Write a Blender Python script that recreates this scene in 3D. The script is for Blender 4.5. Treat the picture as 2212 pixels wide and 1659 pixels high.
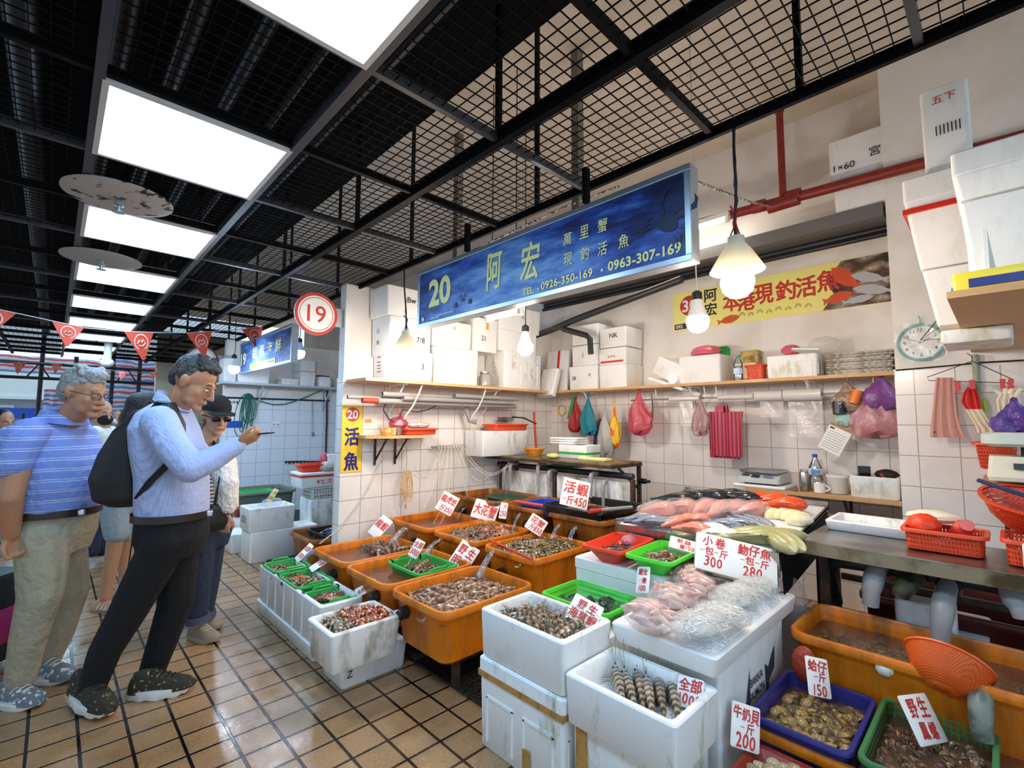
import bpy, bmesh, math, random
from mathutils import Vector as V, Matrix as MX
random.seed(7)
PI = math.pi
sc = bpy.context.scene
C = sc.collection
for o in list(bpy.data.objects): bpy.data.objects.remove(o)

# ------------------------------------------------------------------ camera, world, exposure
CAM = V((0, 0, 1.4)); FPX = 1023.6
yaw, pit, rol = math.radians(43.975), math.radians(4.607), math.radians(0.298)
fw = V((math.sin(yaw)*math.cos(pit), math.cos(yaw)*math.cos(pit), math.sin(pit)))
rt = fw.cross(V((0, 0, 1))).normalized(); up = rt.cross(fw)
rt, up = rt*math.cos(rol) + up*math.sin(rol), -rt*math.sin(rol) + up*math.cos(rol)
cam = bpy.data.objects.new('camera', bpy.data.cameras.new('camera')); C.objects.link(cam)
cam.matrix_world = MX(((rt.x, up.x, -fw.x, CAM.x), (rt.y, up.y, -fw.y, CAM.y), (rt.z, up.z, -fw.z, CAM.z), (0, 0, 0, 1)))
cam.data.sensor_width = 36; cam.data.lens = 36*FPX/2212; cam.data.clip_start = .03; cam.data.clip_end = 200
sc.camera = cam
def at(px, py, X=None, Y=None, Z=None):
    """the point of a real plane X=, Y= or Z= that a measured picture point belongs to"""
    d = rt*((px-1106)/FPX) - up*((py-829.5)/FPX) + fw
    i, v = (0, X) if X is not None else (1, Y) if Y is not None else (2, Z)
    return CAM + d*((v-CAM[i])/d[i])
w = bpy.data.worlds.new('daylight'); sc.world = w; w.use_nodes = True
w.node_tree.nodes['Background'].inputs[0].default_value = (.62, .81, 1, 1)
w.node_tree.nodes['Background'].inputs[1].default_value = .62
sc.view_settings.view_transform = 'Standard'; sc.view_settings.look = 'None'
sc.view_settings.exposure = 1.25; sc.view_settings.gamma = 1
sc.cycles.max_bounces = 10; sc.cycles.transparent_max_bounces = 24
sc.cycles.diffuse_bounces = 5; sc.cycles.glossy_bounces = 3; sc.cycles.transmission_bounces = 6
sc.cycles.sample_clamp_indirect = 6; sc.cycles.caustics_reflective = False; sc.cycles.caustics_refractive = False
LED, BULB, TUBE = 7.5, 92, 25      # emission strengths of the ceiling panels, the stall bulbs and the tube lamps

# ------------------------------------------------------------------ materials
def lin(c):
    if isinstance(c, str): c = tuple(int(c[i:i+2], 16) for i in (0, 2, 4))
    return tuple(((x/255+.055)/1.055)**2.4 if x > 10 else x/255/12.92 for x in c) + (1,)
MATS = {}
class N:
    """small node-tree helper"""
    def __init__(s, m): s.t = m.node_tree; s.n = s.t.nodes; s.b = s.n.get('Principled BSDF')
    def add(s, k, **kw):
        nd = s.n.new('ShaderNode'+k)
        for a, v in kw.items():
            if a[0] == 'i' and a[1:].isdigit(): s.set(nd.inputs[int(a[1:])], v)
            elif a.startswith('in_'): s.set(nd.inputs[a[3:].replace('_', ' ')], v)
            else: setattr(nd, a, v)
        return nd
    def set(s, sock, v):
        if isinstance(v, bpy.types.Node): v = v.outputs[0]
        if isinstance(v, bpy.types.NodeSocket): s.t.links.new(v, sock)
        else: sock.default_value = v
    def co(s, out='Object', scale=None):
        tc = s.add('TexCoord').outputs[out]
        return s.add('Mapping', i0=tc, i3=scale) if scale else tc
    def noise(s, scale, co=None, detail=3, rough=.55): return s.add('TexNoise', i0=co or s.co(), in_Scale=scale, in_Detail=detail, in_Roughness=rough)
    def ramp(s, fac, *stops):
        r = s.add('ValToRGB', i0=fac); e = r.color_ramp.elements
        while len(e) < len(stops): e.new(.5)
        for el, (p, c) in zip(e, stops): el.position = p; el.color = c if len(c) == 4 else tuple(c)+(1,)
        return r
    def mix(s, fac, a, b, mode='MIX'):
        m = s.add('Mix', data_type='RGBA', blend_type=mode)
        s.set(m.inputs[0], fac); s.set(m.inputs[6], a); s.set(m.inputs[7], b)
        return m.outputs[2]
    def math(s, op, a, b=0, c=0):
        m = s.add('Math', operation=op); s.set(m.inputs[0], a); s.set(m.inputs[1], b); s.set(m.inputs[2], c); return m.outputs[0]
    def bump(s, h, strength=.3, dist=.01):
        b = s.add('Bump', in_Strength=strength, in_Distance=dist, in_Height=h); s.set(s.b.inputs['Normal'], b)
def mat(name, col=None, rough=.5, metal=0, spec=.5, emit=0, bump=0, bscale=60, var=None, vscale=8, vlo=.45, vhi=.65, coat=0, fn=None, sss=0):
    """one procedural material; var = a second colour mixed in by noise (dirt, wear)"""
    if name in MATS: return MATS[name]
    m = MATS[name] = bpy.data.materials.new(name); m.use_nodes = True
    n = N(m); b = n.b; c = lin(col) if col is not None else (.5, .5, .5, 1)
    b.inputs['Base Color'].default_value = c; b.inputs['Roughness'].default_value = rough
    b.inputs['Metallic'].default_value = metal; b.inputs['Specular IOR Level'].default_value = spec
    if coat: b.inputs['Coat Weight'].default_value = coat; b.inputs['Coat Roughness'].default_value = .08
    if emit: b.inputs['Emission Color'].default_value = c; b.inputs['Emission Strength'].default_value = emit
    if var is not None:
        f = n.ramp(n.noise(vscale, detail=6), (vlo, (0, 0, 0)), (vhi, (1, 1, 1)))
        n.set(b.inputs['Base Color'], n.mix(f, c, lin(var)))
    if bump: n.bump(n.noise(bscale), bump, .01)
    if fn: fn(n)
    return m
def clear(name, tint=(1, 1, 1), gloss=.12, rough=.05, milk=0, milkcol='FFFFFF', bump=0, bscale=30, stretch=None, edge=.9):
    """thin see-through film or a water surface: tinted transparency under a glossy skin, a share of it milky"""
    if name in MATS: return MATS[name]
    m = MATS[name] = bpy.data.materials.new(name); m.use_nodes = True; n = N(m); n.n.remove(n.b)
    t = n.add('BsdfTransparent', i0=tuple(tint)+(1,)); g = n.add('BsdfGlossy', i0=(1, 1, 1, 1), i1=rough)
    nrm = None
    if bump:
        nrm = n.add('Bump', in_Strength=bump, in_Distance=.02, in_Height=n.noise(bscale, n.co(scale=stretch) if stretch else None)); n.set(g.inputs['Normal'], nrm)
    f = n.add('LayerWeight', i0=.35)
    if nrm: n.set(f.inputs['Normal'], nrm)
    fac = n.math('ADD', n.math('MULTIPLY', f.outputs['Fresnel'] if edge else 0, edge), gloss)
    sh = n.add('MixShader', i0=fac, i1=t, i2=g)
    if milk:
        d = n.add('BsdfDiffuse', i0=lin(milkcol)); sh = n.add('MixShader', i0=milk, i1=sh, i2=d)
    n.set(n.n['Material Output'].inputs[0], sh); return m
def holes(n, sx, sy, wall=.42, axes='xyz'):
    """regular slots through a plastic basket, laid out in the basket's own coordinates"""
    s = n.add('SeparateXYZ', i0=n.co()); o = [s.outputs[i] for i in range(3)]
    u = n.math('ADD', o[0], o[1]); v = o[2]
    def cell(x, k): return n.math('GREATER_THAN', n.math('FRACT', n.math('MULTIPLY', x, 1/k)), wall)
    h = n.math('MULTIPLY', cell(u, sx), cell(v, sy))
    t = n.add('BsdfTransparent'); sh = n.add('MixShader', i0=h, i1=n.b, i2=t)
    n.set(n.n['Material Output'].inputs[0], sh)

# ------------------------------------------------------------------ mesh helpers
class G:
    def __init__(s): s.v = []; s.f = []
    def add(s, vs, fs, mx=None):
        b = len(s.v); s.v += [tuple(mx @ V(p)) for p in vs] if mx else [tuple(p) for p in vs]
        s.f += [tuple(i+b for i in f) for f in fs]; return s
    def box(s, x0, x1, y0, y1, z0, z1, mx=None):
        return s.add([(x0, y0, z0), (x1, y0, z0), (x1, y1, z0), (x0, y1, z0), (x0, y0, z1), (x1, y0, z1), (x1, y1, z1), (x0, y1, z1)],
                     [(3, 2, 1, 0), (4, 5, 6, 7), (0, 1, 5, 4), (1, 2, 6, 5), (2, 3, 7, 6), (3, 0, 4, 7)], mx)
    def cb(s, c, d, mx=None): return s.box(c[0]-d[0]/2, c[0]+d[0]/2, c[1]-d[1]/2, c[1]+d[1]/2, c[2]-d[2]/2, c[2]+d[2]/2, mx)
    def rings(s, R, cap0=True, cap1=True, closed=True, mx=None):
        n = len(R[0]); vs = [p for r in R for p in r]; fs = []
        for i in range(len(R)-1):
            for j in range(n if closed else n-1):
                k = (j+1) % n; fs.append((i*n+j, i*n+k, (i+1)*n+k, (i+1)*n+j))
        if cap0: fs.append(tuple(range(n-1, -1, -1)))
        if cap1: fs.append(tuple(range((len(R)-1)*n, len(R)*n)))
        return s.add(vs, fs, mx)
    def tube(s, pts, r, n=8, cap=True, loop=False, flat=1):
        P = [V(p) for p in pts]; R = r if isinstance(r, (list, tuple)) else [r]*len(P)
        up0 = None; rr = []
        for i, p in enumerate(P):
            a = P[i-1] if (i or loop) else p; b = P[(i+1) % len(P)] if (i < len(P)-1 or loop) else p
            t = (b-a)
            t = t.normalized() if t.length > 1e-9 else V((0, 0, 1))
            if up0 is None: up0 = V((0, 0, 1)) if abs(t.z) < .9 else V((1, 0, 0))
            x = up0.cross(t)
            x = x.normalized() if x.length > 1e-6 else V((1, 0, 0))
            y = t.cross(x); up0 = y
            rr.append([p + (x*math.cos(2*PI*j/n) + y*math.sin(2*PI*j/n)*flat)*R[i] for j in range(n)])
        if loop: rr.append(rr[0])
        return s.rings(rr, cap and not loop, cap and not loop)
    def cyl(s, p, q, r, n=16, r2=None): return s.tube([p, q], [r, r if r2 is None else r2], n)
    def lathe(s, prof, n=24, c=(0, 0, 0), cap=True, mx=None):
        return s.rings([[(c[0]+r*math.cos(2*PI*j/n), c[1]+r*math.sin(2*PI*j/n), c[2]+z) for j in range(n)] for r, z in prof], cap, cap, mx=mx)
    def ell(s, c, r, nu=12, nv=8, mx=None):
        R = [[(c[0]+r[0]*math.sin(PI*i/nv)*math.cos(2*PI*j/nu), c[1]+r[1]*math.sin(PI*i/nv)*math.sin(2*PI*j/nu), c[2]-r[2]*math.cos(PI*i/nv)) for j in range(nu)] for i in range(1, nv)]
        b = len(s.v); s.rings(R, False, False, mx=mx)
        bot = V((c[0], c[1], c[2]-r[2])); top = V((c[0], c[1], c[2]+r[2]))
        if mx: bot = mx @ bot; top = mx @ top
        s.v += [tuple(bot), tuple(top)]; nb = len(s.v)-2; l = b+(nv-2)*nu
        for j in range(nu): s.f += [(nb, b+(j+1) % nu, b+j), (nb+1, l+j, l+(j+1) % nu)]
        return s
    def rr(s, L, cap0=True, cap1=True, n=4, mx=None):
        """loft of rounded rectangles (width, depth, corner radius, z[, cx, cy])"""
        R = []
        for q in L:
            a, b, r, z = q[:4]; cx, cy = q[4:] if len(q) > 4 else (0, 0); r = min(r, a/2-1e-4, b/2-1e-4); ring = []
            for k, (sx, sy) in enumerate(((1, 1), (-1, 1), (-1, -1), (1, -1))):
                for j in range(n+1):
                    t = PI/2*(k+j/n); ring.append((cx+sx*(a/2-r)+r*math.cos(t), cy+sy*(b/2-r)+r*math.sin(t), z))
            R.append(ring)
        return s.rings(R, cap0, cap1, mx=mx)
    def prism(s, poly, a, b, mx=None):
        n = len(poly)
        return s.rings([[(x, y, a) for x, y in poly], [(x, y, b) for x, y in poly]], mx=mx)
    def grid(s, f, nu, nv, closed=False, mx=None):
        return s.rings([[f(i/nu, j/nv) for i in range(nu+(0 if closed else 1))] for j in range(nv+1)], False, False, closed, mx)
def rnd(a, b): return random.uniform(a, b)
def rotm(x=0, y=0, z=0, loc=(0, 0, 0)):
    return MX.Translation(loc) @ MX.Rotation(z, 4, 'Z') @ MX.Rotation(y, 4, 'Y') @ MX.Rotation(x, 4, 'X')
def frame(o, x, y):
    """matrix of a plane: origin, its right and its up direction (normal towards the viewer)"""
    x = V(x).normalized(); z = x.cross(V(y)).normalized(); y = z.cross(x)
    return MX(((x.x, y.x, z.x, o[0]), (x.y, y.y, z.y, o[1]), (x.z, y.z, z.z, o[2]), (0, 0, 0, 1)))
def link(name, me, m=None, parent=None, smooth=True, bevel=0, seg=2, sub=0, mx=None):
    o = bpy.data.objects.new(name, me); C.objects.link(o)
    if m is not None: me.materials.append(m)
    if smooth: me.shade_smooth()
    if bevel:
        b = o.modifiers.new('bevel', 'BEVEL'); b.width = bevel; b.segments = seg; b.limit_method = 'ANGLE'; b.angle_limit = .6
    if sub: o.modifiers.new('sub', 'SUBSURF').levels = sub; o.modifiers['sub'].render_levels = sub
    if smooth and not sub: sharp(me)
    if parent: o.parent = parent
    if mx: o.matrix_local = mx
    return o
def sharp(me, ang=.7):
    try: me.set_sharp_from_angle(angle=ang)
    except Exception: pass
def part(name, g, m, parent, **k):
    """a part of a thing, in the thing's own coordinates"""
    me = bpy.data.meshes.new(name); me.from_pydata(g.v, [], g.f); me.update()
    bm = bmesh.new(); bm.from_mesh(me); bmesh.ops.recalc_face_normals(bm, faces=bm.faces); bm.to_mesh(me); bm.free()
    lab = k.pop('label', None)
    o = link(name, me, m, parent, **k)
    if lab: o['label'] = lab
    return o
def tag(o, label=None, cat=None, group=None, kind=None):
    for a, v in (('label', label), ('category', cat), ('group', group), ('kind', kind)):
        if v: o[a] = v
    return o
def mesh(name, g, m, label, cat, group=None, kind=None, base=None, **k):
    """a thing that is one mesh; the mesh comes in world coordinates and gets its origin at its base"""
    if base is None:
        lo = [min(v[i] for v in g.v) for i in range(3)]; hi = [max(v[i] for v in g.v) for i in range(3)]
        base = ((lo[0]+hi[0])/2, (lo[1]+hi[1])/2, lo[2])
        g.v = [(v[0]-base[0], v[1]-base[1], v[2]-base[2]) for v in g.v]
    o = part(name, g, m, None, **k)
    o.location = base
    return tag(o, label, cat, group, kind)
def local(name, g, m, label, cat, mx, group=None, kind=None, **k):
    o = part(name, g, m, None, **k); o.matrix_world = mx; return tag(o, label, cat, group, kind)
def thing(name, label, cat, loc=(0, 0, 0), rz=0, group=None, mx=None):
    o = bpy.data.objects.new(name, None); C.objects.link(o); o.empty_display_size = .05
    if mx is not None: o.matrix_world = mx
    else: o.location = loc; o.rotation_euler = (0, 0, rz)
    return tag(o, label, cat, group)
def struct(name, g, m, **k):
    o = part(name, g, m, None, **k); o['kind'] = 'structure'; return o
def dup(o, mx=None, label=None, parent=None):
    """a copy of a thing with copies of its parts and sub-parts"""
    c = o.copy(); C.objects.link(c)
    if parent: c.parent = parent
    for ch in [x for x in KIDS.get(o.name) or o.children]: dup(ch, parent=c)
    if mx is not None: c.matrix_world = mx
    if label: c['label'] = label
    return c
KIDS = {}
def at_frame(px, py, mx):
    """a measured picture point on the plane of frame mx, in that plane's own x, y"""
    d = rt*((px-1106)/FPX) - up*((py-829.5)/FPX) + fw; n = mx.to_3x3() @ V((0, 0, 1)); o = mx.to_translation()
    p = CAM + d*((o-CAM).dot(n)/d.dot(n)); q = mx.inverted() @ p; return q.x, q.y
TXT = {}
def text_mesh(s, size=1, bold=0, ext=0, shear=0, space=1):
    k = (s, round(size, 4), bold, ext, shear, space)
    if k not in TXT:
        cu = bpy.data.curves.new('t', 'FONT'); cu.body = s; cu.size = size; cu.align_x = 'CENTER'; cu.align_y = 'CENTER'
        cu.offset = bold*size; cu.extrude = ext; cu.shear = shear; cu.space_character = space; cu.resolution_u = 3
        o = bpy.data.objects.new('t', cu); C.objects.link(o); bpy.context.view_layer.update()
        dg = bpy.context.evaluated_depsgraph_get(); me = bpy.data.meshes.new_from_object(o.evaluated_get(dg))
        TXT[k] = ([tuple(v.co) for v in me.vertices], [tuple(p.vertices) for p in me.polygons])
        bpy.data.objects.remove(o); bpy.data.curves.remove(cu); bpy.data.meshes.remove(me)
    return TXT[k]
def write(g, s, x, y, h, z=.0012, bold=0, w=None, rot=0, fat=0, shear=0, space=1):
    """put a line of writing into g, centred on x, y, letter height h (on the plane's own x, y)"""
    vs, fs = text_mesh(s, 1, bold, 0, shear, space)
    if not vs: return g
    xs = [v[0] for v in vs]; ys = [v[1] for v in vs]; cx, cy = (min(xs)+max(xs))/2, (min(ys)+max(ys))/2
    k = h/(max(ys)-min(ys)); kx = w/(max(xs)-min(xs)) if w else k
    c, sn = math.cos(rot), math.sin(rot)
    for i in range(9 if fat else 1):       # a fat brush: the same strokes set down again a little aside
        ox, oy = ((0, 0), (1, 0), (-1, 0), (0, 1), (0, -1), (.7, .7), (-.7, .7), (.7, -.7), (-.7, -.7))[i]
        g.add([(x+(a-cx)*kx*c-(b-cy)*k*sn+ox*fat*h, y+(a-cx)*kx*sn+(b-cy)*k*c+oy*fat*h, z+i*.00006) for a, b, _ in vs], fs)
    return g
def brush(g, s, x, y, h, z=.0012, bold=.008, pitch=1.0, slant=.0, maxw=0):
    """hand-brushed line: every character a little off in size, height and tilt"""
    r = random.Random(s); ad = [(.7 if ch == '一' else max(1.04, pitch) if ord(ch) > 255 else .62 if ch != '1' else .4) for ch in s]
    tot = sum(ad)*h; kx = min(1, maxw/tot) if maxw else 1; cx = x-tot*kx/2
    for a, ch in zip(ad, s):
        px = cx+a*h*kx/2; cx += a*h*kx; big = ord(ch) > 255
        if ch == ' ': continue
        if ch == '一': g.box(px-h*.26*kx, px+h*.26*kx, y-h*.035, y+h*.035, z, z+.0002); continue
        write(g, ch, px, y+r.uniform(-.06, .06)*h, h*(r.uniform(.92, 1.08) if big else r.uniform(.88, 1)), z, 0, h*.98*kx if big else h*(.12 if ch == '1' else .48)*kx, r.uniform(-.07, .07)+slant, fat=bold, shear=.08)
    return g
# ------------------------------------------------------------------ the setting
XB, YL, XP, ZC = 4.45, 3.9, 4.08, 2.57
def wet_floor(n):
    co = n.co(); b = n.b
    br = n.add('TexBrick', i0=co, in_Scale=1, in_Mortar_Size=.0075, in_Mortar_Smooth=.3, in_Brick_Width=.1635, in_Row_Height=.1635, in_Bias=0)
    br.offset = 0; br.offset_frequency = 1; br.squash = 1
    n.set(br.inputs['Color1'], lin('BA9166')); n.set(br.inputs['Color2'], lin('A8865F')); n.set(br.inputs['Mortar'], lin('16120E'))
    d = n.ramp(n.noise(2.2, detail=5), (.38, (1, 1, 1)), (.7, (.62, .6, .58)))
    sp = n.ramp(n.noise(90, detail=3), (.35, (.8, .8, .8)), (.65, (1.12, 1.1, 1.06)))
    n.set(b.inputs['Base Color'], n.mix(1, n.mix(1, br, d, 'MULTIPLY'), sp, 'MULTIPLY'))
    n.set(b.inputs['Roughness'], n.ramp(n.noise(3, detail=4), (.35, (.12,)*3), (.65, (.42,)*3)))
    b.inputs['Specular IOR Level'].default_value = .75
    h = n.math('ADD', n.math('MULTIPLY', br.outputs[1], -1.0), n.math('MULTIPLY', n.noise(45), .35)); n.bump(h, .5, .006)
M_floor = mat('wet quarry tile', fn=wet_floor)
def tiles(tile, mort, size, ox=0, oy=0, oz=0, mortar=.0028, dirt=None):
    def f(n):
        s = n.add('SeparateXYZ', i0=n.co()); nrm = n.add('SeparateXYZ', i0=n.add('NewGeometry').outputs['Normal'])
        px = n.math('GREATER_THAN', n.math('ABSOLUTE', nrm.outputs[0]), .5)
        u = n.math('ADD', n.math('MULTIPLY', n.math('SUBTRACT', s.outputs[1], oy), px), n.math('MULTIPLY', n.math('SUBTRACT', s.outputs[0], ox), n.math('SUBTRACT', 1, px)))
        v = n.math('SUBTRACT', s.outputs[2], oz)
        def line(x):
            t = n.math('FRACT', n.math('ADD', n.math('MULTIPLY', x, 1/size), 50)); return n.math('LESS_THAN', n.math('MINIMUM', t, n.math('SUBTRACT', 1, t)), mortar/size)
        m = n.math('MAXIMUM', line(u), line(v))
        base = n.mix(n.ramp(n.noise(3), (.4, (0, 0, 0)), (.75, (1, 1, 1))), lin(tile), lin(dirt or tile))
        n.set(n.b.inputs['Base Color'], n.mix(m, base, lin(mort))); n.bump(n.math('MULTIPLY', m, -1), .3, .002)
        n.b.inputs['Roughness'].default_value = .22
    return f
M_tile_l = mat('white wall tile', fn=tiles('F0EAE4', 'A89C84', .2, ox=.35*YL+.585, oz=1.4-.068, dirt='E2D8CC'))
M_tile_b = mat('white wall tile back', fn=tiles('EFE8E2', 'B0A48A', .2, oy=.0, oz=1.4-.005, dirt='E4DBD2'))
M_tile_n = mat('white wall tile next stall', fn=tiles('E4ECF2', '9AA9B4', .2, ox=2.43, oz=1.4-.03))
M_plaster = mat('white plaster', 'EEE8E0', .7, var='E2D8CC', vscale=2.5)
M_cream = mat('cream painted concrete', 'DCD0C0', .8, var='CDBFAC', vscale=1.5)
M_black = mat('black painted steel', '08080A', .6, spec=.12)
M_rail = mat('dark grey painted rail', '3A3C42', .4)
M_dark = mat('black painted slab', '060709', .9, spec=.1)
M_alu = mat('brushed aluminium', 'C4CBD2', .3, .9)
M_steel = mat('stainless steel', 'B9B6B0', .28, .95, var='8D8474', vscale=5)

struct('floor', G().box(-8, 7, -4, 32, -.1, 0), M_floor)
def wall(name, x0, x1, y0, y1, zt, mt, top=4.0, mp=M_plaster):
    o = struct(name, G().box(x0, x1, y0, y1, 0, zt), mt)
    struct('trim_1', G().box(x0-.004, x1+.004, y0-.004, y1+.004, zt-.012, zt), M_plaster)
    struct(name+'_upper', G().box(x0+.006, x1, y0+.006, y1-.006, zt, top), mp); return o
wall('wall_left', 1.76, XB, YL, YL+.12, 1.77, M_tile_l, 2.6)
wall('wall_back', XB, XB+.15, -3, 12, 1.79, M_tile_b, 4.0)
wall('wall_right', XP, XB, -3, .5, 1.77, M_tile_b, 4.0)
wall('wall_far', 1.76, XB, YL*2+.05, YL*2+.17, 1.77, M_tile_n, 2.6)
M_creamwall = mat('cream wall strip', 'D9CDB2', .7)
struct('wall_front', G().box(1.45, XB, 11.9, 12.1, 0, 3.2), M_creamwall)
struct('wall_end', G().box(XB, 7, 12, 12.2, 0, 4), M_creamwall)
# soffits
struct('ceiling', G().box(-8, 1.57, -4, 14, 3.3, 3.4), M_dark)
struct('ceiling_stall', G().box(1.57, XB+.15, -4, 14, 4.0, 4.1), M_cream)
struct('ceiling_step', G().box(1.57, 1.75, -4, 14, 3.82, 4.0), M_cream)
struct('ceiling_edge', G().box(1.5, 1.57, -4, 14, 3.4, 4.0), M_dark)
# rails of the hung grille ceiling
def rail(name, x, wd, h, m, y0=-2.4, y1=12.2): struct(name, G().box(x-wd/2, x+wd/2, y0, y1, ZC, ZC+h), m)
for i, (x, wd, h, m) in enumerate(((.69, .035, .05, M_rail), (.045, .03, .05, M_rail), (1.29, .035, .06, M_black), (1.885, .02, .045, M_black), (-.59, .03, .05, M_black), (-1.24, .03, .05, M_black), (-1.9, .03, .05, M_black))):
    rail('trim_%d' % (i+2), x, wd, h, m)
PITCH = .653; Y0 = .775
for k in range(-4, 18):
    y = Y0+PITCH*k
    struct('trim_%d' % (k+14), G().box(-1.9, 1.885, y-.012, y+.012, ZC+.012, ZC+.05), M_rail if k % 2 else M_black)
# grille panels
def grille(wx, wy):
    g = G(); r = .0016
    nx, ny = round(wx/.05), round(wy/.05)
    for i in range(1, nx): x = -wx/2+wx*i/nx; g.box(x-r, x+r, -wy/2, wy/2, .004, .008)
    for i in range(1, ny): y = -wy/2+wy*i/ny; g.box(-wx/2, wx/2, y-r, y+r, .0, .004)
    return g
g0 = None
for k in range(-3, 17):
    for x0, x1, nm in ((.69, 1.29, 'aisle'), (1.29, 1.885, 'stall'), (.045, .69, 'lamp'), (-.59, .045, 'dark'), (-1.24, -.59, 'dark')):
        if nm == 'lamp' and k % 2 == 0: continue
        if nm == 'dark' and k < 0: continue
        wx = .6
        if g0 is None:
            g0 = part('ceiling_grille', grille(.59, .64), M_black, None, smooth=False); o = g0
        else: o = dup(g0)
        o.location = ((x0+x1)/2, Y0+PITCH*(k+.5), ZC+.02)
        tag(o, {'aisle': 'black wire mesh ceiling panel in the row beside the light panels', 'stall': 'black wire mesh ceiling panel in the row above the stall fronts',
                'lamp': 'black wire mesh ceiling panel between two light panels', 'dark': 'dark wire mesh ceiling panel over the far side of the aisle'}[nm], 'ceiling panel', 'wire mesh ceiling panels, '+nm+' row')
# hangers
for x in (.69, 1.29, 1.885):
    for k in range(-1, 15, 2):
        y = Y0+PITCH*k+(.33 if x == 1.885 else 0)
        mesh('ceiling_hanger', G().box(x-.011, x+.011, y-.011, y+.011, ZC+.045, 3.3 if x < 1.5 else 4.0), M_black, 'black steel hanger bar holding up the wire mesh ceiling rails', 'hanger', 'black hangers of the mesh ceiling', smooth=False)
# LED panels
M_led = mat('lit panel', 'AED8FF', .5, emit=LED)
M_ledframe = mat('white panel frame', 'D8DCE0', .4)
NAMES = ['light panel cut off by the top edge of the photo', 'large light panel nearest of those wholly in view', 'light panel just beyond the flaking round plate', 'light panel beyond the second round plate',
         'fifth light panel along the aisle, counted from the nearest', 'sixth light panel along the aisle, counted from the nearest', 'seventh light panel along the aisle, counted from the nearest',
         'eighth light panel along the aisle, counted from the nearest', 'ninth light panel along the aisle, the furthest']
led0 = None
for k in range(-2, 9):
    y = Y0+PITCH*(2*k+.5)
    if led0 is None:
        led0 = thing('ceiling_light', '', 'ceiling light', group='lit panels along the aisle')
        g = G()
        for a in (-1, 1): g.cb((a*.305, 0, .01), (.02, .63, .02)); g.cb((0, a*.305, .01), (.59, .02, .02))
        part('frame', g, M_ledframe, led0, smooth=False)
        part('diffuser', G().cb((0, 0, .013), (.595, .595, .008)), M_led, led0, smooth=False)
        part('housing', G().cb((0, 0, .045), (.6, .6, .05)), M_ledframe, led0, smooth=False); o = led0; KIDS[o.name] = list(o.children)
    else: o = dup(led0)
    o.location = (.3675, y, ZC-.002)
    o['label'] = 'square white '+NAMES[k] if k >= 0 else 'square lit ceiling panel overhead, nearer than the photo shows'
# round plates under the mesh
M_flake = mat('flaking grey paint', 'B6B2AC', .6, var='1C1A18', vscale=14, vlo=.56, vhi=.6)
M_plate = mat('grey round plate', 'A8A6A4', .5)
for (px, py), z, r, m, lb in (((258, 432), 2.55, .23, M_flake, 'round ceiling plate with black flaking patches'), ((220, 563), 2.55, .23, M_plate, 'plain round grey ceiling plate beyond the flaking one')):
    p = at(px, py, Z=z); t = thing('sprinkler_plate', lb, 'ceiling plate', p, group='round ceiling plates')
    part('plate', G().lathe([(0.001, 0), (r*.8, -.004), (r, .008), (r, .016), (.001, .012)], 40), m, t)
    part('nozzle', G().lathe([(.02, .0), (.022, -.03), (.012, -.035), (.012, -.06), (.03, -.064), (.03, -.068)], 14), M_alu, t)
# pipes in the dark void
M_redpipe = mat('dull red paint', '8E2A22', .4, var='7A2018', vscale=12)
M_darkred = mat('dark red paint', '220C0E', .35)
M_greypipe = mat('dark conduit', '1E2026', .4)
for x, r, z, m, lb in ((.12, .045, 3.12, M_darkred, 'thick dark red pipe above the mesh, left of two'), (.33, .04, 3.1, M_darkred, 'dark red pipe above the mesh, right of two'), (.55, .03, 3.05, M_greypipe, 'dark grey conduit above the mesh near the light panels'), (.78, .025, 3.08, M_greypipe, 'slim grey conduit above the mesh panels beside the lights'), (1.05, .025, 3.1, M_greypipe, 'slim grey conduit nearest the pale stall ceiling'), (-.2, .06, 3.1, M_greypipe, 'thick dark duct above the mesh at the far side')):
    mesh('ceiling_pipe', G().cyl((x, -2.5, z), (x, 13, z), r, 14), m, lb, 'pipe')
# drain mats
def slotted(n):
    co = n.co(); v = n.add('TexVoronoi', i0=co, in_Scale=55); n.set(n.b.inputs['Base Color'], n.ramp(v, (.25, (.0, .0, .0)), (.5, lin('2A2723'))))
    n.bump(v, .8, .01)
M_mat = mat('black drain grating', '14120F', .45, fn=slotted)
mesh('drain_mat', G().box(1.6, 4.2, -.6, 3.85, .0, .012), M_mat, 'black perforated rubber mat under the tubs of the near stall', 'mat', smooth=False)
mesh('drain_mat', G().box(1.62, 4.2, 4.1, 7.8, .0, .012), M_mat, 'black perforated mat under the boxes of the neighbouring stall', 'mat', smooth=False)
# ------------------------------------------------------------------ containers
def foam_fn(dirt, lo, hi, sc):
    def f(n):
        nb = n.noise(sc, n.co(scale=(1, 1, .35)), detail=8, rough=.7)
        c = n.mix(n.ramp(nb, (lo, (0, 0, 0)), (hi, (1, 1, 1))), lin('EFEFEC'), lin(dirt))
        n.set(n.b.inputs['Base Color'], c); n.bump(n.noise(180, detail=2), .12, .004)
    return f
M_foam = mat('white styrofoam', rough=.6, fn=foam_fn('DADAD2', .5, .75, 7))
M_foamd = mat('grimy styrofoam', rough=.65, fn=foam_fn('9C9C78', .55, .72, 9))
M_foamg = mat('green stained styrofoam', rough=.7, fn=foam_fn('7E7A58', .47, .68, 6))
M_foamy = mat('yellowed styrofoam', rough=.65, fn=foam_fn('BDBB8E', .48, .7, 14))
M_pen = mat('black marker', '2B2B33', .6)
M_redpen = mat('red marker', 'C8372F', .6)
M_tape = mat('brown packing tape', 'B98A4A', .3, var='8A6A3C', vscale=20)
M_otape = mat('orange packing tape', 'E8A24A', .3)
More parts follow.
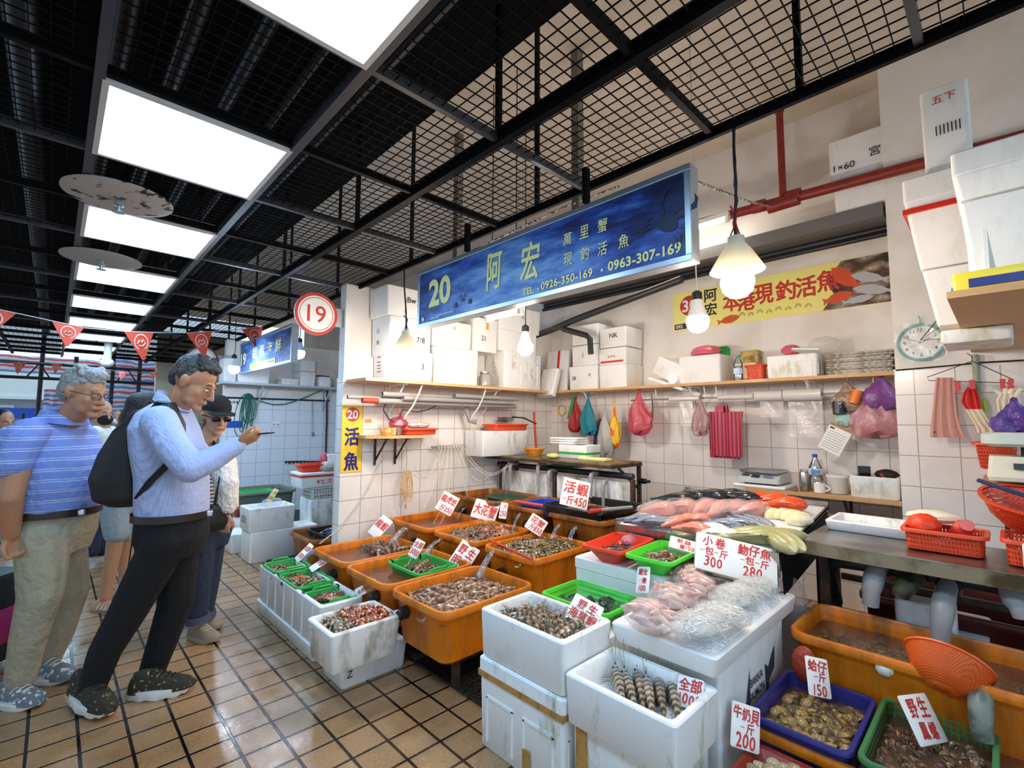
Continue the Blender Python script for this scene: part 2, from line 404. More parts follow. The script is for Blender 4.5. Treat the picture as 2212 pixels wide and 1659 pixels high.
M_redtape = mat('red tape', 'D8301E', .35)
M_green = mat('green tape', '2FA045', .4)
def foam(label, x0, x1, y0, y1, z0, z1, m=None, lid=0, open_=0, rz=0, ribs=0, group=None, name='foam_box', taper=.02, tilt=None, cat='box', marks=(), mx=None):
    """styrofoam box: body (hollow when open), lid, embossed end panels, pen marks on its faces"""
    w, d, h = x1-x0, y1-y0, z1-z0; m = m or M_foam
    t = thing(name, label, cat, ((x0+x1)/2, (y0+y1)/2, z0), rz, group)
    if tilt: t.matrix_world = MX.Translation(((x0+x1)/2, (y0+y1)/2, z0)) @ rotm(*tilt, rz)
    if mx is not None: t.matrix_world = mx
    hb = h-lid; k = taper*min(w, d); g = G(); r = .018
    if open_:
        s = .028
        g.rr([(w-k*2-.012, d-k*2-.012, r, 0), (w-k*2, d-k*2, r, .008), (w, d, r, hb-.006), (w-.01, d-.01, r, hb), (w-2*s+.008, d-2*s+.008, r, hb), (w-2*s, d-2*s, r, hb-.006), (w-2*s-k, d-2*s-k, r, hb-open_)])
    else: g.rr([(w-k*2-.012, d-k*2-.012, r, 0), (w-k*2, d-k*2, r, .008), (w-.002, d-.002, r, hb-.005), (w-.012, d-.012, r, hb)])
    if ribs:
        for sx, L in ((0, w), (1, d)):
            for q in range(2):
                c = (q-.5)*L*.46
                for sg in (-1, 1):
                    e = (d if sx == 0 else w)/2*sg*(1-taper)
                    for a, b, z0_, z1_ in ((-L*.17, -L*.15, hb*.12, hb*.7), (L*.15, L*.17, hb*.12, hb*.7), (-L*.17, L*.17, hb*.68, hb*.72)):
                        if sx == 0: g.box(c+a, c+b, e-.004, e+.004, z0_, z1_)
                        else: g.box(e-.004, e+.004, c+a, c+b, z0_, z1_)
    part('body', g, m, t)
    if lid: part('lid', G().rr([(w-.004, d-.004, r, hb), (w+.006, d+.006, r, hb+.004), (w+.006, d+.006, r, h-.006), (w-.006, d-.006, r, h)]), m, t)
    if marks:
        by = {}
        for face, txt, u, v, hh, mm in marks:
            g = by.setdefault(mm.name, (G(), mm))[0]; q = G()
            write(q, txt, 0, 0, hh, .0015, .004)
            fm = {'-x': frame((-w/2-.0015, -u*d/2, v*h), (0, -1, 0), (0, 0, 1)), '-y': frame((u*w/2, -d/2-.0015, v*h), (1, 0, 0), (0, 0, 1))}[face]
            g.add(q.v, q.f, fm)
        for g, mm in by.values(): part('handwriting', g, mm, t, smooth=False)
    return t
def streak(dark, lo=.45, hi=.8):
    def f(n):
        nb = n.noise(6, n.co(scale=(1.4, 1.4, .25)), detail=7, rough=.65)
        z = n.add('SeparateXYZ', i0=n.co('Generated')).outputs[2]
        c = n.mix(n.ramp(nb, (lo, (0, 0, 0)), (hi, (1, 1, 1))), n.b.inputs['Base Color'].default_value[:], lin(dark))
        n.set(n.b.inputs['Base Color'], c)
    return f
M_tub = mat('orange plastic tub', 'DD7A12', .32, fn=streak('6E3A10'))
M_tub2 = mat('dull orange plastic tub', 'B4691E', .35, fn=streak('3E2A16', .4, .72))
M_rubber = mat('black rubber', '141414', .5)
M_water = clear('murky tub water', (.86, .78, .66), .04, .03, milk=.2, milkcol='96785E', edge=.6, bump=.25, bscale=14)
M_water2 = clear('clear shallow water', (.93, .95, .93), .05, .03, bump=.2, bscale=18)
M_jet = clear('running water', (.97, .95, .92), .1, .06, bump=.8, bscale=40, stretch=(1, 1, .3))
def tub(label, x0, x1, y0, y1, zb, zr, m=None, water=.05, plugs=(), group=None, wl=None, rz=0, legs=True):
    w, d, h = x1-x0, y1-y0, zr-zb; m = m or M_tub
    t = thing('plastic_tub', label, 'tub', ((x0+x1)/2, (y0+y1)/2, zb), rz, group); k = .09*min(w, d)
    part('shell', G().rr([(w-2*k-.05, d-2*k-.05, .05, 0), (w-2*k, d-2*k, .07, .02), (w-.05, d-.05, .07, h-.045), (w-.045, d-.045, .07, h-.04), (w-.004, d-.004, .075, h-.036), (w, d, .078, h-.03), (w, d, .078, h-.006), (w-.008, d-.008, .075, h), (w-.04, d-.04, .065, h), (w-.05, d-.05, .06, h-.008), (w-.056, d-.056, .06, h-.05), (w-2*k-.03, d-2*k-.03, .05, .03)], n=6), m, t)
    for (fx, v, z) in plugs:
        g = G()
        if fx == 'x': g.cyl((-w/2+.045, v, z), (-w/2-.03, v, z-.005), .024, 14); g.cyl((-w/2+.02, v, z), (-w/2-.012, v, z), .036, 8)
        else: g.cyl((v, -d/2+.045, z), (v, -d/2-.03, z-.005), .024, 14); g.cyl((v, -d/2+.02, z), (v, -d/2-.012, z), .036, 8)
        part('drain_fitting', g, M_rubber, t)
    if water:
        g = G(); g.rr([(w-.062, d-.062, .055, 0)], False, True, n=6)
        o = local('tub_water', g, M_water, 'water standing in the '+label, 'water', MX.Translation(((x0+x1)/2, (y0+y1)/2, zr-water)) @ MX.Rotation(rz, 4, 'Z'), kind='stuff')
    return t
def stand(label, x0, x1, y0, y1, z):
    t = thing('tub_stand', label, 'stand', ((x0+x1)/2, (y0+y1)/2, 0)); w, d = (x1-x0)/2, (y1-y0)/2; s = .02
    g = G()
    for a in (-1, 1): g.cb((0, a*(d-s), z-.02), (2*w, .035, .035)); g.cb((a*(w-s), 0, z-.0201), (.035, 2*d, .035))
    part('frame', g, M_stand, t, smooth=False)
    for a in (-1, 1):
        for b in (-1, 1): part('leg', G().cb((a*(w-s), b*(d-s), (z-.04)/2), (.034, .034, z-.042)), M_stand, t, smooth=False)
    return t
M_stand = mat('rusty dark steel', '2E2620', .6, var='5A3A22', vscale=14)

# front row, second row and back row of orange tubs
tub('bright orange tub of brown prawns at the front of the stall', 1.435, 2.11, 1.965, 2.505, .16, .45, plugs=(('x', .1, .2),), wl=.4)
tub('orange tub with the square green basket in it', 1.432, 2.11, 2.53, 3.085, .16, .45, plugs=(('x', -.15, .2),))
tub('orange tub against the end of the tiled wall, lobster sign leaning behind', 1.45, 2.11, 3.11, 3.675, .16, .45, plugs=(('x', -.1, .18),))
tub('orange tub of patterned crabs, two water outlets behind it', 2.17, 2.78, 2.04, 2.555, .2, .555, plugs=(('x', .05, .21),))
tub('orange tub in the middle of the second row, crabs under water', 2.17, 2.78, 2.63, 3.16, .2, .555, plugs=(('x', -.14, .25),))
tub('orange tub against the tiled wall with a grouper sign standing in it', 2.17, 2.78, 3.2, 3.82, .2, .555, plugs=(('x', -.12, .22),))
tub('dull orange tub in the back corner, below the first water pipes', 2.83, 3.42, 3.14, 3.85, .3, .70, M_tub2, plugs=(('x', .1, .27),))
tub('dull orange tub at the back holding the blue tray', 2.83, 3.42, 2.6, 3.1, .3, .70, M_tub2, plugs=(('x', -.1, .27),))
tub('dull brown tub at the back under the black tray', 2.83, 3.42, 2.0, 2.56, .3, .70, M_tub2, plugs=(('x', .0, .27), ('x', -.2, .24)))
stand('dark steel stand under the front row of orange tubs', 1.6, 2.08, 2.08, 3.6, .16)
stand('dark steel stand under the second row of orange tubs', 2.22, 2.74, 2.12, 3.72, .2)
stand('dark steel stand under the dull orange back tubs', 2.88, 3.38, 2.08, 3.75, .3)
# water jets pouring from tub to tub
def jet(px0, py0, X0, dx, z0, z1, label, r=.012, dy=0):
    p = at(px0, py0, X=X0); q = []
    for i in range(9):
        t = i/8; q.append((p.x+dx*t, p.y+dy*t, p.z+(z1-p.z)*t**1.7))
    mesh('water_jet', G().tube(q, [r*(.8+.5*i/8) for i in range(9)], 10), M_jet, label, 'water', group='running water jets', kind='stuff')
jet(879, 1142, 2.14, -.16, .5, .4, 'thick jet of water falling into the tub by the wall end', .024)
jet(954, 1164, 2.14, -.16, .5, .4, 'double jet of water falling into the green lobster basket', .012)
jet(945, 1168, 2.14, -.14, .5, .4, 'jet of water beside the green lobster basket', .01)
jet(1068, 1192, 2.14, -.14, .5, .4, 'jet of water falling into the front prawn tub', .018)
jet(1210, 1133, 2.8, -.12, .6, .5, 'left jet of water falling into the patterned crab tub', .014)
jet(1246, 1137, 2.8, -.12, .6, .5, 'right jet of water falling into the patterned crab tub', .014)
jet(1124, 1110, 2.8, -.1, .6, .5, 'small jet of water behind the large crab sign', .01)
jet(1006, 1096, 2.8, -.1, .6, .5, 'small jet of water at the grouper sign', .01)

# white boxes at the front
M_foamw = mat('slotted white styrofoam', rough=.6, fn=foam_fn('C9CCCB', .48, .72, 5))
t = foam('long white foam box along the aisle, carrying the green baskets', 1.165, 1.43, 2.78, 3.9, .09, .335, M_foamw, open_=.14)
for i in range(6): y = -.45+.16*i; part('ridge', G().box(-.1355, -.129, y-.005, y+.005, .01, .22), M_foam, t, smooth=False)
foam('flat chipped white foam slab under the long box', 1.16, 1.44, 2.86, 3.92, 0, .09, M_foamd)
foam('stained white foam box of tiger prawns standing on a smaller box', 1.035, 1.425, 2.33, 2.64, .155, .355, M_foamg, open_=.07, taper=.06)
foam('white foam box on the floor under the stained prawn box', 1.15, 1.55, 2.46, 2.72, 0, .152, M_foam, marks=(('-y', 'Z', -.75, .5, .035, M_pen),), taper=.05)
t = foam('tall grimy foam box with a taped lid, near end of the front stack', 1.42, 1.74, 1.19, 1.67, 0, .372, M_foamd, lid=.06, ribs=1)
part('tape', G().cb((-.001, 0, .305), (.326, .486, .026)), M_tape, t, smooth=False, label='brown tape round the lid'); part('tape_end', G().cb((-.16, -.05, .06), (.006, .04, .1)), M_tape, t, smooth=False)
foam('white foam box of tiger prawns on top of the taped box', 1.42, 1.74, 1.19, 1.67, .375, .575, M_foam, open_=.075)
foam('open white foam box with six large prawns on ice', 1.42, 1.735, .745, 1.185, .30, .475, M_foamd, open_=.1)
t = foam('green stained foam box under the box of six prawns', 1.445, 1.71, .77, 1.17, 0, .3, M_foamg)
part('tape', G().cb((-.13, .155, .16), (.012, .05, .26)), M_tape, t, smooth=False)
# salmon box and ice tray
M_foamice = mat('clean styrofoam lid', rough=.55, fn=foam_fn('E2E2DE', .5, .8, 6))
t = foam('big white foam box printed with black fish under the ice tray', 1.79, 2.5, .765, 1.165, .0, .5, M_foam)
M_print = mat('black print', '3A3A40', .6)
g = G()
def fishprint(g, x, z, k, flip=1):
    pl = [(-.5, .0), (-.3, .16), (0, .22), (.3, .1), (.48, .2), (.5, -.2), (.3, -.08), (0, -.2), (-.3, -.15)]
    return g.add([(x+flip*a*k, -.2015, z+b*k*1.6) for a, b in pl], [tuple(range(len(pl)))])
q = G(); write(q, 'BAKKA', 0, .026, .032, 0, .02); write(q, 'SALMON', 0, -.026, .032, 0, .02); write(q, '0', 0, -.11, .05, 0, .01)
g.add(q.v, q.f, frame((.0, -.2015, .33), (1, 0, 0), (0, 0, 1)))
pl = [(-.17, .1), (-.13, .16), (-.07, .34), (-.08, .17), (-.12, .12), (-.15, .06)]
g.add([(a, -.2015, b+.08) for a, b in pl], [tuple(range(6))])
pl = [(.1, .38), (.14, .35), (.22, .42), (.21, .33), (.14, .30), (.12, .22)]
g.add([(a, -.2015, b) for a, b in pl], [tuple(range(6))])
part('lettering', g, M_print, t, smooth=False)
t = foam('shallow white foam tray heaped with ice, squid and whitebait bags', 1.72, 2.64, .745, 1.185, .5, .575, M_foamice, open_=.05, name='foam_tray')
# foam block behind with the two trays
foam('white foam box under the red and the lime tray', 2.18, 2.75, 1.19, 1.74, .0, .643, M_foamice, lid=.06)
foam('low white foam box under the green basket of mottled fish', 1.86, 2.17, 1.3, 1.72, 0, .425, M_foamice)
# baskets and trays
def tray(label, cx, cy, w, d, zb, zr, m, rz=0, name='plastic_tray', cat='tray', rim=.016, holey=None, tilt=None, cuts=0, flare=.07):
    t = thing(name, label, cat, (cx, cy, zb), rz); h = zr-zb; k = flare
    if tilt: t.matrix_world = MX.Translation((cx, cy, zb)) @ rotm(*tilt, rz)
    part('basin', G().rr([(w-2*k-.02, d-2*k-.02, .02, 0), (w-2*k, d-2*k, .03, .006), (w-.03, d-.03, .035, h-.004), (w-.036, d-.036, .033, h-.004), (w-2*k-.008, d-2*k-.008, .028, .008)], n=4), holey or m, t)
    part('rim', G().rr([(w-.03, d-.03, .035, h-.012), (w, d, .04, h-.016), (w, d, .04, h-.003), (w-.004, d-.004, .038, h), (w-.03, d-.03, .035, h), (w-.036, d-.036, .033, h-.006), (w-.03, d-.03, .035, h-.012)], False, False, n=5), m, t)
    return t
def M_bask(name, col, s=.011, s2=.016, wall=.45, **k): return mat(name, col, .4, fn=lambda n: holes(n, s, s2, wall), **k)
M_gb = mat('bright green plastic', '1FA845', .35); M_gbh = M_bask('bright green slotted plastic', '1FA845')
M_lime = mat('lime green plastic', '4BD22F', .3); M_red = mat('bright red plastic', 'E8391B', .3)
M_lgh = M_bask('lime green slotted plastic', '34CB2C', .006, .02)
M_blue = mat('dark blue plastic', '2A2C78', .35); M_dg = mat('dull green plastic', '3F7A48', .4); M_dgh = M_bask('dull green lattice plastic', '3F7A48', .02, .02, .3)
M_orb = mat('red orange plastic', 'DE4A22', .35); M_orbh = M_bask('red orange slotted plastic', 'DE4A22', .012, .02, .45)
M_bluet = mat('bright blue plastic', '1E4FC4', .35); M_blackt = mat('glossy black plastic', '0C0C0D', .25)
def gtray(label, cx, cy, w, d, z, h=.07, rz=0):
    t = tray(label, cx, cy, w, d, z-h, z, M_gb, rz, 'plastic_basket', 'basket', holey=M_gbh, flare=.03)
    for sy in (-1, 1):
        part('handle', G().tube([(-.06, sy*(d/2-.01), h), (-.05, sy*(d/2-.005), h+.012), (.05, sy*(d/2-.005), h+.012), (.06, sy*(d/2-.01), h)], .007, 8), M_gb, t)
    g = G()
    for a in (-.12, .1): g.box(a-.003, a+.003, d/2-.03, d/2+.006, h-.03, h+.006)
    part('cable_tie', g, M_rubber, t, smooth=False); return t
gtray('green basket of small shellfish at the far end of the long white box', 1.3, 3.72, .26, .3, .35)
gtray('green basket holding a small red bowl, middle of the long white box', 1.3, 3.35, .26, .38, .345)
gtray('green basket with an orange patterned crab, near end of the long white box', 1.3, 2.95, .26, .28, .335)
part('bowl', G().lathe([(.045, 0), (.07, .03), (.074, .032), (.07, .026), (.045, .006)], 20), M_orb, None)
o = bpy.data.objects['bowl']; o.name = 'plastic_bowl'; o.location = (1.27, 3.4, .295); tag(o, 'small red brown bowl inside the middle green basket', 'bowl')
gtray('square green basket floating in the second orange tub', 1.83, 2.75, .32, .4, .46, .075)
tray('lime green basket of mottled grey fish behind the white prawn box', 2.03, 1.52, .32, .42, .427, .52, M_lime, 0, 'plastic_basket', 'basket', holey=M_lgh)
tray('red tray of dark strips on the white foam box', 2.335, 1.545, .42, .26, .645, .735, M_red, rz=.1)
tray('lime green tray of prawn pieces in water beside the red tray', 2.345, 1.27, .42, .26, .645, .735, M_lime, rz=.05)
tray('bright blue tray at the back with a red stick across it', 3.06, 2.74, .36, .36, .64, .72, M_bluet, flare=.02)
tray('large black tray at the back carrying the live shrimp sign', 3.12, 2.29, .62, .58, .68, .76, M_blackt, flare=.03)
tray('dark net tray with green netting in the back corner tub', 3.12, 3.3, .3, .32, .64, .71, mat('dark green net', '3C5A40', .6, bump=.5), flare=.02)
# right-hand tubs
tub('long orange tub of clams under the grey pipes', 2.43, 2.93, -.5, .735, .06, .475, water=.07, plugs=())
tub('low orange tub holding the blue and the dark green crates', 1.965, 2.5, -.42, .755, .02, .262, water=.012)
t = tray('dark blue crate of brown clams in the low orange tub', 2.2, .575, .48, .33, .14, .305, M_blue, 0, 'plastic_crate', 'crate', flare=.03)
t = tray('dull green lattice crate of sea snails in the low orange tub', 2.22, .235, .52, .33, .14, .31, M_dg, 0, 'plastic_crate', 'crate', holey=M_dgh, flare=.02)
t = tray('dark red tray of milk clams at the bottom edge of the photo', 1.79, .52, .28, .38, .15, .235, mat('dark red plastic', '8E2A1C', .35), rz=-.0)
foam('narrow grimy white foam box under the dark red clam tray', 1.6, 1.94, .28, .735, 0, .148, M_foamy, taper=.0)
foam('white foam panel leaning by the pipes behind the clam tub', 3.1, 3.5, .1, .3, 0, .42, M_foamd)
# ------------------------------------------------------------------ hand-written price signs
M_card = mat('white foam board', 'F4F1EA', .5)
M_ink = mat('red brush ink', 'CE2F2A', .6)
M_stick = mat('pale cane stick', 'C9B48C', .6)
def quad_frame(tl, tr, bl, **k):
    """the real card seen between three measured corners: its tilt follows from its corners being square"""
    cx, cy = (tr[0]+bl[0])/2, (tr[1]+bl[1])/2; c = at(cx, cy, **k); dep = (c-CAM).dot(fw); s = dep/FPX
    a = V((tr[0]-tl[0], tl[1]-tr[1])); b = V((tl[0]-bl[0], bl[1]-tl[1])); ab = a.dot(b)
    t = max(.55*b.length, math.sqrt(abs(ab))); za = -ab/t
    A = (rt*a.x + up*a.y + fw*za)*s; B = (rt*b.x + up*b.y + fw*t)*s
    return frame(c, A, B), A.length, B.length
def psign(label, tl, tr, bl, lines, th=.012, stick=0, m=None, ink=None, sag=0, name='price_sign', **k):
    mx, wd, ht = quad_frame(tl, tr, bl, **k)
    t = thing(name, label, 'price sign', mx=mx)
    part('board', G().rr([(wd-.003, ht-.003, .006, -th), (wd, ht, .008, -th+.002), (wd, ht, .008, -.001), (wd-.003, ht-.003, .007, 0)]), m or M_card, t)
    g = G()
    for s, x, y, h, p in lines: brush(g, s, x*wd, y*ht, h*ht, pitch=p, maxw=wd*(.44 if abs(x) > .15 else .92), bold=.022)
    part('lettering', g, ink or M_ink, t, smooth=False)
    if stick:
        g = G()
        for dx in ((-.15, .2) if stick > 1 else (0,)): g.cyl((dx*wd, -ht*.45, -th-.003), (dx*wd, -ht*.5-.12, -th-.003), .0025, 6)
        part('stick', g, M_stick, t)
    return t
L1 = .9
psign('white sign for lobsters leaning on the tub by the wall end', (823, 1116), (848, 1129), (795, 1147), [('龍蝦', 0, .12, .36, 1.0)], Y=3.7)
psign('white sign for groupers priced 350, standing on sticks at the tiled wall', (959, 1063), (993, 1079), (940, 1096), [('龍虎斑', 0, .18, .34, .8), ('一斤350', 0, -.28, .27, .62)], stick=2, Y=3.5)
psign('wide white sign for large flower crabs, card for 250 on its end', (1028, 1081), (1081, 1090), (1015, 1115), [('大花蟹', .0, 0, .55, .58)], X=2.8)
psign('small white card for 250 fixed on the large crab sign', (1082, 1087), (1098, 1089), (1077, 1117), [('一斤', 0, .25, .3, .9), ('250', 0, -.18, .34, .62)], th=.006, X=2.76)
psign('white sign for flower crabs priced 850', (1152, 1111), (1185, 1130), (1132, 1136), [('花蟹', 0, .2, .42, 1.0), ('一斤850', 0, -.25, .34, .6)], stick=1, Y=2.52)
psign('tall white sign for live shrimp priced 450 at the back', (1221, 1033), (1279, 1047), (1207, 1085), [('活蝦', 0, .2, .42, 1.1), ('一斤450', 0, -.27, .3, .6)], X=2.95)
psign('white sign reading all for 3000 over the square green basket', (899, 1165), (918, 1175), (882, 1195), [('全部', 0, .22, .32, 1.05), ('3000', 0, -.2, .32, .75)], th=.004, stick=1, Y=2.84)
psign('white sign for wild prawns behind the front prawn tub', (998, 1171), (1037, 1193), (965, 1215), [('野生', 0, .22, .34, 1.25), ('明蝦', 0, -.22, .34, 1.2)], X=2.12)
psign('small white price card at the furthest green basket', (663, 1177), (676, 1182), (638, 1204), [('全部', 0, .22, .25, 1.0), ('100', 0, -.2, .24, .7)], th=.003, X=1.43)
psign('small white price card lying between the two far green baskets', (697, 1209), (712, 1212), (667, 1225), [('全部', 0, .1, .3, 1.2)], th=.003, X=1.43)
psign('small white price card over the orange patterned crab', (765, 1274), (806, 1254), (775, 1287), [('全部', -.22, 0, .42, .9), ('250', .24, .05, .42, .55)], th=.003, X=1.47)
psign('thin white card stuck in the stained prawn box', (836, 1326), (884, 1309), (838, 1334), [], th=.003, X=1.45)
psign('white card for wild tiger prawns lying on the prawn box', (1249, 1294), (1306, 1314), (1220, 1328), [('野生', .02, .2, .36, 1.25), ('海草蝦', 0, -.22, .38, .85)], th=.003, Z=.592)
psign('white card reading all for 1000 in the box of six prawns', (1477, 1475), (1522, 1471), (1459, 1522), [('全部', 0, .22, .4, 1.0), ('1000', 0, -.24, .36, .7)], th=.003, X=1.68)
psign('narrow upright white card at the basket of mottled fish', (1384, 1234), (1405, 1224), (1372, 1280), [('鰕全', 0, .3, .22, .95), ('一隻', 0, -.02, .22, .95), ('100', 0, -.32, .22, .7)], th=.004, X=2.13)
psign('big white double sign for squid at 300 and whitebait at 280', (1519, 1158), (1681, 1190), (1499, 1224), [('小卷', -.28, .3, .27, 1.25), ('一包一斤', -.28, .03, .22, 1), ('300', -.28, -.24, .27, .7), ('魩仔魚', .22, .3, .28, 1), ('一包一斤', .22, .02, .22, 1), ('280', .2, -.27, .28, .8)], th=.02, X=2.44)
psign('thick white sign for 150 lying across the lime tray', (1457, 1164), (1516, 1174), (1444, 1180), [('軟絲', -.05, .2, .4, 1.2), ('一隻150', 0, -.25, .36, .8)], th=.03, Z=.765)
psign('white card for clams at 150 in the dark blue crate', (1748, 1424), (1800, 1437), (1735, 1488), [('蛤仔', 0, .28, .3, 1.0), ('一斤', .05, 0, .24, 1.0), ('150', 0, -.34, .28, .75)], th=.003, X=2.31)
psign('white card for milk clams at 200 leaning on the low orange tub', (1590, 1523), (1655, 1548), (1567, 1593), [('牛奶貝', 0, .28, .3, .9), ('一斤', .05, -.02, .24, 1.2), ('200', 0, -.3, .32, .8)], th=.004, X=1.86)
psign('white card for wild sea snails in the dull green crate', (1938, 1503), (2043, 1530), (1945, 1575), [('野生', -.02, .22, .4, 1.2), ('鳳螺', 0, -.24, .34, 1.2)], th=.003, X=2.31)
# ------------------------------------------------------------------ seafood
def bandmat(name, a, b, scale, axis=0, rough=.25, thresh=(.42, .58), noise=.0, coat=.3):
    def f(n):
        s = n.add('SeparateXYZ', i0=n.co()); v = s.outputs[axis]
        if noise: v = n.math('ADD', v, n.math('MULTIPLY', n.noise(25), noise))
        t = n.math('PINGPONG', n.math('MULTIPLY', v, scale), 1)
        rnd_ = n.add('ObjectInfo').outputs['Random']
        c = n.mix(n.ramp(t, (thresh[0], (0, 0, 0)), (thresh[1], (1, 1, 1))), lin(a), lin(b))
        hsv = n.add('HueSaturation', in_Color=c); n.set(hsv.inputs['Value'], n.math('ADD', n.math('MULTIPLY', rnd_, .6), .7)); n.set(n.b.inputs['Base Color'], hsv)
    return mat(name, a, rough, fn=f, coat=coat)
M_tiger = bandmat('tiger prawn shell', '4E4236', 'B3A084', 80, noise=.02, thresh=(.2, .85))
M_prawn = bandmat('brown prawn shell', '5E4636', '8E735C', 60, noise=.03, thresh=(.2, .9))
M_pink = bandmat('pinkish prawn shell', '86664E', 'B89A80', 50, noise=.03, thresh=(.2, .9))
M_leg = mat('prawn legs', '8A6A4A', .4)
M_ant = mat('prawn feelers', '9C7E5A', .5)
M_eye = mat('black eye', '0A0A0A', .15)
def prawn_g(L=.16, bend=.9, r=.014, legs=True):
    """curved tapering body with tail fan, head spike and legs, head at +x"""
    g = G(); R = []; n = 13
    for i in range(n):
        t = i/(n-1); s = (t-.5)*L; a = bend*(.5-t)*max(0, .62-t)*2.2
        x, z = s, -a*L*.3*max(0, .62-t)*1.5
        k = (.35+1.35*t if t < .45 else .96+.1*math.sin((t-.45)*8) if t < .85 else 1-(t-.85)*5.2)
        rad = r*k*(1+(.07 if i % 2 else -.05)*(t < .62))
        R.append([(x, rad*.8*math.cos(2*PI*j/8), r*.9+z+rad*1.05*math.sin(2*PI*j/8)) for j in range(8)])
    g.rings(R)
    x, z = R[0][0][0], R[0][2][2]-r*.4
    for a in (-.6, -.2, .2, .6):
        c, s = math.cos(a), math.sin(a)
        g.add([(x, -.003, z), (x, .003, z), (x-.028*c+.006*s, .028*s+.008*c, z-.003), (x-.034*c, .03*s, z-.002), (x-.028*c-.006*s, .028*s-.008*c, z-.003)], [(0, 1, 2, 3, 4)])
    g.tube([(L*.44, 0, r*1.9), (L*.6, 0, r*2.2)], [.003, .0005], 5)
    if legs:
        for i in range(5):
            for sg in (-1, 1):
                x = L*(.08+.07*i); g.tube([(x, sg*r*.5, r*.5), (x+.01, sg*r*1.6, r*.35), (x+.016, sg*r*2.2, .001)], [.0016, .0012, .0006], 4)
    return g
def feelers(L, r, k=1):
    g = G()
    for sg in (-1, 1):
        a = rnd(.3, .9)*sg; q = [(L*.48, sg*.004, r*1.6)]
        for i in range(1, 9): t = i/8; q.append((L*.48+L*k*t*math.cos(a*t), sg*.004+L*k*t*math.sin(a*t), r*1.6+.07*k*math.sin(PI*t)+.01*t))
        g.tube(q, [.0011-.0007*i/8 for i in range(9)], 4)
    return g
def scatter(mk, n, rect, z, label, cat, group, dz=.012, tilt=.25, sc=(.85, 1.15), rz=None, ok=None, lab=None):
    """n individual copies of one animal laid over a rectangle"""
    x0, x1, y0, y1 = rect; src = mk(); KIDS[src.name] = list(src.children); i = 0
    nx = max(1, round(math.sqrt(n*(x1-x0)/(y1-y0)))); ny = math.ceil(n/nx)
    for a in range(nx):
        for b in range(ny):
            if i >= n: break
            o = src if i == 0 else dup(src); i += 1
            p = V((x0+(x1-x0)*(a+rnd(.1, .9))/nx, y0+(y1-y0)*(b+rnd(.1, .9))/ny, z(0, 0) if callable(z) else z))
            p.z += rnd(-dz, dz)
            s = rnd(*sc); o.matrix_world = MX.Translation(p) @ rotm(rnd(-tilt, tilt), rnd(-tilt, tilt), rnd(0, 2*PI) if rz is None else rz+rnd(-.35, .35)) @ MX.Scale(s, 4)
            tag(o, label, cat, group)
def one(name, g, m):
    return lambda: part(name, g, m, None)
def withp(name, g, m, *ps):
    def f():
        o = part(name, g, m, None)
        for nm, gg, mm in ps: part(nm, gg, mm, o)
        return o
    return f
# brown prawns of the front tub: at and just under the surface
scatter(one('prawn', prawn_g(.15, .8, .014), M_pink), 95, (1.53, 2.04, 2.04, 2.44), .388, 'pale brown prawn near the water surface of the front orange tub', 'prawn', 'prawns in the front tub', .012)
scatter(one('prawn', prawn_g(.16, .6, .015), M_prawn), 45, (1.55, 2.03, 2.06, 2.42), .37, 'darker prawn under the water of the front orange tub', 'prawn', 'dark prawns in the front tub', .008)
# crabs: flat shell, claws, eight legs
def crab_g(r=.05):
    g = G(); g.ell((0, 0, .018), (r*.72, r, .02), 14, 8)
    for sg in (-1, 1):
        g.cyl((-r*.55, sg*r*.7, .018), (-r*.3, sg*r*1.5, .02), .004, 6, .001)
        for i in range(4):
            a = -.55+.42*i; p = (-r*.45*math.sin(a*1.2), sg*r*.8*math.cos(a*.6), .016); q = (p[0]-r*.7*math.sin(a), sg*(r*1.45), .026); e = (q[0]-r*.5*math.sin(a), sg*r*2.0, .002)
            g.tube([p, q, e], [.0055, .0045, .0012], 6)
        g.tube([(r*.45, sg*r*.55, .018), (r*.8, sg*r*1.25, .022), (r*1.25, sg*r*.95, .018)], [.006, .008, .01], 7)
        g.tube([(r*1.25, sg*r*.95, .02), (r*1.6, sg*r*.75, .02), (r*1.85, sg*r*.45, .016)], [.012, .008, .001], 7)
        g.tube([(r*1.25, sg*r*.9, .012), (r*1.55, sg*r*.55, .012), (r*1.75, sg*r*.42, .012)], [.008, .005, .001], 6)
    return g
def spotmat(name, a, b, sc, lo=.42, hi=.5):
    def f(n):
        v = n.add('TexVoronoi', i0=n.co(), in_Scale=sc); n.set(n.b.inputs['Base Color'], n.mix(n.ramp(v, (lo, (0, 0, 0)), (hi, (1, 1, 1))), lin(b), lin(a)))
    return mat(name, a, .3, fn=f, coat=.3)
M_crab = spotmat('olive crab shell', '4E3E26', '9A8A5E', 60); M_crab2 = spotmat('orange patterned crab shell', 'A2481E', 'F0E2CC', 70, .3, .4); M_crab3 = spotmat('grey brown crab shell', '6A4E3C', 'A28468', 50)
scatter(one('crab', crab_g(.05), M_crab), 34, (2.26, 2.7, 2.12, 2.48), .508, 'live mottled crab in the orange tub marked 850', 'crab', 'crabs in the tub marked 850', .008, .35)
scatter(one('lobster', prawn_g(.2, .3, .016), M_tiger), 26, (2.26, 2.7, 2.12, 2.48), .512, 'striped slipper shrimp among the crabs in the tub marked 850', 'shrimp', 'striped shrimp in the tub marked 850', .006)
scatter(one('crab', crab_g(.045), M_crab3), 36, (2.26, 2.7, 2.7, 3.09), .498, 'grey brown crab under water in the middle tub', 'crab', 'crabs in the middle tub', .01, .4)
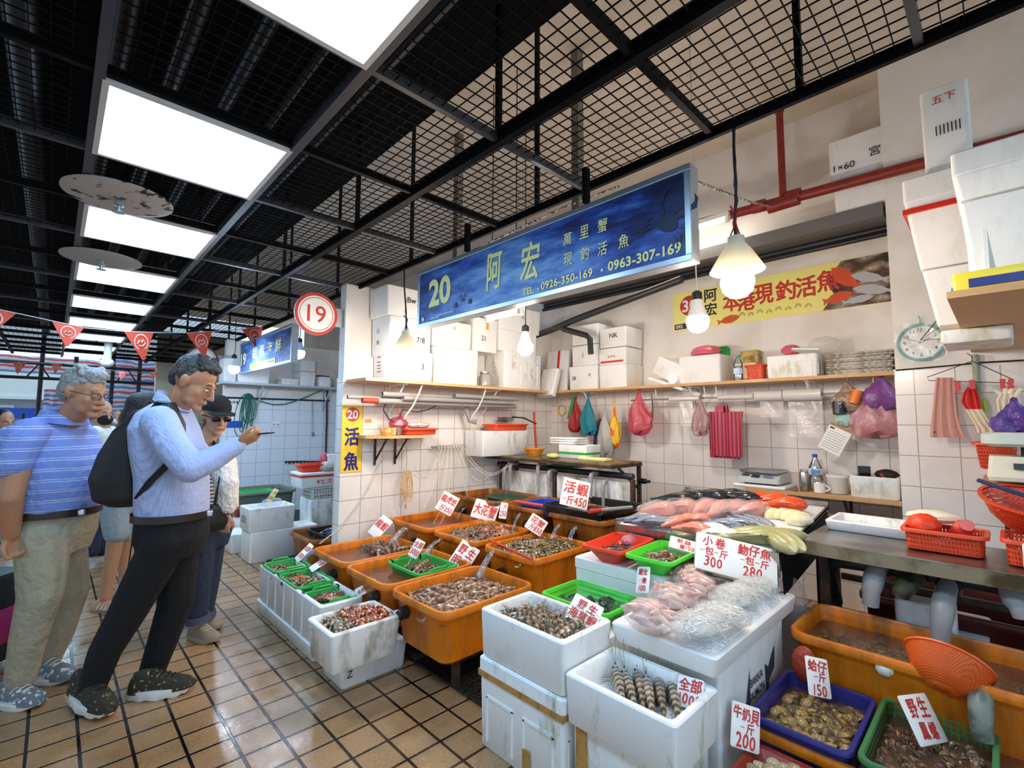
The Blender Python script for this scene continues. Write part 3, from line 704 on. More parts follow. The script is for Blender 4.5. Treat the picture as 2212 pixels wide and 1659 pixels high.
scatter(one('crab', crab_g(.05), M_crab2), 4, (2.5, 2.7, 2.75, 2.95), .508, 'reddish crab at the surface of the middle tub', 'crab', 'reddish crabs in the middle tub', .004, .3)
scatter(one('lobster', prawn_g(.24, .4, .024), M_prawn), 12, (1.75, 2.02, 3.25, 3.55), .395, 'dark lobster under water in the tub by the wall end', 'lobster', 'lobsters in the tub by the wall end', .006)
# fish: body with tail, fins and eyes
def fish_g(L=.25, h=.07, wd=.035, prof=None):
    g = G(); R = []; n = 12; pr = prof or [(0, .04), (.06, .42), (.15, .75), (.3, 1), (.45, .95), (.6, .75), (.75, .48), (.88, .26), (1, .2)]
    for t, k in pr:
        R.append([((.5-t)*L, wd/2*k**.8*math.cos(2*PI*j/12), h/2*k*math.sin(2*PI*j/12)) for j in range(12)])
    g.rings(R); return g
def fins_g(L, h):
    T = G(); T.add([(-.48*L, -.001, h*.1), (-.48*L, .001, -h*.1), (-.68*L, .001, -h*.45), (-.62*L, 0, 0), (-.68*L, -.001, h*.45)], [(0, 1, 2, 3, 4)])
    D = G(); D.add([(.18*L, 0, h*.46), (-.3*L, 0, h*.28), (-.28*L, 0, h*.46), (0, 0, h*.7)], [(0, 1, 2, 3)])
    P = G()
    for s in (-1, 1): P.add([(.18*L, s*h*.22, -h*.05), (.04*L, s*h*.32, h*.08), (.02*L, s*h*.34, -h*.18)], [(0, 1, 2)])
    E = G()
    for s in (-1, 1): E.ell((.4*L, s*h*.15, h*.1), (.008, .004, .008), 8, 6)
    return T, D, P, E
def fish(label, mx, L, h, wd, m, mf=None, group=None, cat='fish', prof=None, sc=1):
    t = part('fish', fish_g(L, h, wd, prof), m, None); T, D, P, E = fins_g(L, h)
    part('tail_fin', T, mf or m, t); part('dorsal_fin', D, mf or m, t); part('pectoral_fin', P, mf or m, t); part('eye', E, M_eye, t)
    t.matrix_world = mx; return tag(t, label, cat, group)
def skin(name, back, belly, rough=.22, sc=120, h=.02, streaks=None):
    def f(n):
        z = n.add('SeparateXYZ', i0=n.co()).outputs[2]
        c = n.mix(n.ramp(n.math('ADD', n.math('MULTIPLY', z, 1/h/2), .5), (.3, (0, 0, 0)), (.75, (1, 1, 1))), lin(belly), lin(back))
        if streaks:
            wv = n.add('TexWave', i0=n.co(), in_Scale=streaks[1], in_Distortion=2, wave_type='BANDS', bands_direction=streaks[2]); c = n.mix(n.ramp(wv, (.55, (0, 0, 0)), (.8, (1, 1, 1))), c, lin(streaks[0]))
        n.set(n.b.inputs['Base Color'], c); v = n.add('TexVoronoi', i0=n.co(), in_Scale=sc); n.bump(v, .25, .002)
    return mat(name, back, rough, fn=f, coat=.4)
M_fdark = skin('black fish skin', '1E1E22', '3A3A3E'); M_fred = skin('orange red fish skin', 'E2531E', 'F08A52'); M_fpink = skin('pink fish skin', 'E58A72', 'F6D8CE', streaks=('DC8A78', 22, 'Z'))
M_fsil = skin('silver fish skin', '8A94A0', 'E8ECEE', streaks=('5A6470', 16, 'Z')); M_fyel = skin('yellow croaker skin', 'A39F66', 'F4EAC0', .34, h=.035); M_fwhite = skin('white cuttlefish skin', 'F2EEE8', 'FFFDF6'); M_fgrey = skin('mottled grey fish skin', '4A5048', 'A8AC9C')
# sloping steel display table
SL = math.atan2(.12, .94); TM = frame((2.56, 1.255, .765), (0, -1, 0), (math.cos(SL), 0, math.sin(SL)))
t = thing('fish_table', 'sloping stainless steel table of fish on ice', 'display table', mx=TM)
W2 = .465; g = G().box(-W2, W2, 0, .95, -.012, 0)
for x in (-W2, W2-.004): g.box(x, x+.004, 0, .95, -.08, .012)
part('tray', g, M_steel, t, smooth=False)
part('front_lip', G().box(-W2, W2, -.004, 0, -.11, .012), M_steel, t, smooth=False)
part('back_lip', G().box(-W2, W2, .95, .954, -.08, .03), M_steel, t, smooth=False)
for sx in (-1, 1):
    for y, l in ((.04, .75), (.9, .86)): part('leg', G().box(sx*.42-.02, sx*.42+.02, y-.02, y+.02, -l, -.012), M_stand, t, smooth=False, mx=MX.Rotation(-SL, 4, 'X') @ MX.Translation((0, 0, 0)))
part('side_panel', G().box(W2, W2+.006, .02, .9, -.2, -.02), M_black, t, smooth=False)
def ice_fn(n):
    v = n.add('TexVoronoi', i0=n.co(), in_Scale=70); n.bump(v, .7, .012); n.b.inputs['Coat Weight'].default_value = .2
M_ice = mat('crushed ice', 'FAFBFB', .18, fn=ice_fn)
def ice(label, w_, d_, mx, h=.02, n=30):
    r = random.Random(label); g = G()
    def f(a, b):
        e = min(1, 6*min(a, 1-a), 6*min(b, 1-b)); return ((a-.5)*w_, (b-.5)*d_, h*e*(.6+.4*math.sin(a*9+1)*math.sin(b*7))+r.uniform(-.003, .003)*e)
    g.grid(f, n, n)
    return local('crushed_ice', g, M_ice, label, 'ice', mx, kind='stuff')
ice('bed of crushed ice under the fish on the steel table', .92, .93, TM @ MX.Translation((0, .475, .0)), .035)
def tz(x, y): return (1340+x/4.809, 1040+y/4.809)
def on_table(zx, zy, rz, tilt=0, lift=.03, roll=0):
    u, v = at_frame(*tz(zx, zy), TM @ MX.Translation((0, 0, lift))); u = max(-.43, min(.43, u)); v = max(.03, min(.92, v))
    return TM @ MX.Translation((u, v, lift)) @ rotm(roll, tilt, rz)
for i, (x, y, rz) in enumerate(((560, 190, .5), (730, 160, .3), (915, 150, .2), (1090, 150, .4), (1225, 170, .1))):
    fish('black fish at the back of the steel table, %s of five from left' % ('first', 'second', 'third', 'fourth', 'fifth')[i], on_table(x, y, rz, 0, .075, 1.3), .3, .12, .1, M_fdark, group='black fish on the steel table')
for i, (x, y, rz) in enumerate(((1375, 190, .9), (1540, 200, .7), (1690, 240, .45))):
    fish('orange red fish at the back of the steel table, %s' % ('smallest, next to the black fish', 'the middle of three', 'nearest the scale shelf corner')[i], on_table(x, y, rz, 0, .065, 1.2), .27, .14, .1, M_fred, group='orange red fish')
M_film = clear('clear plastic film', (1, 1, 1), .04, .1, milk=.1, bump=.9, bscale=45, edge=.3)
def bagfilm(label, mx, r, group=None, sq=.5, seed=1, m=None, name='plastic_bag', cat='bag', kind=None):
    g = G(); rd = random.Random(seed); ph = [rd.uniform(0, 6) for _ in range(6)]
    g.ell((0, 0, 0), (1, 1, 1), 24, 14)
    g.v = [(x*r[0]*(1+.07*math.sin(7*y+ph[0])+.05*math.sin(13*z+ph[1])), y*r[1]*(1+.07*math.sin(8*x+ph[2])+.05*math.sin(11*z+ph[3])), z*r[2]*(1+.08*math.sin(9*x+5*y+ph[4]))+ (0 if z > 0 else 0)) for x, y, z in g.v]
    return local(name, g, m or M_film, label, cat, mx, group, kind=kind)
PK = ((400, 290, .7), (625, 265, .6), (865, 275, 1.5), (1015, 295, 1.5), (1160, 285, 1.3), (1330, 300, .9))
for i, (x, y, rz) in enumerate(PK):
    mx = on_table(x, y, rz, 0, .055, 1.2)
    fish('pink fish in clear film on the steel table, %s in its row from left' % ('first', 'second', 'third', 'fourth', 'fifth', 'sixth')[i], mx, .23, .13, .1, M_fpink, group='pink fish in film')
    bagfilm('clear film wrapped round the pink fish that is %s from left' % ('first', 'second', 'third', 'fourth', 'fifth', 'sixth')[i], mx, (.135, .058, .08), 'clear film on the pink fish', seed=i, name='plastic_wrap', cat='plastic wrap')
for i, (x, y, rz) in enumerate(((565, 420, 1.3), (650, 400, 1.2), (770, 395, .9), (650, 530, .6), (770, 490, .2))):
    fish('pink striped fish before the row of wrapped fish, %s' % ('left one standing on end', 'second from the left', 'third, most striped', 'lower left by the ice edge', 'lower right with a yellow tie')[i], on_table(x, y, rz, 0, .05, 1.2), .2, .1, .07, M_fpink, group='pink striped fish')
for i, (x, y, rz) in enumerate(((215, 390, .2), (300, 420, .1), (390, 425, .05))):
    fish('silver striped fish at the near left table corner, %s' % ('back one', 'middle one', 'front one')[i], on_table(x, y, rz+.4, 0, .045, 1.2), .3, .09, .06, M_fsil, group='silver fish at the corner')
for i, (x, y, rz) in enumerate(((1000, 440, .35), (1120, 415, .4), (1200, 430, .3), (1290, 395, -.5), (1390, 390, -.6), (1450, 400, -.7), (1330, 430, -.4))):
    fish('slim silver fish on the steel table, %s' % ('nearest the cuttlefish', 'with a dark back', 'beside the dark backed one', 'first of the fanned ones', 'second of the fanned ones', 'last of the fanned ones', 'under the fanned ones')[i], on_table(x, y, rz, 0, .05, 1.1), .3, .06, .045, M_fsil, group='slim silver fish')
for i, (x, y, rz) in enumerate(((880, 490, .5), (980, 560, .2), (1080, 540, -.2))):
    fish('white cuttlefish on ice above the double price sign, %s' % ('left one', 'middle one', 'right one')[i], on_table(x, y, rz, 0, .045, 1.2), .24, .11, .07, M_fwhite, group='white cuttlefish', cat='cuttlefish')
for i, (x, y, rz, L) in enumerate(((1300, 545, .5, .34), (1400, 570, .55, .36), (1510, 570, .6, .36), (1690, 610, -.8, .32), (1800, 590, -.75, .38))):
    fish('yellow green croaker fish %s' % ('at the left, partly behind the double sign', 'second from the left in the fan', 'third from the left, darkest back', 'at the right, hanging towards the table edge', 'slimmest one, its tail over the table edge')[i], on_table(x, y, rz, 0, .05, 1.2), L*1.1, .115, .085, M_fyel, group='yellow croakers')
M_roe = mat('pale yellow roe', 'EAD9A4', .25, var='F6EED6', vscale=20, coat=.4)
for i, (x, y, rz) in enumerate(((1500, 330, 1.2), (1590, 350, 1.3), (1690, 350, 1.2), (1780, 365, 1.0), (1850, 385, .8), (1900, 420, .6))):
    g = G().tube([(-.07, 0, 0), (-.04, .006, .006), (0, 0, .008), (.04, -.006, .005), (.065, 0, 0)], [.01, .03, .036, .03, .012], 10)
    local('fish_roe', g, M_roe, 'pale yellow fish roe on ice, %s towards the table corner' % ('first', 'second', 'third', 'fourth', 'fifth', 'last')[i], 'roe', on_table(x, y, rz, 0, .03), 'fish roe')
# clams
def clam_g(r=.026, k=.8, h=.014):
    g = G(); n = 16
    for s in (-1, 1):
        R = []
        for i in range(6):
            q = i/5; R.append([(r*q*math.cos(2*PI*j/n)*(1 if math.cos(2*PI*j/n) > 0 else .85)-r*.25*(1-q), r*k*q*math.sin(2*PI*j/n)*(1-.12*math.cos(2*PI*j/n)), s*h*(1-q*q)**.7) for j in range(n)])
        g.rings(R, True, False)
    return g
def shell_mat(name, a, b, c, off=(.022, .004, 0)):
    def f(n):
        mp = n.add('Mapping', i0=n.co()); mp.inputs[1].default_value = off; wv = n.add('TexWave', i0=mp, in_Scale=42, in_Distortion=2.2, wave_type='RINGS', rings_direction='SPHERICAL'); ob = n.add('ObjectInfo').outputs['Random']
        col = n.mix(n.ramp(ob, (.25, (0, 0, 0)), (.8, (1, 1, 1))), lin(a), lin(b)); n.set(n.b.inputs['Base Color'], n.mix(n.ramp(wv, (.3, (0, 0, 0)), (1, (.5, .5, .5))), col, lin(c))); n.bump(wv, .3, .003)
    return mat(name, a, .3, fn=f, coat=.2)
M_clam = shell_mat('brown clam shell', '6A5634', 'B89A5E', '3A2E1E'); M_clam2 = shell_mat('grey clam shell', '6C6A58', 'A09A7C', '4A4638'); M_clam3 = shell_mat('cream clam shell', '9A8C66', 'D6C8A0', '6A5C40')
clam = lambda m, r=.026: one('clam', clam_g(r), m)
scatter(clam(M_clam, .028), 110, (2.0, 2.4, .45, .7), .246, 'brown clam on top of the heap in the dark blue crate', 'clam', 'clams in the blue crate', .008, .6)
scatter(clam(M_clam, .028), 40, (2.01, 2.39, .46, .69), .226, 'brown clam low down in the dark blue crate', 'clam', 'clams at the bottom of the blue crate', .006, .5)
scatter(clam(M_clam2, .024), 112, (2.5, 2.86, .08, .68), .378, 'small grey clam under the water of the long orange tub', 'clam', 'clams in the long orange tub', .006, .5)
scatter(clam(M_clam3, .034), 34, (1.69, 1.89, .37, .68), .222, 'cream clam in the dark red tray', 'clam', 'clams in the dark red tray', .02, .7)
def snail_g():
    g = G(); q = []
    for i in range(41): t = i/40; a = t*5.5*PI; r = .012*(1-t)+.0006; q.append((r*.75*math.cos(a), r*.75*math.sin(a), .04*t**.9))
    return g.tube(q, [.0085*(1-i/40)+.0006 for i in range(41)], 7)
M_snail = shell_mat('brown snail shell', '5E4632', '96785A', '382A20', (0, 0, 0))
def snail():
    o = part('sea_snail', snail_g(), M_snail, None); o.data.transform(MX.Rotation(PI/2, 4, 'Y') @ MX.Translation((0, 0, -.018))); return o
scatter(snail, 190, (2.0, 2.44, .1, .37), .24, 'brown sea snail in the dull green crate', 'sea snail', 'sea snails in the green crate', .012, .5)
scatter(snail, 90, (2.5, 2.86, -.46, .02), .385, 'dark sea snail under the water at the right end of the long orange tub', 'sea snail', 'sea snails in the long tub', .01, .5)
mesh('red_net_mat', G().box(2.83, 2.86, -.45, .04, .375, .4), mat('red net edge', 'A8452E', .5), 'red edge of the netting under water in the long orange tub', 'net')
# tiger prawns in the white boxes
TP = withp('tiger_prawn', prawn_g(.14, .9, .0155), M_tiger, ('feeler', feelers(.14, .015, .45), M_ant))
scatter(TP, 40, (1.525, 1.64, 1.28, 1.58), .528, 'striped tiger prawn on top of the heap in the box above the taped box', 'prawn', 'tiger prawns in the front box', .014, .35)
scatter(TP, 26, (1.525, 1.64, 1.28, 1.58), .508, 'striped tiger prawn lying low in the heap in the box above the taped box', 'prawn', 'lower tiger prawns in the front box', .006, .2)
o_ = withp('tiger_prawn', prawn_g(.15, .9, .016, False), M_tiger)
scatter(o_, 16, (1.1, 1.22, 2.4, 2.58), .318, 'pale striped prawn in the stained foam box', 'prawn', 'prawns in the stained box', .01, .3)
scatter(one('crab', crab_g(.032), M_crab2), 26, (1.22, 1.38, 2.4, 2.58), .322, 'orange brown patterned crab in the stained foam box', 'crab', 'crabs in the stained box', .012, .6)
ice('crushed ice under the six large prawns', .25, .38, MX.Translation((1.577, .965, .372)), .02)
ice('ice and water in the stained foam box', .34, .25, MX.Translation((1.23, 2.485, .285)), .015)
ice('crushed ice under the tiger prawns of the front box', .26, .42, MX.Translation((1.58, 1.43, .492)), .012)
p6 = ((1330, 1455, 1345, 1515), (1348, 1460, 1372, 1530), (1375, 1452, 1390, 1530), (1395, 1472, 1410, 1545), (1420, 1470, 1435, 1550), (1450, 1480, 1465, 1555))
for i, (hx, hy, tx, ty) in enumerate(p6):
    a, b = at(hx, hy, Z=.415), at(tx, ty, Z=.40); d = a-b; L = .2
    o = withp('tiger_prawn', prawn_g(L, .25, .026), M_tiger, ('feeler', feelers(L, .026, 1.5), M_ant), ('eye', G().ell((L*.46, .008, .034), (.004,)*3, 8, 6).ell((L*.46, -.008, .034), (.004,)*3, 8, 6), M_eye))()
    o.matrix_world = MX.Translation((a+b)/2) @ rotm(0, -.05, math.atan2(d.y, d.x)) ; o.location.z = .395
    tag(o, 'large striped tiger prawn on ice, %s in the row of six' % ('first on the far left', 'second from the left', 'third from the left', 'fourth from the left', 'fifth from the left', 'last on the right')[i], 'prawn', 'row of six large prawns')
# contents of the green baskets and the trays
scatter(one('crab', crab_g(.022), M_crab), 14, (1.2, 1.4, 3.62, 3.82), .292, 'tiny shellfish in the furthest green basket', 'shellfish', 'shellfish in the furthest basket', .006, .3)
scatter(one('crab', crab_g(.028), M_crab), 16, (1.2, 1.4, 3.2, 3.5), .3, 'small tied crab in the middle green basket', 'crab', 'crabs in the middle green basket', .01, .4)
scatter(one('crab', crab_g(.026), M_crab3), 6, (1.22, 1.38, 2.95, 3.06), .285, 'small pale crab in the near green basket', 'crab', 'pale crabs in the near green basket', .008, .4)
o = part('crab', crab_g(.055), M_crab2, None); o.location = (1.31, 2.9, .29); o.rotation_euler = (.2, .1, .6); tag(o, 'orange crab with white spots in the near green basket', 'crab')
o = part('lobster', prawn_g(.26, .5, .028), M_prawn, None); part('feeler', feelers(.26, .028), M_ant, o); o.location = (1.83, 2.76, .408); o.rotation_euler = (0, 0, .5); tag(o, 'brown lobster in the square green basket', 'lobster')
scatter(one('crab', crab_g(.03), M_crab), 8, (1.74, 1.92, 2.62, 2.88), .405, 'dark crab beside the lobster in the square green basket', 'crab', 'crabs in the square green basket', .006, .3)
mk = lambda: fish('', MX(), .15, .06, .03, M_fgrey)
scatter(mk, 16, (1.94, 2.12, 1.38, 1.66), .465, 'mottled grey fish in the lime green basket', 'fish', 'fish in the lime basket', .01, .3, sc=(.8, 1))
mk = lambda: fish('', MX(), .13, .035, .02, skin('dark strip skin', '5A4A42', '9A867A'))
scatter(mk, 9, (2.21, 2.46, 1.48, 1.61), .695, 'dark fish strip in the red tray', 'fish', 'fish strips in the red tray', .006, .2)
scatter(one('prawn', prawn_g(.12, .4, .016), M_crab3), 9, (2.22, 2.47, 1.2, 1.34), .69, 'grey shellfish piece in the lime tray', 'shellfish', 'pieces in the lime tray', .006, .2)
mesh('tray_water', G().rr([(.36, .2, .03, 0)], False, True), M_water2, 'clear water in the lime green tray', 'water', base=(2.345, 1.27, .71), kind='stuff')
bagfilm('scrap of pink plastic in the red tray', MX.Translation((2.44, 1.55, .72)), (.05, .04, .03), m=clear('pink film', (1, .75, .8), .1, .1, milk=.3, milkcol='F29AAE', bump=.6), name='plastic_scrap', cat='plastic scrap')
# ice tray: squid bags and whitebait bags
ice('heap of crushed ice filling the big white foam tray', .9, .425, MX.Translation((2.18, .965, .568)), .055, 44)
M_squid = mat('pink squid', 'E9C0B2', .25, var='C98E80', vscale=18, coat=.4)
M_bait = mat('white whitebait', 'E9E7DE', .35, coat=.3)
def contents(kind, r, n, seed):
    rd = random.Random(seed); g = G().ell((0, 0, 0), [x*.72 for x in r], 20, 12)
    for _ in range(n):
        a, b, q = rd.uniform(0, 2*PI), rd.uniform(-.15, 1.2), rd.uniform(.55, .9)
        p = V((r[0]*q*math.cos(a)*math.cos(b), r[1]*q*math.sin(a)*math.cos(b), r[2]*.85*math.sin(b))); d = V((rd.uniform(-1, 1), rd.uniform(-1, 1), rd.uniform(-.3, .3))).normalized(); L = .028 if kind else .06
        e = V((-d.y, d.x, .2))*L*.2
        if kind: g.tube([p-d*L, p+e, p+d*L], [.0008, .0024, .001], 5)
        else: g.tube([p-d*L*.6, p-d*L*.2+e*.3, p+d*L*.2+e*.3, p+d*L*.6, p+d*L], [.004, .014, .015, .009, .001], 8)
    return g
BG = [(1400, 1320, 0, 'nearest pink squid bag on the ice tray', .6, (.105, .085, .05)), (1452, 1285, 0, 'pink squid bag behind the nearest one', .3, (.105, .09, .05)), (1500, 1262, 0, 'pink squid bag right under the double price sign', .5, (.12, .09, .055)), (1475, 1235, 0, 'pink squid bag furthest back beside the lime tray', .2, (.1, .08, .05)),
      (1512, 1340, 1, 'nearest whitebait bag on the ice tray', -.3, (.12, .09, .045)), (1560, 1318, 1, 'whitebait bag in the middle of the tray', -.2, (.11, .09, .04)), (1590, 1280, 1, 'whitebait bag with a gathered knot', -.1, (.12, .09, .045)), (1630, 1262, 1, 'whitebait bag furthest right below the double sign', -.3, (.11, .08, .045))]
for i, (px, py, k, lb, rz, r) in enumerate(BG):
    p = at(px, py, Z=.655); mx = MX.Translation((min(p.x, 2.55), min(p.y, 1.14), .612+r[2]*.55)) @ MX.Rotation(rz, 4, 'Z')
    t = thing('food_bag', lb, 'bag of seafood', group='bags of whitebait' if k else 'bags of squid', mx=mx)
    c = part('whitebait' if k else 'squid', contents(k, r, 330 if k else 26, i), M_bait if k else M_squid, t); c['kind'] = 'stuff'
    f = bagfilm('', MX(), (r[0]*1.08, r[1]*1.08, r[2]*1.12), seed=i+9); f.parent = t; f.name = 'plastic_film'
    for kk in ('label', 'category'):
        if kk in f: del f[kk]
    if k: part('gathered_end', G().tube([(-r[0]*.9, 0, .01), (-r[0]*1.15, .01, .02), (-r[0]*1.35, .03, .015)], [.03, .012, .028], 10), M_film, t)
bagfilm('crumpled clear bag at the right end of the ice tray', MX.Translation((2.55, .86, .62)), (.07, .08, .05), seed=21)
bagfilm('crumpled clear plastic bag hanging behind the ice tray', MX.Translation((2.75, .8, .5)), (.06, .07, .12), seed=23)
# ------------------------------------------------------------------ hung signs, banner, lamps, bunting
M_ylet = mat('pale yellow lettering', 'F2EC9A', .5); M_white = mat('white plastic', 'F0EFEA', .4); M_wlet = mat('white print', 'E8EAF2', .5)
def sea(n):
    s = n.add('SeparateXYZ', i0=n.co()); x, y = s.outputs[0], s.outputs[1]
    wv = n.noise(3.2, n.co(scale=(1, 4, 1)), detail=6, rough=.6)
    t = n.math('ADD', n.math('ADD', n.math('MULTIPLY', n.math('ABSOLUTE', n.math('ADD', x, .12)), -.5), .76), n.math('MULTIPLY', n.math('SUBTRACT', wv, .5), 1.5))
    t = n.math('ADD', t, n.math('MULTIPLY', y, -.5))
    n.set(n.b.inputs['Base Color'], n.ramp(t, (.1, lin('14163A')), (.3, lin('1C2A66')), (.48, lin('2F56A8')), (.68, lin('5F8CC8')), (.9, lin('8FB4DC'))))
M_sea = mat('printed sea picture', rough=.35, fn=sea)
M_navy = mat('navy print', '161A40', .4)
def crab_print(g, x, y, k, z=.002, rot=0):
    """flat crab emblem"""
    q = G(); q.add([(.5*math.cos(a), .36*math.sin(a), 0) for a in [2*PI*i/14 for i in range(14)]], [tuple(range(14))])
    for s in (-1, 1):
        for i in range(3): a = -.5+.45*i; q.add([(s*.45, -.1-.1*i, 0), (s*.85, .05-.28*i, 0), (s*1.0, -.3-.3*i, 0), (s*.8, .0-.28*i, 0)], [(0, 1, 2, 3)])
        q.add([(s*.35, .25, 0), (s*.75, .6, 0), (s*.68, .65, 0), (s*.28, .33, 0)], [(0, 1, 2, 3)])
        q.add([(s*.66, .6, 0), (s*.95, .85, 0), (s*.8, 1.2, 0), (s*.55, 1.35, 0), (s*.72, 1.05, 0), (s*.6, .8, 0)], [tuple(range(6))])
        q.add([(s*.1, .33, 0), (s*.2, .5, 0), (s*.14, .52, 0)], [(0, 1, 2)])
    c, s_ = math.cos(rot), math.sin(rot)
    return g.add([(x+k*(a*c-b*s_), y+k*(a*s_+b*c), z) for a, b, _ in q.v], q.f)
MX20 = frame((1.75, 1.775, 2.228), (0, -1, 0), (0, 0, 1))
t = thing('shop_sign', 'long blue hanging sign reading 20 with two telephone numbers', 'sign', mx=MX20); W, H = 1.94, .395
part('panel', G().cb((0, 0, -.03), (W-.03, H-.03, .058)), M_sea, t, smooth=False)
g = G()
for s in (-1, 1):
    g.cb((0, s*(H/2-.014), -.028), (W, .028, .07)); g.cb((s*(W/2-.014), 0, -.0281), (.028, H-.05, .07))
part('frame', g, M_alu, t, smooth=False, bevel=.003)
g = G(); P = lambda px, py: at_frame(px, py, MX20)
def wr(s, px, py, h, bold=.02, **k): x, y = P(px, py); write(g, s, x, y, h, .0025, bold, **k)
wr('20', 950, 629, .185, .035); wr('TEL', 1141, 629, .037, .03); wr('0926-350-169', 1222, 604, .043, .03, space=1.05); wr('0963-307-169', 1388, 556, .046, .03, space=1.05)
x, y = P(1163, 625); g.cb((x, y, .0025), (.012, .012, .001)); x, y = P(1301, 584); g.cb((x, y, .0025), (.012, .012, .001))
wr('阿', 1068, 585, .21, .004, w=.13, shear=.1, fat=.012); wr('宏', 1145, 564, .2, .004, w=.14, shear=.12, fat=.012)
for ch, px, py in (('萬', 1227, 516), ('里', 1262, 501), ('蟹', 1302, 487), ('現', 1227, 560), ('釣', 1264, 548), ('活', 1302, 537), ('魚', 1347, 521)): wr(ch, px, py, .062, .006, w=.052, shear=.08)
part('lettering', g, M_ylet, t, smooth=False)
g = G(); wr('龜吼漁夫市集', 939, 687, .014, .02); wr('GUIHOU FISH MARKET', 962, 677, .013, .02); x, y = P(914, 690)
g.add([(x+.014*math.cos(a*PI/8), y+.014*math.sin(a*PI/8), .0025) for a in range(16)], [tuple(range(16))]); part('small_lettering', g, M_wlet, t, smooth=False)
x, y = P(1432, 480); part('crab_emblem', crab_print(G(), x+.02, y-.01, .10, .003, -.55), M_navy, t, smooth=False); x, y = P(1000, 648); part('crab_emblem', crab_print(G(), x, y, .03, .003), M_navy, t, smooth=False)
for d in (-.07, .07): part('printed_block', G().cb((x+d, y-.02, .003), (.03, .03, .001)), M_navy, t, smooth=False)
for px, py in ((1008, 545), (1265, 440)):
    p = at(px, py, X=1.74); mesh('sign_hanger', G().box(1.73, 1.76, p.y-.012, p.y+.012, 2.43, 2.6), M_black, 'black strap between the long blue sign and the rail, ' + ('left one' if px < 1100 else 'right one'), 'hanger', 'straps of the blue sign', smooth=False)
# neighbour's sign
a, b, c = at(521, 745, X=1.75), at(632, 703, X=1.75), at(521, 806, X=1.75); W, H = (a.y-b.y), (a.z-c.z)
MXN = frame((1.75, (a.y+b.y)/2, (a.z+c.z)/2), (0, -1, 0), (0, 0, 1))
t = thing('shop_sign', 'blue hanging sign of the neighbouring stall reading 19', 'sign', mx=MXN)
part('panel', G().cb((0, 0, -.03), (W, H, .058)), M_sea, t, smooth=False)
g = G()
for s in (-1, 1): g.cb((0, s*H/2, -.028), (W+.03, .025, .07)); g.cb((s*W/2, 0, -.0281), (.025, H-.03, .07))
part('frame', g, M_alu, t, smooth=False)
g = G(); write(g, '19', -W*.42, -.02, H*.42, .0025, .03, W*.12)
for i, ch in enumerate('銘春海鮮'): write(g, ch, -W*.17+i*W*.15, .02, H*.4, .0025, .006, W*.1)
part('lettering', g, M_ylet, t, smooth=False)
part('phone_label', G().cb((-.02, -H*.37, .002), (W*.5, H*.16, .003)), mat('yellow label', 'F0E64A', .5), t, smooth=False)
g = G(); write(g, '0937-426262 0930-796226', -.02, -H*.37, H*.09, .0045, .02, W*.46); part('phone_number', g, M_pen, t, smooth=False)
# round number signs
M_redp = mat('red print', 'C83A2C', .45)
def disc(g, r0, r1, z, n=40):
    return g.rings([[(r*math.cos(2*PI*j/n), r*math.sin(2*PI*j/n), z) for j in range(n)] for r in (r0, r1)], False, False)
def round_sign(num, label, px, py, Y, rpx, m):
    p = at(px, py, Y=Y); r = rpx*((p-CAM).dot(fw))/FPX; mx = frame(p, (1, 0, 0), (0, 0, 1))
    t = thing('number_sign', label, 'sign', mx=mx)
    part('disc', G().lathe([(r-.003, 0), (r, -.003), (r, -.02), (r-.003, -.022)], 40), M_white, t)
    g = G(); disc(g, r*.86, r, .001); disc(g, r*.76, r*.79, .001); write(g, num, 0, 0, r*.8, .001, .005); part('lettering', g, m, t, smooth=False)
    part('bracket', G().box(r*.7, max(r+.01, 1.765-p.x), -r*.45, r*.45, -.045, -.022), M_alu, t, smooth=False); return t
round_sign('19', 'round white sign with red rim reading 19 on the end of the wall', 684, 678, 3.93, 46, M_redp)
round_sign('18', 'round white sign with dark red rim reading 18 further down the aisle', 437, 778, 7.95, 31, mat('dark red print', '7A2A26', .45))
# yellow sign 20 live fish on the tiled wall
MXY = frame((at(761, 905, Y=YL-.002).x, YL-.004, at(761, 948, Y=YL).z), (1, 0, 0), (0, 0, 1)); a, b = at(739, 948, Y=YL), at(783, 948, Y=YL); W = b.x-a.x; H = at(760, 876, Y=YL).z-at(760, 1019, Y=YL).z
t = thing('wall_sign', 'upright yellow sign on the tiled wall reading 20 live fish', 'sign', mx=MXY); part('board', G().cb((0, 0, -.001), (W, H, .006)), mat('yellow board', 'F4C83A', .4), t, smooth=False)
g = G().add([(.062*math.cos(a*PI/16), H*.37+.062*math.sin(a*PI/16), .0025) for a in range(32)], [tuple(range(32))]); part('red_circle', g, M_redp, t, smooth=False)
g = G(); write(g, '20', 0, H*.37, .075, .004, .03); part('number', g, M_white, t, smooth=False)
g = G(); write(g, '活', 0, .02, .15, .0025, .004, .125, fat=.03); write(g, '魚', 0, -.19, .15, .0025, .004, .125, fat=.03); part('lettering', g, mat('dark blue print', '221F6E', .5), t, smooth=False)
mesh('sticker', G().box(at(788, 908, Y=YL).x, at(802, 908, Y=YL).x, YL-.004, YL-.001, at(790, 913, Y=YL).z, at(790, 905, Y=YL).z), mat('orange sticker', 'E8903A', .5), 'small orange sticker right of the yellow 20 sign', 'sticker', smooth=False)
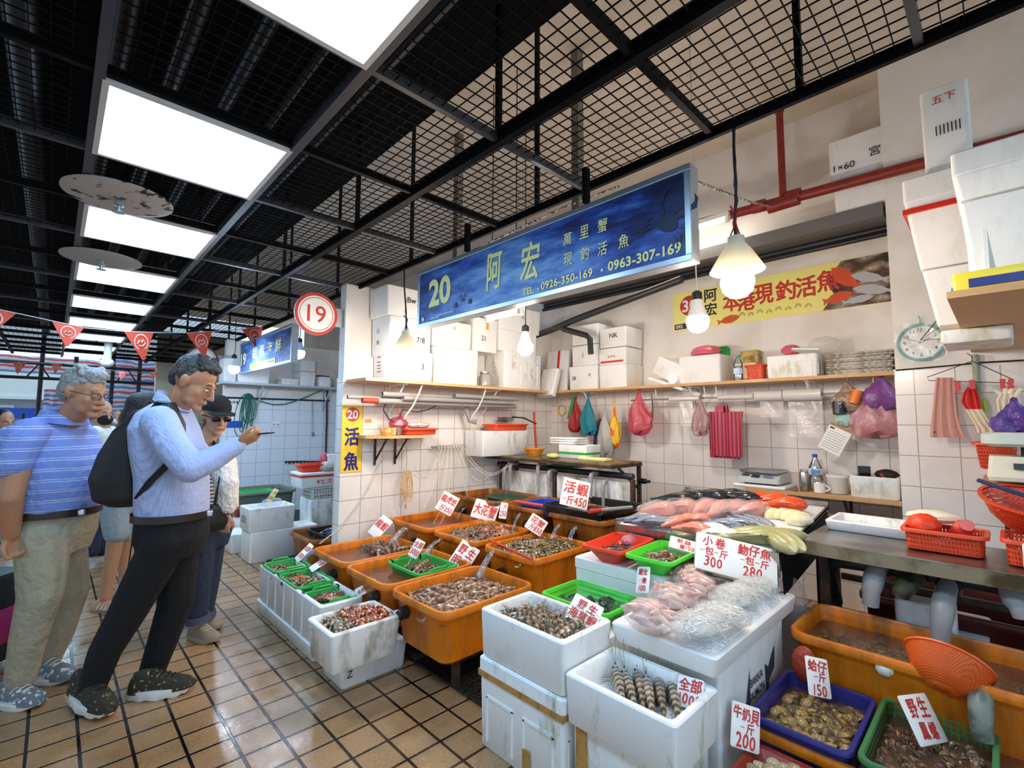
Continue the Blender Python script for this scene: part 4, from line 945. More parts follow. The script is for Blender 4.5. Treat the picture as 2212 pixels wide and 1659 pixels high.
# banner on the back wall
MXB = frame((XB-.006, 1.395, 2.505), (0, -1, 0), (0, 0, 1)); W, H = 1.735, .385
t = thing('wall_banner', 'yellow banner with red lettering and a picture of fish on the back wall', 'banner', mx=MXB)
part('sheet', G().cb((0, 0, -.002), (W, H, .006)), mat('pale yellow vinyl', 'F4EC8C', .4), t, smooth=False)
P = lambda px, py: at_frame(px, py, MXB)
g = G(); cx, cy = P(1490, 660); g.add([(cx+.1*math.cos(a*PI/16), cy+.1*math.sin(a*PI/16), .002) for a in range(32)], [tuple(range(32))])
for i, ch in enumerate('本港現釣活魚'): x, y = P((1580, 1612, 1650, 1697, 1741, 1788)[i], (652, 650, 635, 627, 619, 606)[i]); write(g, ch, x, y, .17, .002, .004, .15, fat=.022)
part('red_lettering', g, M_redp, t, smooth=False)
g = G(); write(g, '30', cx, cy, .12, .004, .02); part('number', g, M_white, t, smooth=False)
g = G(); x, y = P(1535, 638); write(g, '阿', x, y, .12, .002, .004, fat=.02); x, y = P(1535, 668); write(g, '宏', x, y, .12, .002, .004, fat=.02); x, y = P(1470, 706); g.cb((x+.02, y+.0, .001), (.16, .055, .002)); part('black_lettering', g, M_pen, t, smooth=False)
g = G(); write(g, '092', x-.01, y, .035, .003, .02); part('phone_number', g, M_white, t, smooth=False)
def fishphoto(n):
    v = n.add('TexVoronoi', i0=n.co(scale=(7, 14, 1)), in_Scale=1.2); ns = n.noise(9, detail=6)
    n.set(n.b.inputs['Base Color'], n.mix(n.ramp(v, (.15, (0, 0, 0)), (.6, (1, 1, 1))), n.ramp(ns, (.35, lin('C8C2B4')), (.5, lin('8A8478')), (.65, lin('D8CCB0'))), n.ramp(ns, (.3, lin('2A241E')), (.6, lin('6A4630')))))
part('fish_picture', G().add([(.42, -H/2+.002, .0015), (W/2-.004, -H/2+.002, .0015), (W/2-.004, H/2-.004, .0015), (.56, H/2-.004, .0015), (.45, .04, .0015), (.5, -.06, .0015)], [tuple(range(6))]), mat('printed fish photograph', rough=.4, fn=fishphoto), t, smooth=False)
def flatfish(g, x, y, L, h, rot, z=.003):
    pl = [(.5, 0), (.35, .28), (.1, .5), (-.2, .38), (-.38, .12), (-.55, .35), (-.5, 0), (-.55, -.35), (-.38, -.12), (-.2, -.38), (.1, -.5), (.35, -.3)]
    c, s = math.cos(rot), math.sin(rot); return g.add([(x+a*L*c-b*h*s, y+a*L*s+b*h*c, z) for a, b in pl], [tuple(range(12))])
x, y = P(1575, 690)
for q in ((.58, .05, .26, .12, 2.3), (.53, -.1, .2, .09, .2), (x, y, .2, .075, .15)): part('printed_red_fish', flatfish(G(), *q), mat('printed red fish', 'D8552E', .4), t, smooth=False)
for q in ((.73, .02, .24, .08, 2.8), (.75, -.08, .26, .08, 2.9), (.66, -.14, .2, .06, .1)): part('printed_silver_fish', flatfish(G(), *q, z=.0036), mat('printed silver fish', 'B8BCC0', .4), t, smooth=False)
g = G()
for i in range(9):
    for r in (.022, .012): x, y = -.28+i*.075, -.135+.012*(i % 2); g.tube([(x+r*math.cos(a*PI/8), y+r*math.sin(a*PI/8), .002) for a in range(-1, 10)], .0022, 4)
part('printed_waves', g, mat('printed green waves', '8A9A3A', .5), t, smooth=False)
# lamps
M_bulb = mat('lit bulb', 'FFEEDD', .5, emit=BULB); M_bulbw = mat('lit cool bulb', 'CFE4FF', .5, emit=BULB*1.4); M_shade = mat('old white lamp shade', 'E8E6D8', .45, fn=lambda n: n.set(n.n['Material Output'].inputs[0], n.add('MixShader', i0=.45, i1=n.b, i2=n.add('BsdfTranslucent', i0=lin('EFE6CC')))))
M_cord = mat('black cord', '141416', .6); M_wcord = mat('white cord', 'DAD6CC', .6); M_rope = mat('black and white rope', 'C8C2B4', .7, var='18181A', vscale=60, vlo=.48, vhi=.52); M_redrope = mat('red string', 'B8281E', .6)
def lamp(label, p, r, cord_top, shade=0, m=None, cm=None, hook=0):
    t = thing('hanging_lamp', label, 'lamp', p)
    part('bulb', G().lathe([(.001, -r), (r*.5, -r*.87), (r*.87, -r*.5), (r, 0), (r*.98, r*.25), (r*.9, r*.5)], 20), m or M_bulb, t)
    part('bulb_neck', G().lathe([(r*.9, r*.5), (r*.7, r*1.1), (r*.5, r*1.75), (r*.42, r*2.1)], 20), M_white, t)
    part('socket', G().lathe([(r*.42, r*2.0), (r*.45, r*2.1), (r*.45, r*2.7), (r*.2, r*2.9)], 14), M_white if shade else M_cord, t)
    if shade: part('lamp_shade', G().lathe([(r*.5, r*3.0), (r*.52, r*2.6), (r*.95, r*2.0), (r*1.55, r*.95), (r*1.62, r*.8), (r*1.5, r*.95), (r*.9, r*2.0), (r*.5, r*2.5)], 28, cap=False), M_shade, t)
    q = V(cord_top)-V(p); g = G(); k = [(0, 0, r*2.8)]
    for i in range(1, 7): f = i/6; k.append((q.x*f+.012*math.sin(f*7)*(1-f), q.y*f+.01*math.sin(f*9)*(1-f), r*2.8+(q.z-r*2.8)*f))
    g.tube(k, .006 if shade else .004, 6)
    if hook: g.tube([V(x)+V((.014, .012, 0))*math.sin(i*2.5) for i, x in enumerate(k)], .004, 6)
    part('cord', g, cm or M_cord, t)
    if hook:
        g = G()
        for a in range(3): c = math.cos(a*2.1)*r*.4; s = math.sin(a*2.1)*r*.4; g.tube([(c, s, r*2.9), (c*.3, s*.3, r*3.6), (0, 0, r*4.1)], .003, 5)
        g.tube([(0, 0, r*4), (.012, 0, r*4.5), (-.02, .01, r*5)], .004, 5); part('tie', g, M_redrope if hook == 1 else M_cord, t)
p = at(1593, 612, X=1.9); lamp('large hanging bulb under a white shade, right of the blue sign', p, .062, (1.885, at(1585, 262, X=1.885).y, 2.58), 1, hook=1)
p = at(876, 768, X=1.9); lamp('hanging bulb under an old white shade at the left end of the blue sign', p, .062, (1.885, at(873, 598, X=1.885).y, 2.58), 1, hook=2)
p = at(1135, 752, X=2.7); lamp('bare bulb on a cord under the middle of the blue sign', p, .065, (p.x, p.y, 4.0))
p = at(1507, 696, X=2.7); lamp('bare bulb hanging before the left end of the yellow banner', p, .065, (p.x, p.y, 4.0), cm=M_wcord)
p = at(505, 797, X=1.5); lamp('bare bulb at the left end of the neighbouring blue sign', p, .06, (p.x, p.y, 2.6), m=M_bulbw)
p = at(646, 764, X=1.9); lamp('bright bulb at the right end of the neighbouring blue sign', p, .06, (p.x, p.y, 2.6), m=M_bulbw)
# tube lamps: one on the far wall behind the big sign, one under it
M_tube = mat('lit tube', 'FFF6E8', .5, emit=TUBE)
def tube_lamp(label, c, L):
    t = thing('tube_lamp', label, 'lamp', c)
    part('tube', G().cyl((0, -L/2, 0), (0, L/2, 0), .014, 12), M_tube, t); part('housing', G().box(-.03, .03, -L/2-.03, L/2+.03, .02, .06), M_white, t, smooth=False)
    if c[0] < 3: part('hanger_wire', G().cyl((0, -L*.4, .05), (0, -L*.4, 4.0-c[2]), .004, 6).cyl((0, L*.4, .05), (0, L*.4, 4.0-c[2]), .004, 6), M_cord, t)
    else: part('wall_arm', G().box(0, XB-c[0], -.02, .02, .03, .055), M_alu, t, smooth=False)
    for s in (-1, 1): part('end_cap', G().box(-.02, .02, s*(L/2+.012)-.014, s*(L/2+.012)+.014, -.02, .03), M_white, t, smooth=False)
p = at(1530, 486, X=4.0); tube_lamp('white tube lamp on the upper wall, half hidden by the blue sign', (4.0, p.y+.45, p.z), 1.2)
p = at(1130, 682, X=2.4); tube_lamp('lit tube lamp just under the blue sign', (2.3, p.y+.1, p.z), .32)
# bunting
M_flag = mat('orange red pennant cloth', 'E0553C', .7); M_flagp = mat('white print on pennant', 'F0D8CC', .7); M_string = mat('white string', 'DCDAD4', .7)
def bunting(pts, flags, label, sz):
    g = G(); g.tube(pts, .0035, 5); mesh('bunting_string', g, M_string, label, 'string')
    for (c, dx, k, lb) in flags:
        mx = frame(c, dx, (0, 0, 1)); t = thing('pennant', lb, 'pennant', group='orange pennants on strings', mx=mx)
        part('cloth', G().add([(-k*.6, 0, 0), (k*.6, 0, 0), (.05*k, -k, .02), (-.05*k, -k, .02)] + [(-k*.6, 0, -.002), (k*.6, 0, -.002), (.05*k, -k, .018), (-.05*k, -k, .018)], [(0, 1, 2, 3), (7, 6, 5, 4), (0, 3, 7, 4), (1, 5, 6, 2), (0, 4, 5, 1)]), M_flag, t, smooth=False)
        g = G(); n = 24; y = -k*.36; z = .012
        for r0, r1 in ((.25, .29),): g.rings([[(r*k*math.cos(2*PI*j/n), y+r*k*math.sin(2*PI*j/n), z) for j in range(n)] for r in (r0, r1)], False, False)
        g.tube([(-.16*k, y-.06*k, z), (-.08*k, y+.06*k, z), (0, y-.02*k, z), (.08*k, y+.08*k, z), (.16*k, y-.04*k, z), (.04*k, y-.14*k, z), (-.12*k, y-.12*k, z)], .022*k, 4); part('emblem', g, M_flagp, t, smooth=False)
dl = lambda px, py, d: CAM + (rt*((px-1106)/FPX) - up*((py-829.5)/FPX) + fw)*d
A = [dl(-40, 660, 3.3), dl(10, 671, 3.4), dl(112, 693, 3.6), dl(182, 708, 3.8), dl(268, 716, 4.1), dl(332, 718, 4.4), dl(402, 719, 4.9), dl(458, 716, 5.2), dl(522, 711, 5.7), dl(568, 705, 6.0), dl(640, 690, 6.6)]
F = [((A[a]+A[a+1])/2, A[a+1]-A[a], (A[a+1]-A[a]).length/1.2, lb) for a, lb in ((2, 'orange pennant nearest the camera on the front string'), (4, 'orange pennant, second of the front string'), (6, 'orange pennant before the round 18 sign'), (8, 'orange pennant before the neighbouring blue sign'))]
F.append(((A[0]+A[1])/2, A[1]-A[0], .2, 'orange pennant cut off by the left edge of the photo'))
bunting(A, F, 'white string of the bunting across the aisle', 1)
B = [dl(-30, 778, 8), dl(28, 782, 8), dl(58, 783, 8), dl(110, 785, 8.2), dl(136, 785, 8.2), dl(255, 802, 9), dl(276, 804, 9), dl(322, 804, 9.4), dl(342, 803, 9.4), dl(380, 796, 9.8)]
F = [((B[a]+B[a+1])/2, B[a+1]-B[a], (B[a+1]-B[a]).length/1.2, lb) for a, lb in ((1, 'dim pennant at the far left of the back string'), (3, 'small orange pennant left of the grey haired head'), (5, 'small pennant before the striped tarpaulin'), (7, 'last small pennant on the back string'))]
bunting(B, F, 'white string of the bunting further down the aisle', 1)
# ------------------------------------------------------------------ shelves and what stands on them
def wood_fn(n):
    wv = n.add('TexWave', i0=n.co(scale=(1, .12, 1)), in_Scale=18, in_Distortion=6, in_Detail=3)
    n.set(n.b.inputs['Base Color'], n.mix(n.ramp(wv, (.2, (0, 0, 0)), (.9, (1, 1, 1))), lin('C99A66'), lin('E0B98A')))
M_wood = mat('light plywood', rough=.55, fn=wood_fn)
M_pvc = mat('grey pvc pipe', '9C9996', .4); M_pvcd = mat('dark pvc pipe', '2A2A2C', .4); M_strap = mat('white cotton strap', 'D8D2C2', .8)
def shelf(label, x0, x1, y0, y1, z, th=.025, m=None, brackets=(), poly=None):
    t = thing('wall_shelf', label, 'shelf', ((x0+x1)/2, (y0+y1)/2, z-th)); cx, cy = (x0+x1)/2, (y0+y1)/2
    g = G()
    if poly: g.prism([(a-cx, b-cy) for a, b in poly], 0, th)
    else: g.box(x0-cx, x1-cx, y0-cy, y1-cy, 0, th)
    part('board', g, m or M_wood, t, smooth=False)
    for (bx, by, dx, dy, mm) in brackets:
        g = G(); p = V((bx-cx, by-cy, 0)); d = V((dx, dy, 0)); s = V((dy, dx, 0)).normalized()*.012
        for a, b in ((p, p+d), (p, p-V((0, 0, d.length))), (p+d*.85, p-V((0, 0, d.length*.85)))):
            g.tube([a, b], .011, 4)
        part('bracket', g, mm, t, smooth=False)
    return t
M_rust = mat('rusty bracket', '2A1E18', .7, var='6A3A1E', vscale=20)
shelf('long plywood shelf on the tiled wall left of the corner', 1.79, 4.09, 3.55, YL, 1.755, brackets=((2.2, YL-.012, 0, -.3, M_white), (3.3, YL-.012, 0, -.3, M_white)))
shelf('long plywood shelf along the back wall', 4.1, XB, .505, YL, 1.76, brackets=((XB-.012, 3.2, -.3, 0, M_white), (XB-.012, 2.0, -.3, 0, M_white), (XB-.012, 1.05, -.3, 0, M_white)))
shelf('short plywood shelf with the counting scale on the back wall', 4.1, XB, .505, 1.49, .88, brackets=((XB-.012, .85, -.28, 0, M_rust), (XB-.012, 1.3, -.28, 0, M_rust)))
shelf('small corner cut plywood shelf on rusty brackets', 1.9, 2.5, 3.62, YL, 1.28, poly=((1.9, YL), (1.9, 3.74), (2.05, 3.62), (2.42, 3.62), (2.5, YL)), brackets=((2.07, YL-.012, 0, -.24, M_rust), (2.27, YL-.012, 0, -.24, M_rust)))
def fbL(label, xl, xr, yt, yb, Y=3.57, dep=.32, m=None, z0=None, **k):
    a, b = at(xl, (yt+yb)/2, Y=Y), at(xr, (yt+yb)/2, Y=Y); xm = (xl+xr)/2; zt, zb = at(xm, yt, Y=Y).z, at(xm, yb, Y=Y).z
    return foam(label, a.x, b.x, Y, Y+dep, z0 if z0 else zb, zt, m, group='white foam boxes on the shelves', **k)
def fbB(label, xl, xr, yt, yb, X=4.12, dep=.32, m=None, z0=None, **k):
    a, b = at(xl, (yt+yb)/2, X=X), at(xr, (yt+yb)/2, X=X); xm = (xl+xr)/2; zt, zb = at(xm, yt, X=X).z, at(xm, yb, X=X).z
    return foam(label, X, X+dep, b.y, a.y, z0 if z0 else zb, zt, m, group='white foam boxes on the shelves', **k)
S = 1.757
def top_of(t): return max((t.matrix_world @ V(c)).z for ch in t.children for c in ch.bound_box)
a = fbL('bottom white foam box at the left end of the shelf, circled 3 on its front', 845, 937, 758, 814, z0=S, lid=.04, marks=(('-y', '3', .45, .5, .05, M_pen), ('-x', '三', -.3, .4, .06, M_pen), ('-x', '二', -.3, .7, .05, M_pen)))
b = fbL('middle white foam box of the left end stack, 7/8 on its front', 841, 933, 688, 756, z0=1.757+.208, lid=.0, marks=(('-y', '7/8', .45, .45, .05, M_pen), ('-x', '小', -.2, .65, .05, M_pen), ('-x', '米', -.2, .35, .05, M_pen)))
for bx, z in ((b, None),): bx.location.z = a.location.z + .212
zt = at(889, 688, Y=3.57).z
fbL('top white foam box of the left end stack', 836, 940, 624, 686, z0=zt+.004, marks=(('-y', 'Bw 7', .1, .6, .05, M_pen),))
fbL('plain white foam box second from left on the shelf', 939, 1034, 752, 822, z0=S)
z2 = at(985, 752, Y=3.57).z+.003
fbL('white foam box lying over the plain one, small red mark', 936, 1020, 694, 752, z0=z2, marks=(('-y', '囚', .05, .75, .025, M_redpen),))
t = fbL('white foam box on its side with orange tape', 1022, 1076, 688, 758, z0=z2, marks=(('-y', '21', -.2, .4, .05, M_pen),)); part('tape', G().cb((.02, -.162, .27), (.03, .004, .08)), M_otape, t, smooth=False)
fbL('upper white foam box near the corner, barcode on it', 1078, 1168, 664, 716, z0=at(1120, 716, Y=3.57).z, marks=(('-y', '|||||', .1, .6, .03, M_pen),))
fbL('white foam box supporting the upper corner box', 1078, 1160, 716, 762, z0=at(1120, 762, Y=3.57).z+.001)
fbL('scratched white foam box in the corner of the shelf', 1090, 1170, 762, 838, z0=S, m=M_foamd, ribs=1)
o = thing('glass_jar', 'squat grey glass jar between foam boxes on the left shelf', 'jar', (at(1050, 822, Y=3.62).x, 3.64, S)); part('jar', G().lathe([(.045, 0), (.06, .01), (.06, .1), (.045, .125)], 20), mat('dull glass', 'A8A6A2', .15, coat=.5), o); part('lid', G().lathe([(.047, .125), (.05, .13), (.05, .15), (.001, .155)], 20), M_alu, o)
foam('white foam lid leaning in the shelf corner under the middle bulb', 3.99, 4.07, 3.5, 3.74, S-.06, S+.27, M_foam, tilt=(0, .35), taper=0)
foam('white foam box lid stood on edge with a red stripe', 4.2, 4.25, 3.46, 3.8, S, S+.49, M_foam, tilt=(0, .12), taper=0)
t = bpy.data.objects['foam_box.%03d' % (len([o for o in bpy.data.objects if o.name.startswith('foam_box')])-1)]
part('tape', G().cb((-.0265, -.02, .245), (.003, .035, .485)), M_redtape, t, smooth=False)
zb = at(1258, 790, X=4.12).z
fbB('bottom white foam box numbered 28 on the back shelf', 1228, 1290, 790, 834, z0=S, marks=(('-x', '28', -.6, .5, .04, M_pen), ('-x', '||||', .5, .6, .03, M_pen)))
fbB('white foam box with a short red mark, above the numbered one', 1234, 1291, 746, 789, z0=zb+.003, marks=(('-x', '/', -.1, .5, .05, M_redpen),))
fbB('top white foam box marked with a circle', 1234, 1291, 702, 745, z0=at(1262, 745, X=4.12).z+.006, marks=(('-x', 'O', -.1, .5, .05, M_pen),))
zb = at(1322, 788, X=4.12).z
fbB('white foam box with a small pen stroke on the back shelf', 1293, 1353, 788, 832, z0=S)
fbB('white foam box with a red printed band', 1292, 1352, 752, 787, z0=zb+.003, marks=(('-x', '▄▄▄▄▄▄▄', 0, .18, .02, M_redpen), ('-x', '▲ ▼ ▲', .0, .5, .02, M_redpen)))
fbB('white foam box lettered NK on top of the red banded one', 1293, 1353, 708, 751, z0=at(1322, 751, X=4.12).z+.006, marks=(('-x', 'NK', .1, .6, .05, M_pen),))
foam('white foam box tilted on the back shelf, leaning on its neighbour', 4.12, 4.4, 2.05, 2.36, S+.06, S+.23, M_foam, tilt=(.5, 0))
foam('white foam lid under the tilted box', 4.12, 4.42, 2.02, 2.4, S+.0, S+.03, M_foam, tilt=(.35, 0), taper=0)
t = fbB('white foam box marked H3 with pink bags on top', 1465, 1556, 768, 822, z0=S, dep=.3)
q = G(); write(q, 'H3', 0, 0, .05, .001, .004)
y = at(1455, 812, X=4.12).y; mesh('paper_roll', G().lathe([(.015, 0), (.048, 0), (.048, .2), (.015, .2)], 22, mx=rotm(0, PI/2, 0, (4.1, y, S+.05))), M_white, 'white roll lying on the back shelf beside the tilted box', 'roll')
zt = at(1510, 768, X=4.12).z
bagfilm('pink red plastic bag bundle on the H3 box', MX.Translation((4.26, at(1518, 755, X=4.2).y, zt+.05)), (.09, .13, .055), m=mat('pink red bag plastic', 'C8566A', .3, bump=.6, bscale=30, coat=.3), seed=4)
t = tray('green plastic crate lid standing against the wall behind the pink bags', 4.4, at(1532, 745, X=4.4).y, .3, .36, S+.16, S+.19, M_green, tilt=(0, -1.35)); t.location = (4.41, at(1533, 760, X=4.4).y, S+.2)
t = thing('plastic_bottle', 'clear water bottle with a green cap on the back shelf', 'bottle', (4.17, at(1595, 815, X=4.17).y, S)); h = .2
M_pet = clear('clear bottle plastic', (.93, .97, .97), .12, .04, milk=.05, milkcol='CFE4EE')
part('body', G().lathe([(.001, 0), (.035, 0), (.038, .01), (.038, .11), (.033, .12), (.038, .13), (.036, .16), (.016, .195), (.015, .21)], 20), M_pet, t); part('cap', G().lathe([(.018, .205), (.018, .225), (.001, .226)], 14), mat('green cap', '2E9A78', .4), t); part('label', G().lathe([(.0386, .06), (.0386, .11)], 20, cap=False), mat('pale blue label', 'BFD6EA', .4), t)
p = at(1620, 755, X=4.3); t = thing('gift_tin', 'tall gold and brown box standing at the back of the shelf', 'box', (4.32, p.y, S)); part('carton', G().box(-.05, .05, -.07, .07, 0, .27), mat('gold printed box', 'B89A4E', .4, var='6E4E22', vscale=16), t, smooth=False); part('label', G().box(-.052, -.05, -.05, .05, .03, .16), mat('cream label', 'EAD9A0', .5), t, smooth=False)
p = at(1632, 790, X=4.18); tray('small red slotted basket on the back shelf', 4.2, p.y, .13, .17, S, S+.13, M_orb, name='plastic_basket', cat='basket', holey=M_orbh, flare=.02)
fbB('yellowed white foam box with plastic bags on it, back shelf', 1655, 1766, 766, 808, z0=S+.002, m=M_foamy, dep=.28, ribs=1)
zt = at(1710, 762, X=4.12).z
bagfilm('crumpled dark pink plastic bag on the yellowed foam box', MX.Translation((4.24, at(1705, 750, X=4.2).y, zt+.035)), (.07, .07, .045), m=MATS['pink red bag plastic'], seed=5)
bagfilm('crumpled clear plastic bag on the yellowed foam box', MX.Translation((4.26, at(1775, 738, X=4.2).y, zt+.05)), (.08, .11, .07), seed=6)
mesh('foam_sheet', G().box(-.06, .06, -.09, .09, 0, .012, rotm(.1, .1, .3, (4.2, at(1738, 755, X=4.2).y, zt+.012))), M_white, 'white sheet lying on the yellowed foam box', 'sheet', smooth=False)
# stack of newspapers: separate folded papers
M_news = mat('newsprint', 'C9C2B4', .8, var='8A8478', vscale=40, vlo=.45, vhi=.6)
a, b = at(1786, 790, X=4.12), at(1930, 780, X=4.12)
for i in range(9):
    h = .017; z = S+.002+i*(h+.0008); dy = .012*math.sin(i*2.3)
    mesh('folded_newspaper', G().rr([(.28, a.y-b.y-.02, .012, z, 4.27, (a.y+b.y)/2+dy), (.29, a.y-b.y, .014, z+h*.4, 4.27+dy/2, (a.y+b.y)/2+dy), (.29, a.y-b.y, .014, z+h*.7, 4.27, (a.y+b.y)/2+dy), (.28, a.y-b.y-.02, .012, z+h, 4.27, (a.y+b.y)/2+dy)]), M_news, 'folded newspaper in the stack at the right end of the back shelf', 'newspaper', 'folded newspapers on the back shelf')
# bundle of grey pipes hung under the left shelf
for i, (x0, x1, y, z, r, lb) in enumerate(((1.73, 3.1, 3.74, 1.6, .016, 'thinnest grey pipe of the bundle, reaching furthest left'), (2.02, 3.35, 3.7, 1.635, .024, 'grey pipe lying on top of the bundle'), (1.98, 3.62, 3.7, 1.575, .026, 'thick grey pipe at the bottom of the bundle'), (2.2, 3.55, 3.66, 1.605, .022, 'grey pipe in front of the bundle, under the shelf'), (2.75, 3.6, 3.64, 1.65, .022, 'short grey pipe upper right in the bundle'))):
    g = G(); P = [(x0, y, z), (x1, y, z)]; g.rings([[(x, y+rr*math.cos(2*PI*j/16), z+rr*math.sin(2*PI*j/16)) for j in range(16)] for x, rr in ((x0, r*.8), (x0, r), (x1, r), (x1, r*.8))], False, False)
    mesh('pvc_pipe', g, M_pvc, lb, 'pipe')
mesh('red_pipe_end', G().cyl((1.84, 3.7, 1.575), (1.98, 3.7, 1.575), .024, 14), mat('red pipe end', 'B8402E', .5), 'red end piece sticking out of the pipe bundle', 'pipe end')
for x, lb in ((2.3, 'left white strap carrying the grey pipes'), (3.05, 'right white strap carrying the grey pipes')):
    mesh('hanging_strap', G().tube([(x+.06, 3.6, 1.735), (x+.03, 3.6, 1.66), (x-.02, 3.62, 1.54), (x-.06, 3.66, 1.46), (x-.07, 3.68, 1.42)], .008, 6), M_strap, lb, 'strap')
p = at(1005, 860, Y=3.75); q = at(1018, 912, Y=3.75); mesh('pvc_pipe', G().tube([(p.x, 3.76, p.z), (p.x+.02, 3.76, p.z-.1), (q.x-.02, 3.75, q.z+.01), (q.x+.03, 3.7, q.z)], [.02, .02, .022, .026], 14), M_pvc, 'grey pipe hanging down with an elbow above the speckled foam box', 'pipe')
P = [at(px, py, Y=3.72) for px, py in ((835, 868), (828, 885), (840, 905), (855, 915), (870, 885), (900, 890), (925, 885), (955, 870))]; mesh('cable', G().tube(P, .005, 6), M_cord, 'black cable looping under the left shelf', 'cable')
# on the small shelf
zs = 1.282
def lid_cup(label, px, py, r, h, m, Y, name='cup', cat='cup'):
    p = at(px, py, Y=Y); return mesh(name, G().lathe([(r*.8, zs), (r, zs+h), (r*.9, zs+h), (r*.72, zs+.006)], 20, (p.x, Y, 0)), m, label, cat)
lid_cup('orange patterned bowl on the small wall shelf', 840, 938, .085, .065, mat('orange pattern', 'E0A040', .4, var='F4E4C4', vscale=20), 3.74, 'bowl', 'bowl')
lid_cup('small glass on the small wall shelf', 862, 938, .025, .06, M_pet, 3.66, 'glass', 'glass')
p = at(903, 935, Y=3.74); tray('red orange tray on the small wall shelf', p.x, 3.75, .36, .2, zs, zs+.06, M_orb, name='plastic_tray', flare=.02)
bagfilm('pink plastic bag lying on the small wall shelf', MX.Translation((at(862, 918, Y=3.74).x, 3.76, zs+.1)), (.085, .07, .06), m=clear('pink bag film', (1, .62, .7), .12, .1, milk=.35, milkcol='E2607E', bump=.8), seed=8)
bagfilm('white and red printed bag on the tray of the small wall shelf', MX.Translation((at(905, 926, Y=3.74).x, 3.76, zs+.085)), (.12, .07, .03), m=mat('white printed film', 'EFE6E2', .3, var='D88A80', vscale=30, bump=.4), seed=10)
P = [at(px, py, Y=3.8) for px, py in ((848, 880), (842, 895), (852, 905), (862, 895), (868, 906), (858, 915))]; mesh('nylon_string', G().tube(P, .004, 5), mat('green nylon string', '7EC8A0', .5), 'tangle of green string above the small shelf', 'string')
mesh('pink_ribbon', G().tube([at(px, py, Y=3.74) for px, py in ((858, 885), (868, 900), (880, 915), (868, 925))], [.012, .01, .014, .02], 6), MATS['pink red bag plastic'], 'pink twisted bag neck rising from the small shelf', 'bag')
# manifold with thin hoses
M_hose = mat('thin translucent hose', 'D8CDB4', .3); M_hosey = mat('yellowed hose', 'DDB97A', .35)
p, q = at(933, 966, Y=3.84), at(1004, 962, Y=3.84); t = thing('air_manifold', 'short grey pipe with valves feeding many thin hoses', 'pipe', p)
part('pipe', G().cyl((0, 0, 0), q-p, .012, 12), M_pvc, t)
for i in range(9):
    a = (q-p)*(.15+.09*i); o = part('valve', G().cyl(a+V((0, -.01, 0)), a+V((0, -.035, -.004)), .006, 8), M_white, t)
    b = p+a+V((0, -.035, -.01)); e = ((2.35, 2.3, 2.4, 2.5, 2.6, 2.9, 3.1, 3.25, 3.3)[i], (3.7, 3.72, 3.6, 3.5, 3.55, 3.6, 3.5, 3.4, 3.45)[i], (1.0, .98, .64, .62, .63, .66, .9, .98, 1.0)[i])
    g = G(); g.tube([b.lerp(V(e), k/10)+V((0, -.02*math.sin(PI*k/10), -(.18 if e[2] > .8 else .03)*math.sin(PI*k/10))) for k in range(11)], .0028, 5)
    mesh('air_hose', g, M_hose, 'thin pale hose fanning out from the grey valve pipe', 'hose', 'thin hoses at the valve pipe')
# hank of yellow tubing under the small shelf
c = at(877, 1040, Y=3.82); t = thing('hose_hank', 'hank of yellowed thin hose hanging on the tiled wall', 'hose', c)
for i in range(9):
    a = rnd(.03, .06); L = rnd(.1, .15); d = rnd(-.03, .03); part('loop', G().tube([(d+a*math.sin(2*PI*k/16)*math.sin(PI*k/16), -.01*i*.4, .1-L*(1-math.cos(2*PI*k/16))) for k in range(17)], .003, 5), M_hosey, t)
part('tie', G().tube([(0, 0, .1), (.005, 0, .2), (-.005, 0, .32)], .003, 5), mat('green cord', '7FB89A', .6), t); part('red_end', G().cyl((-.01, -.02, -.2), (-.012, -.02, -.24), .005, 8), M_redp, t)
mesh('air_hose', G().tube([at(px, py, Y=YL-.02) for px, py in ((825, 995), (815, 1012), (800, 1045), (780, 1080), (750, 1120), (730, 1145), (705, 1163), (690, 1175))], .004, 6), M_hose, 'pale hose running down the tiled wall to the tub at its end', 'hose')
# metal rack behind the tanks
t = thing('metal_rack', 'stained metal rack shelf above the back tanks', 'rack', (3.6, 3.09, .025)); g = G()
part('shelf_plate', G().box(-.24, .25, -.79, .8, 1.015, 1.03), mat('stained steel plate', 'A08C68', .35, .6, var='5E4A30', vscale=6), t, smooth=False)
g = G()
for x in (-.24, .23): g.box(x, x+.02, -.8, .8, .99, 1.016)
for y in (-.8, .78): g.box(-.22, .23, y, y+.02, .99, 1.015)
part('frame', g, M_stand, t, smooth=False)
for y in (-.79, .77): part('post', G().box(.2, .23, y-.01, y+.02, -.025, .99), M_stand, t, smooth=False)
part('brace', G().tube([(-.1, -.78, .985), (.19, -.78, .8)], .014, 4), M_stand, t, smooth=False)
part('clamp_knob', G().cyl((.2, -.8, .86), (.2, -.86, .86), .024, 8).cyl((.2, -.85, .86), (.2, -.9, .862), .014, 8), M_rubber, t)
M_panel = mat('algae stained white board', rough=.6, fn=foam_fn('6E6648', .42, .66, 5))
for i, (y0, y1) in enumerate(((3.02, 3.72), (2.17, 2.96))):
    mesh('tank_board', G().box(3.45, 3.475, y0, y1, .66, .905), M_panel, ('left', 'right')[i]+' stained white board behind the back tubs', 'board', smooth=False)
for y in (3.74, 2.99, 2.15): mesh('wooden_batten', G().box(3.44, 3.48, y-.014, y+.014, .3, .93), M_stand, 'dark wet batten beside the stained boards, '+('at the corner' if y > 3.5 else 'in the middle' if y > 2.5 else 'at the post'), 'batten', 'dark battens', smooth=False)
mesh('supply_pipe', G().tube([(3.52, 2.18, .95), (3.52, 3.85, .95)], .026, 12), M_pvcd, 'dark supply pipe running under the metal rack', 'pipe')
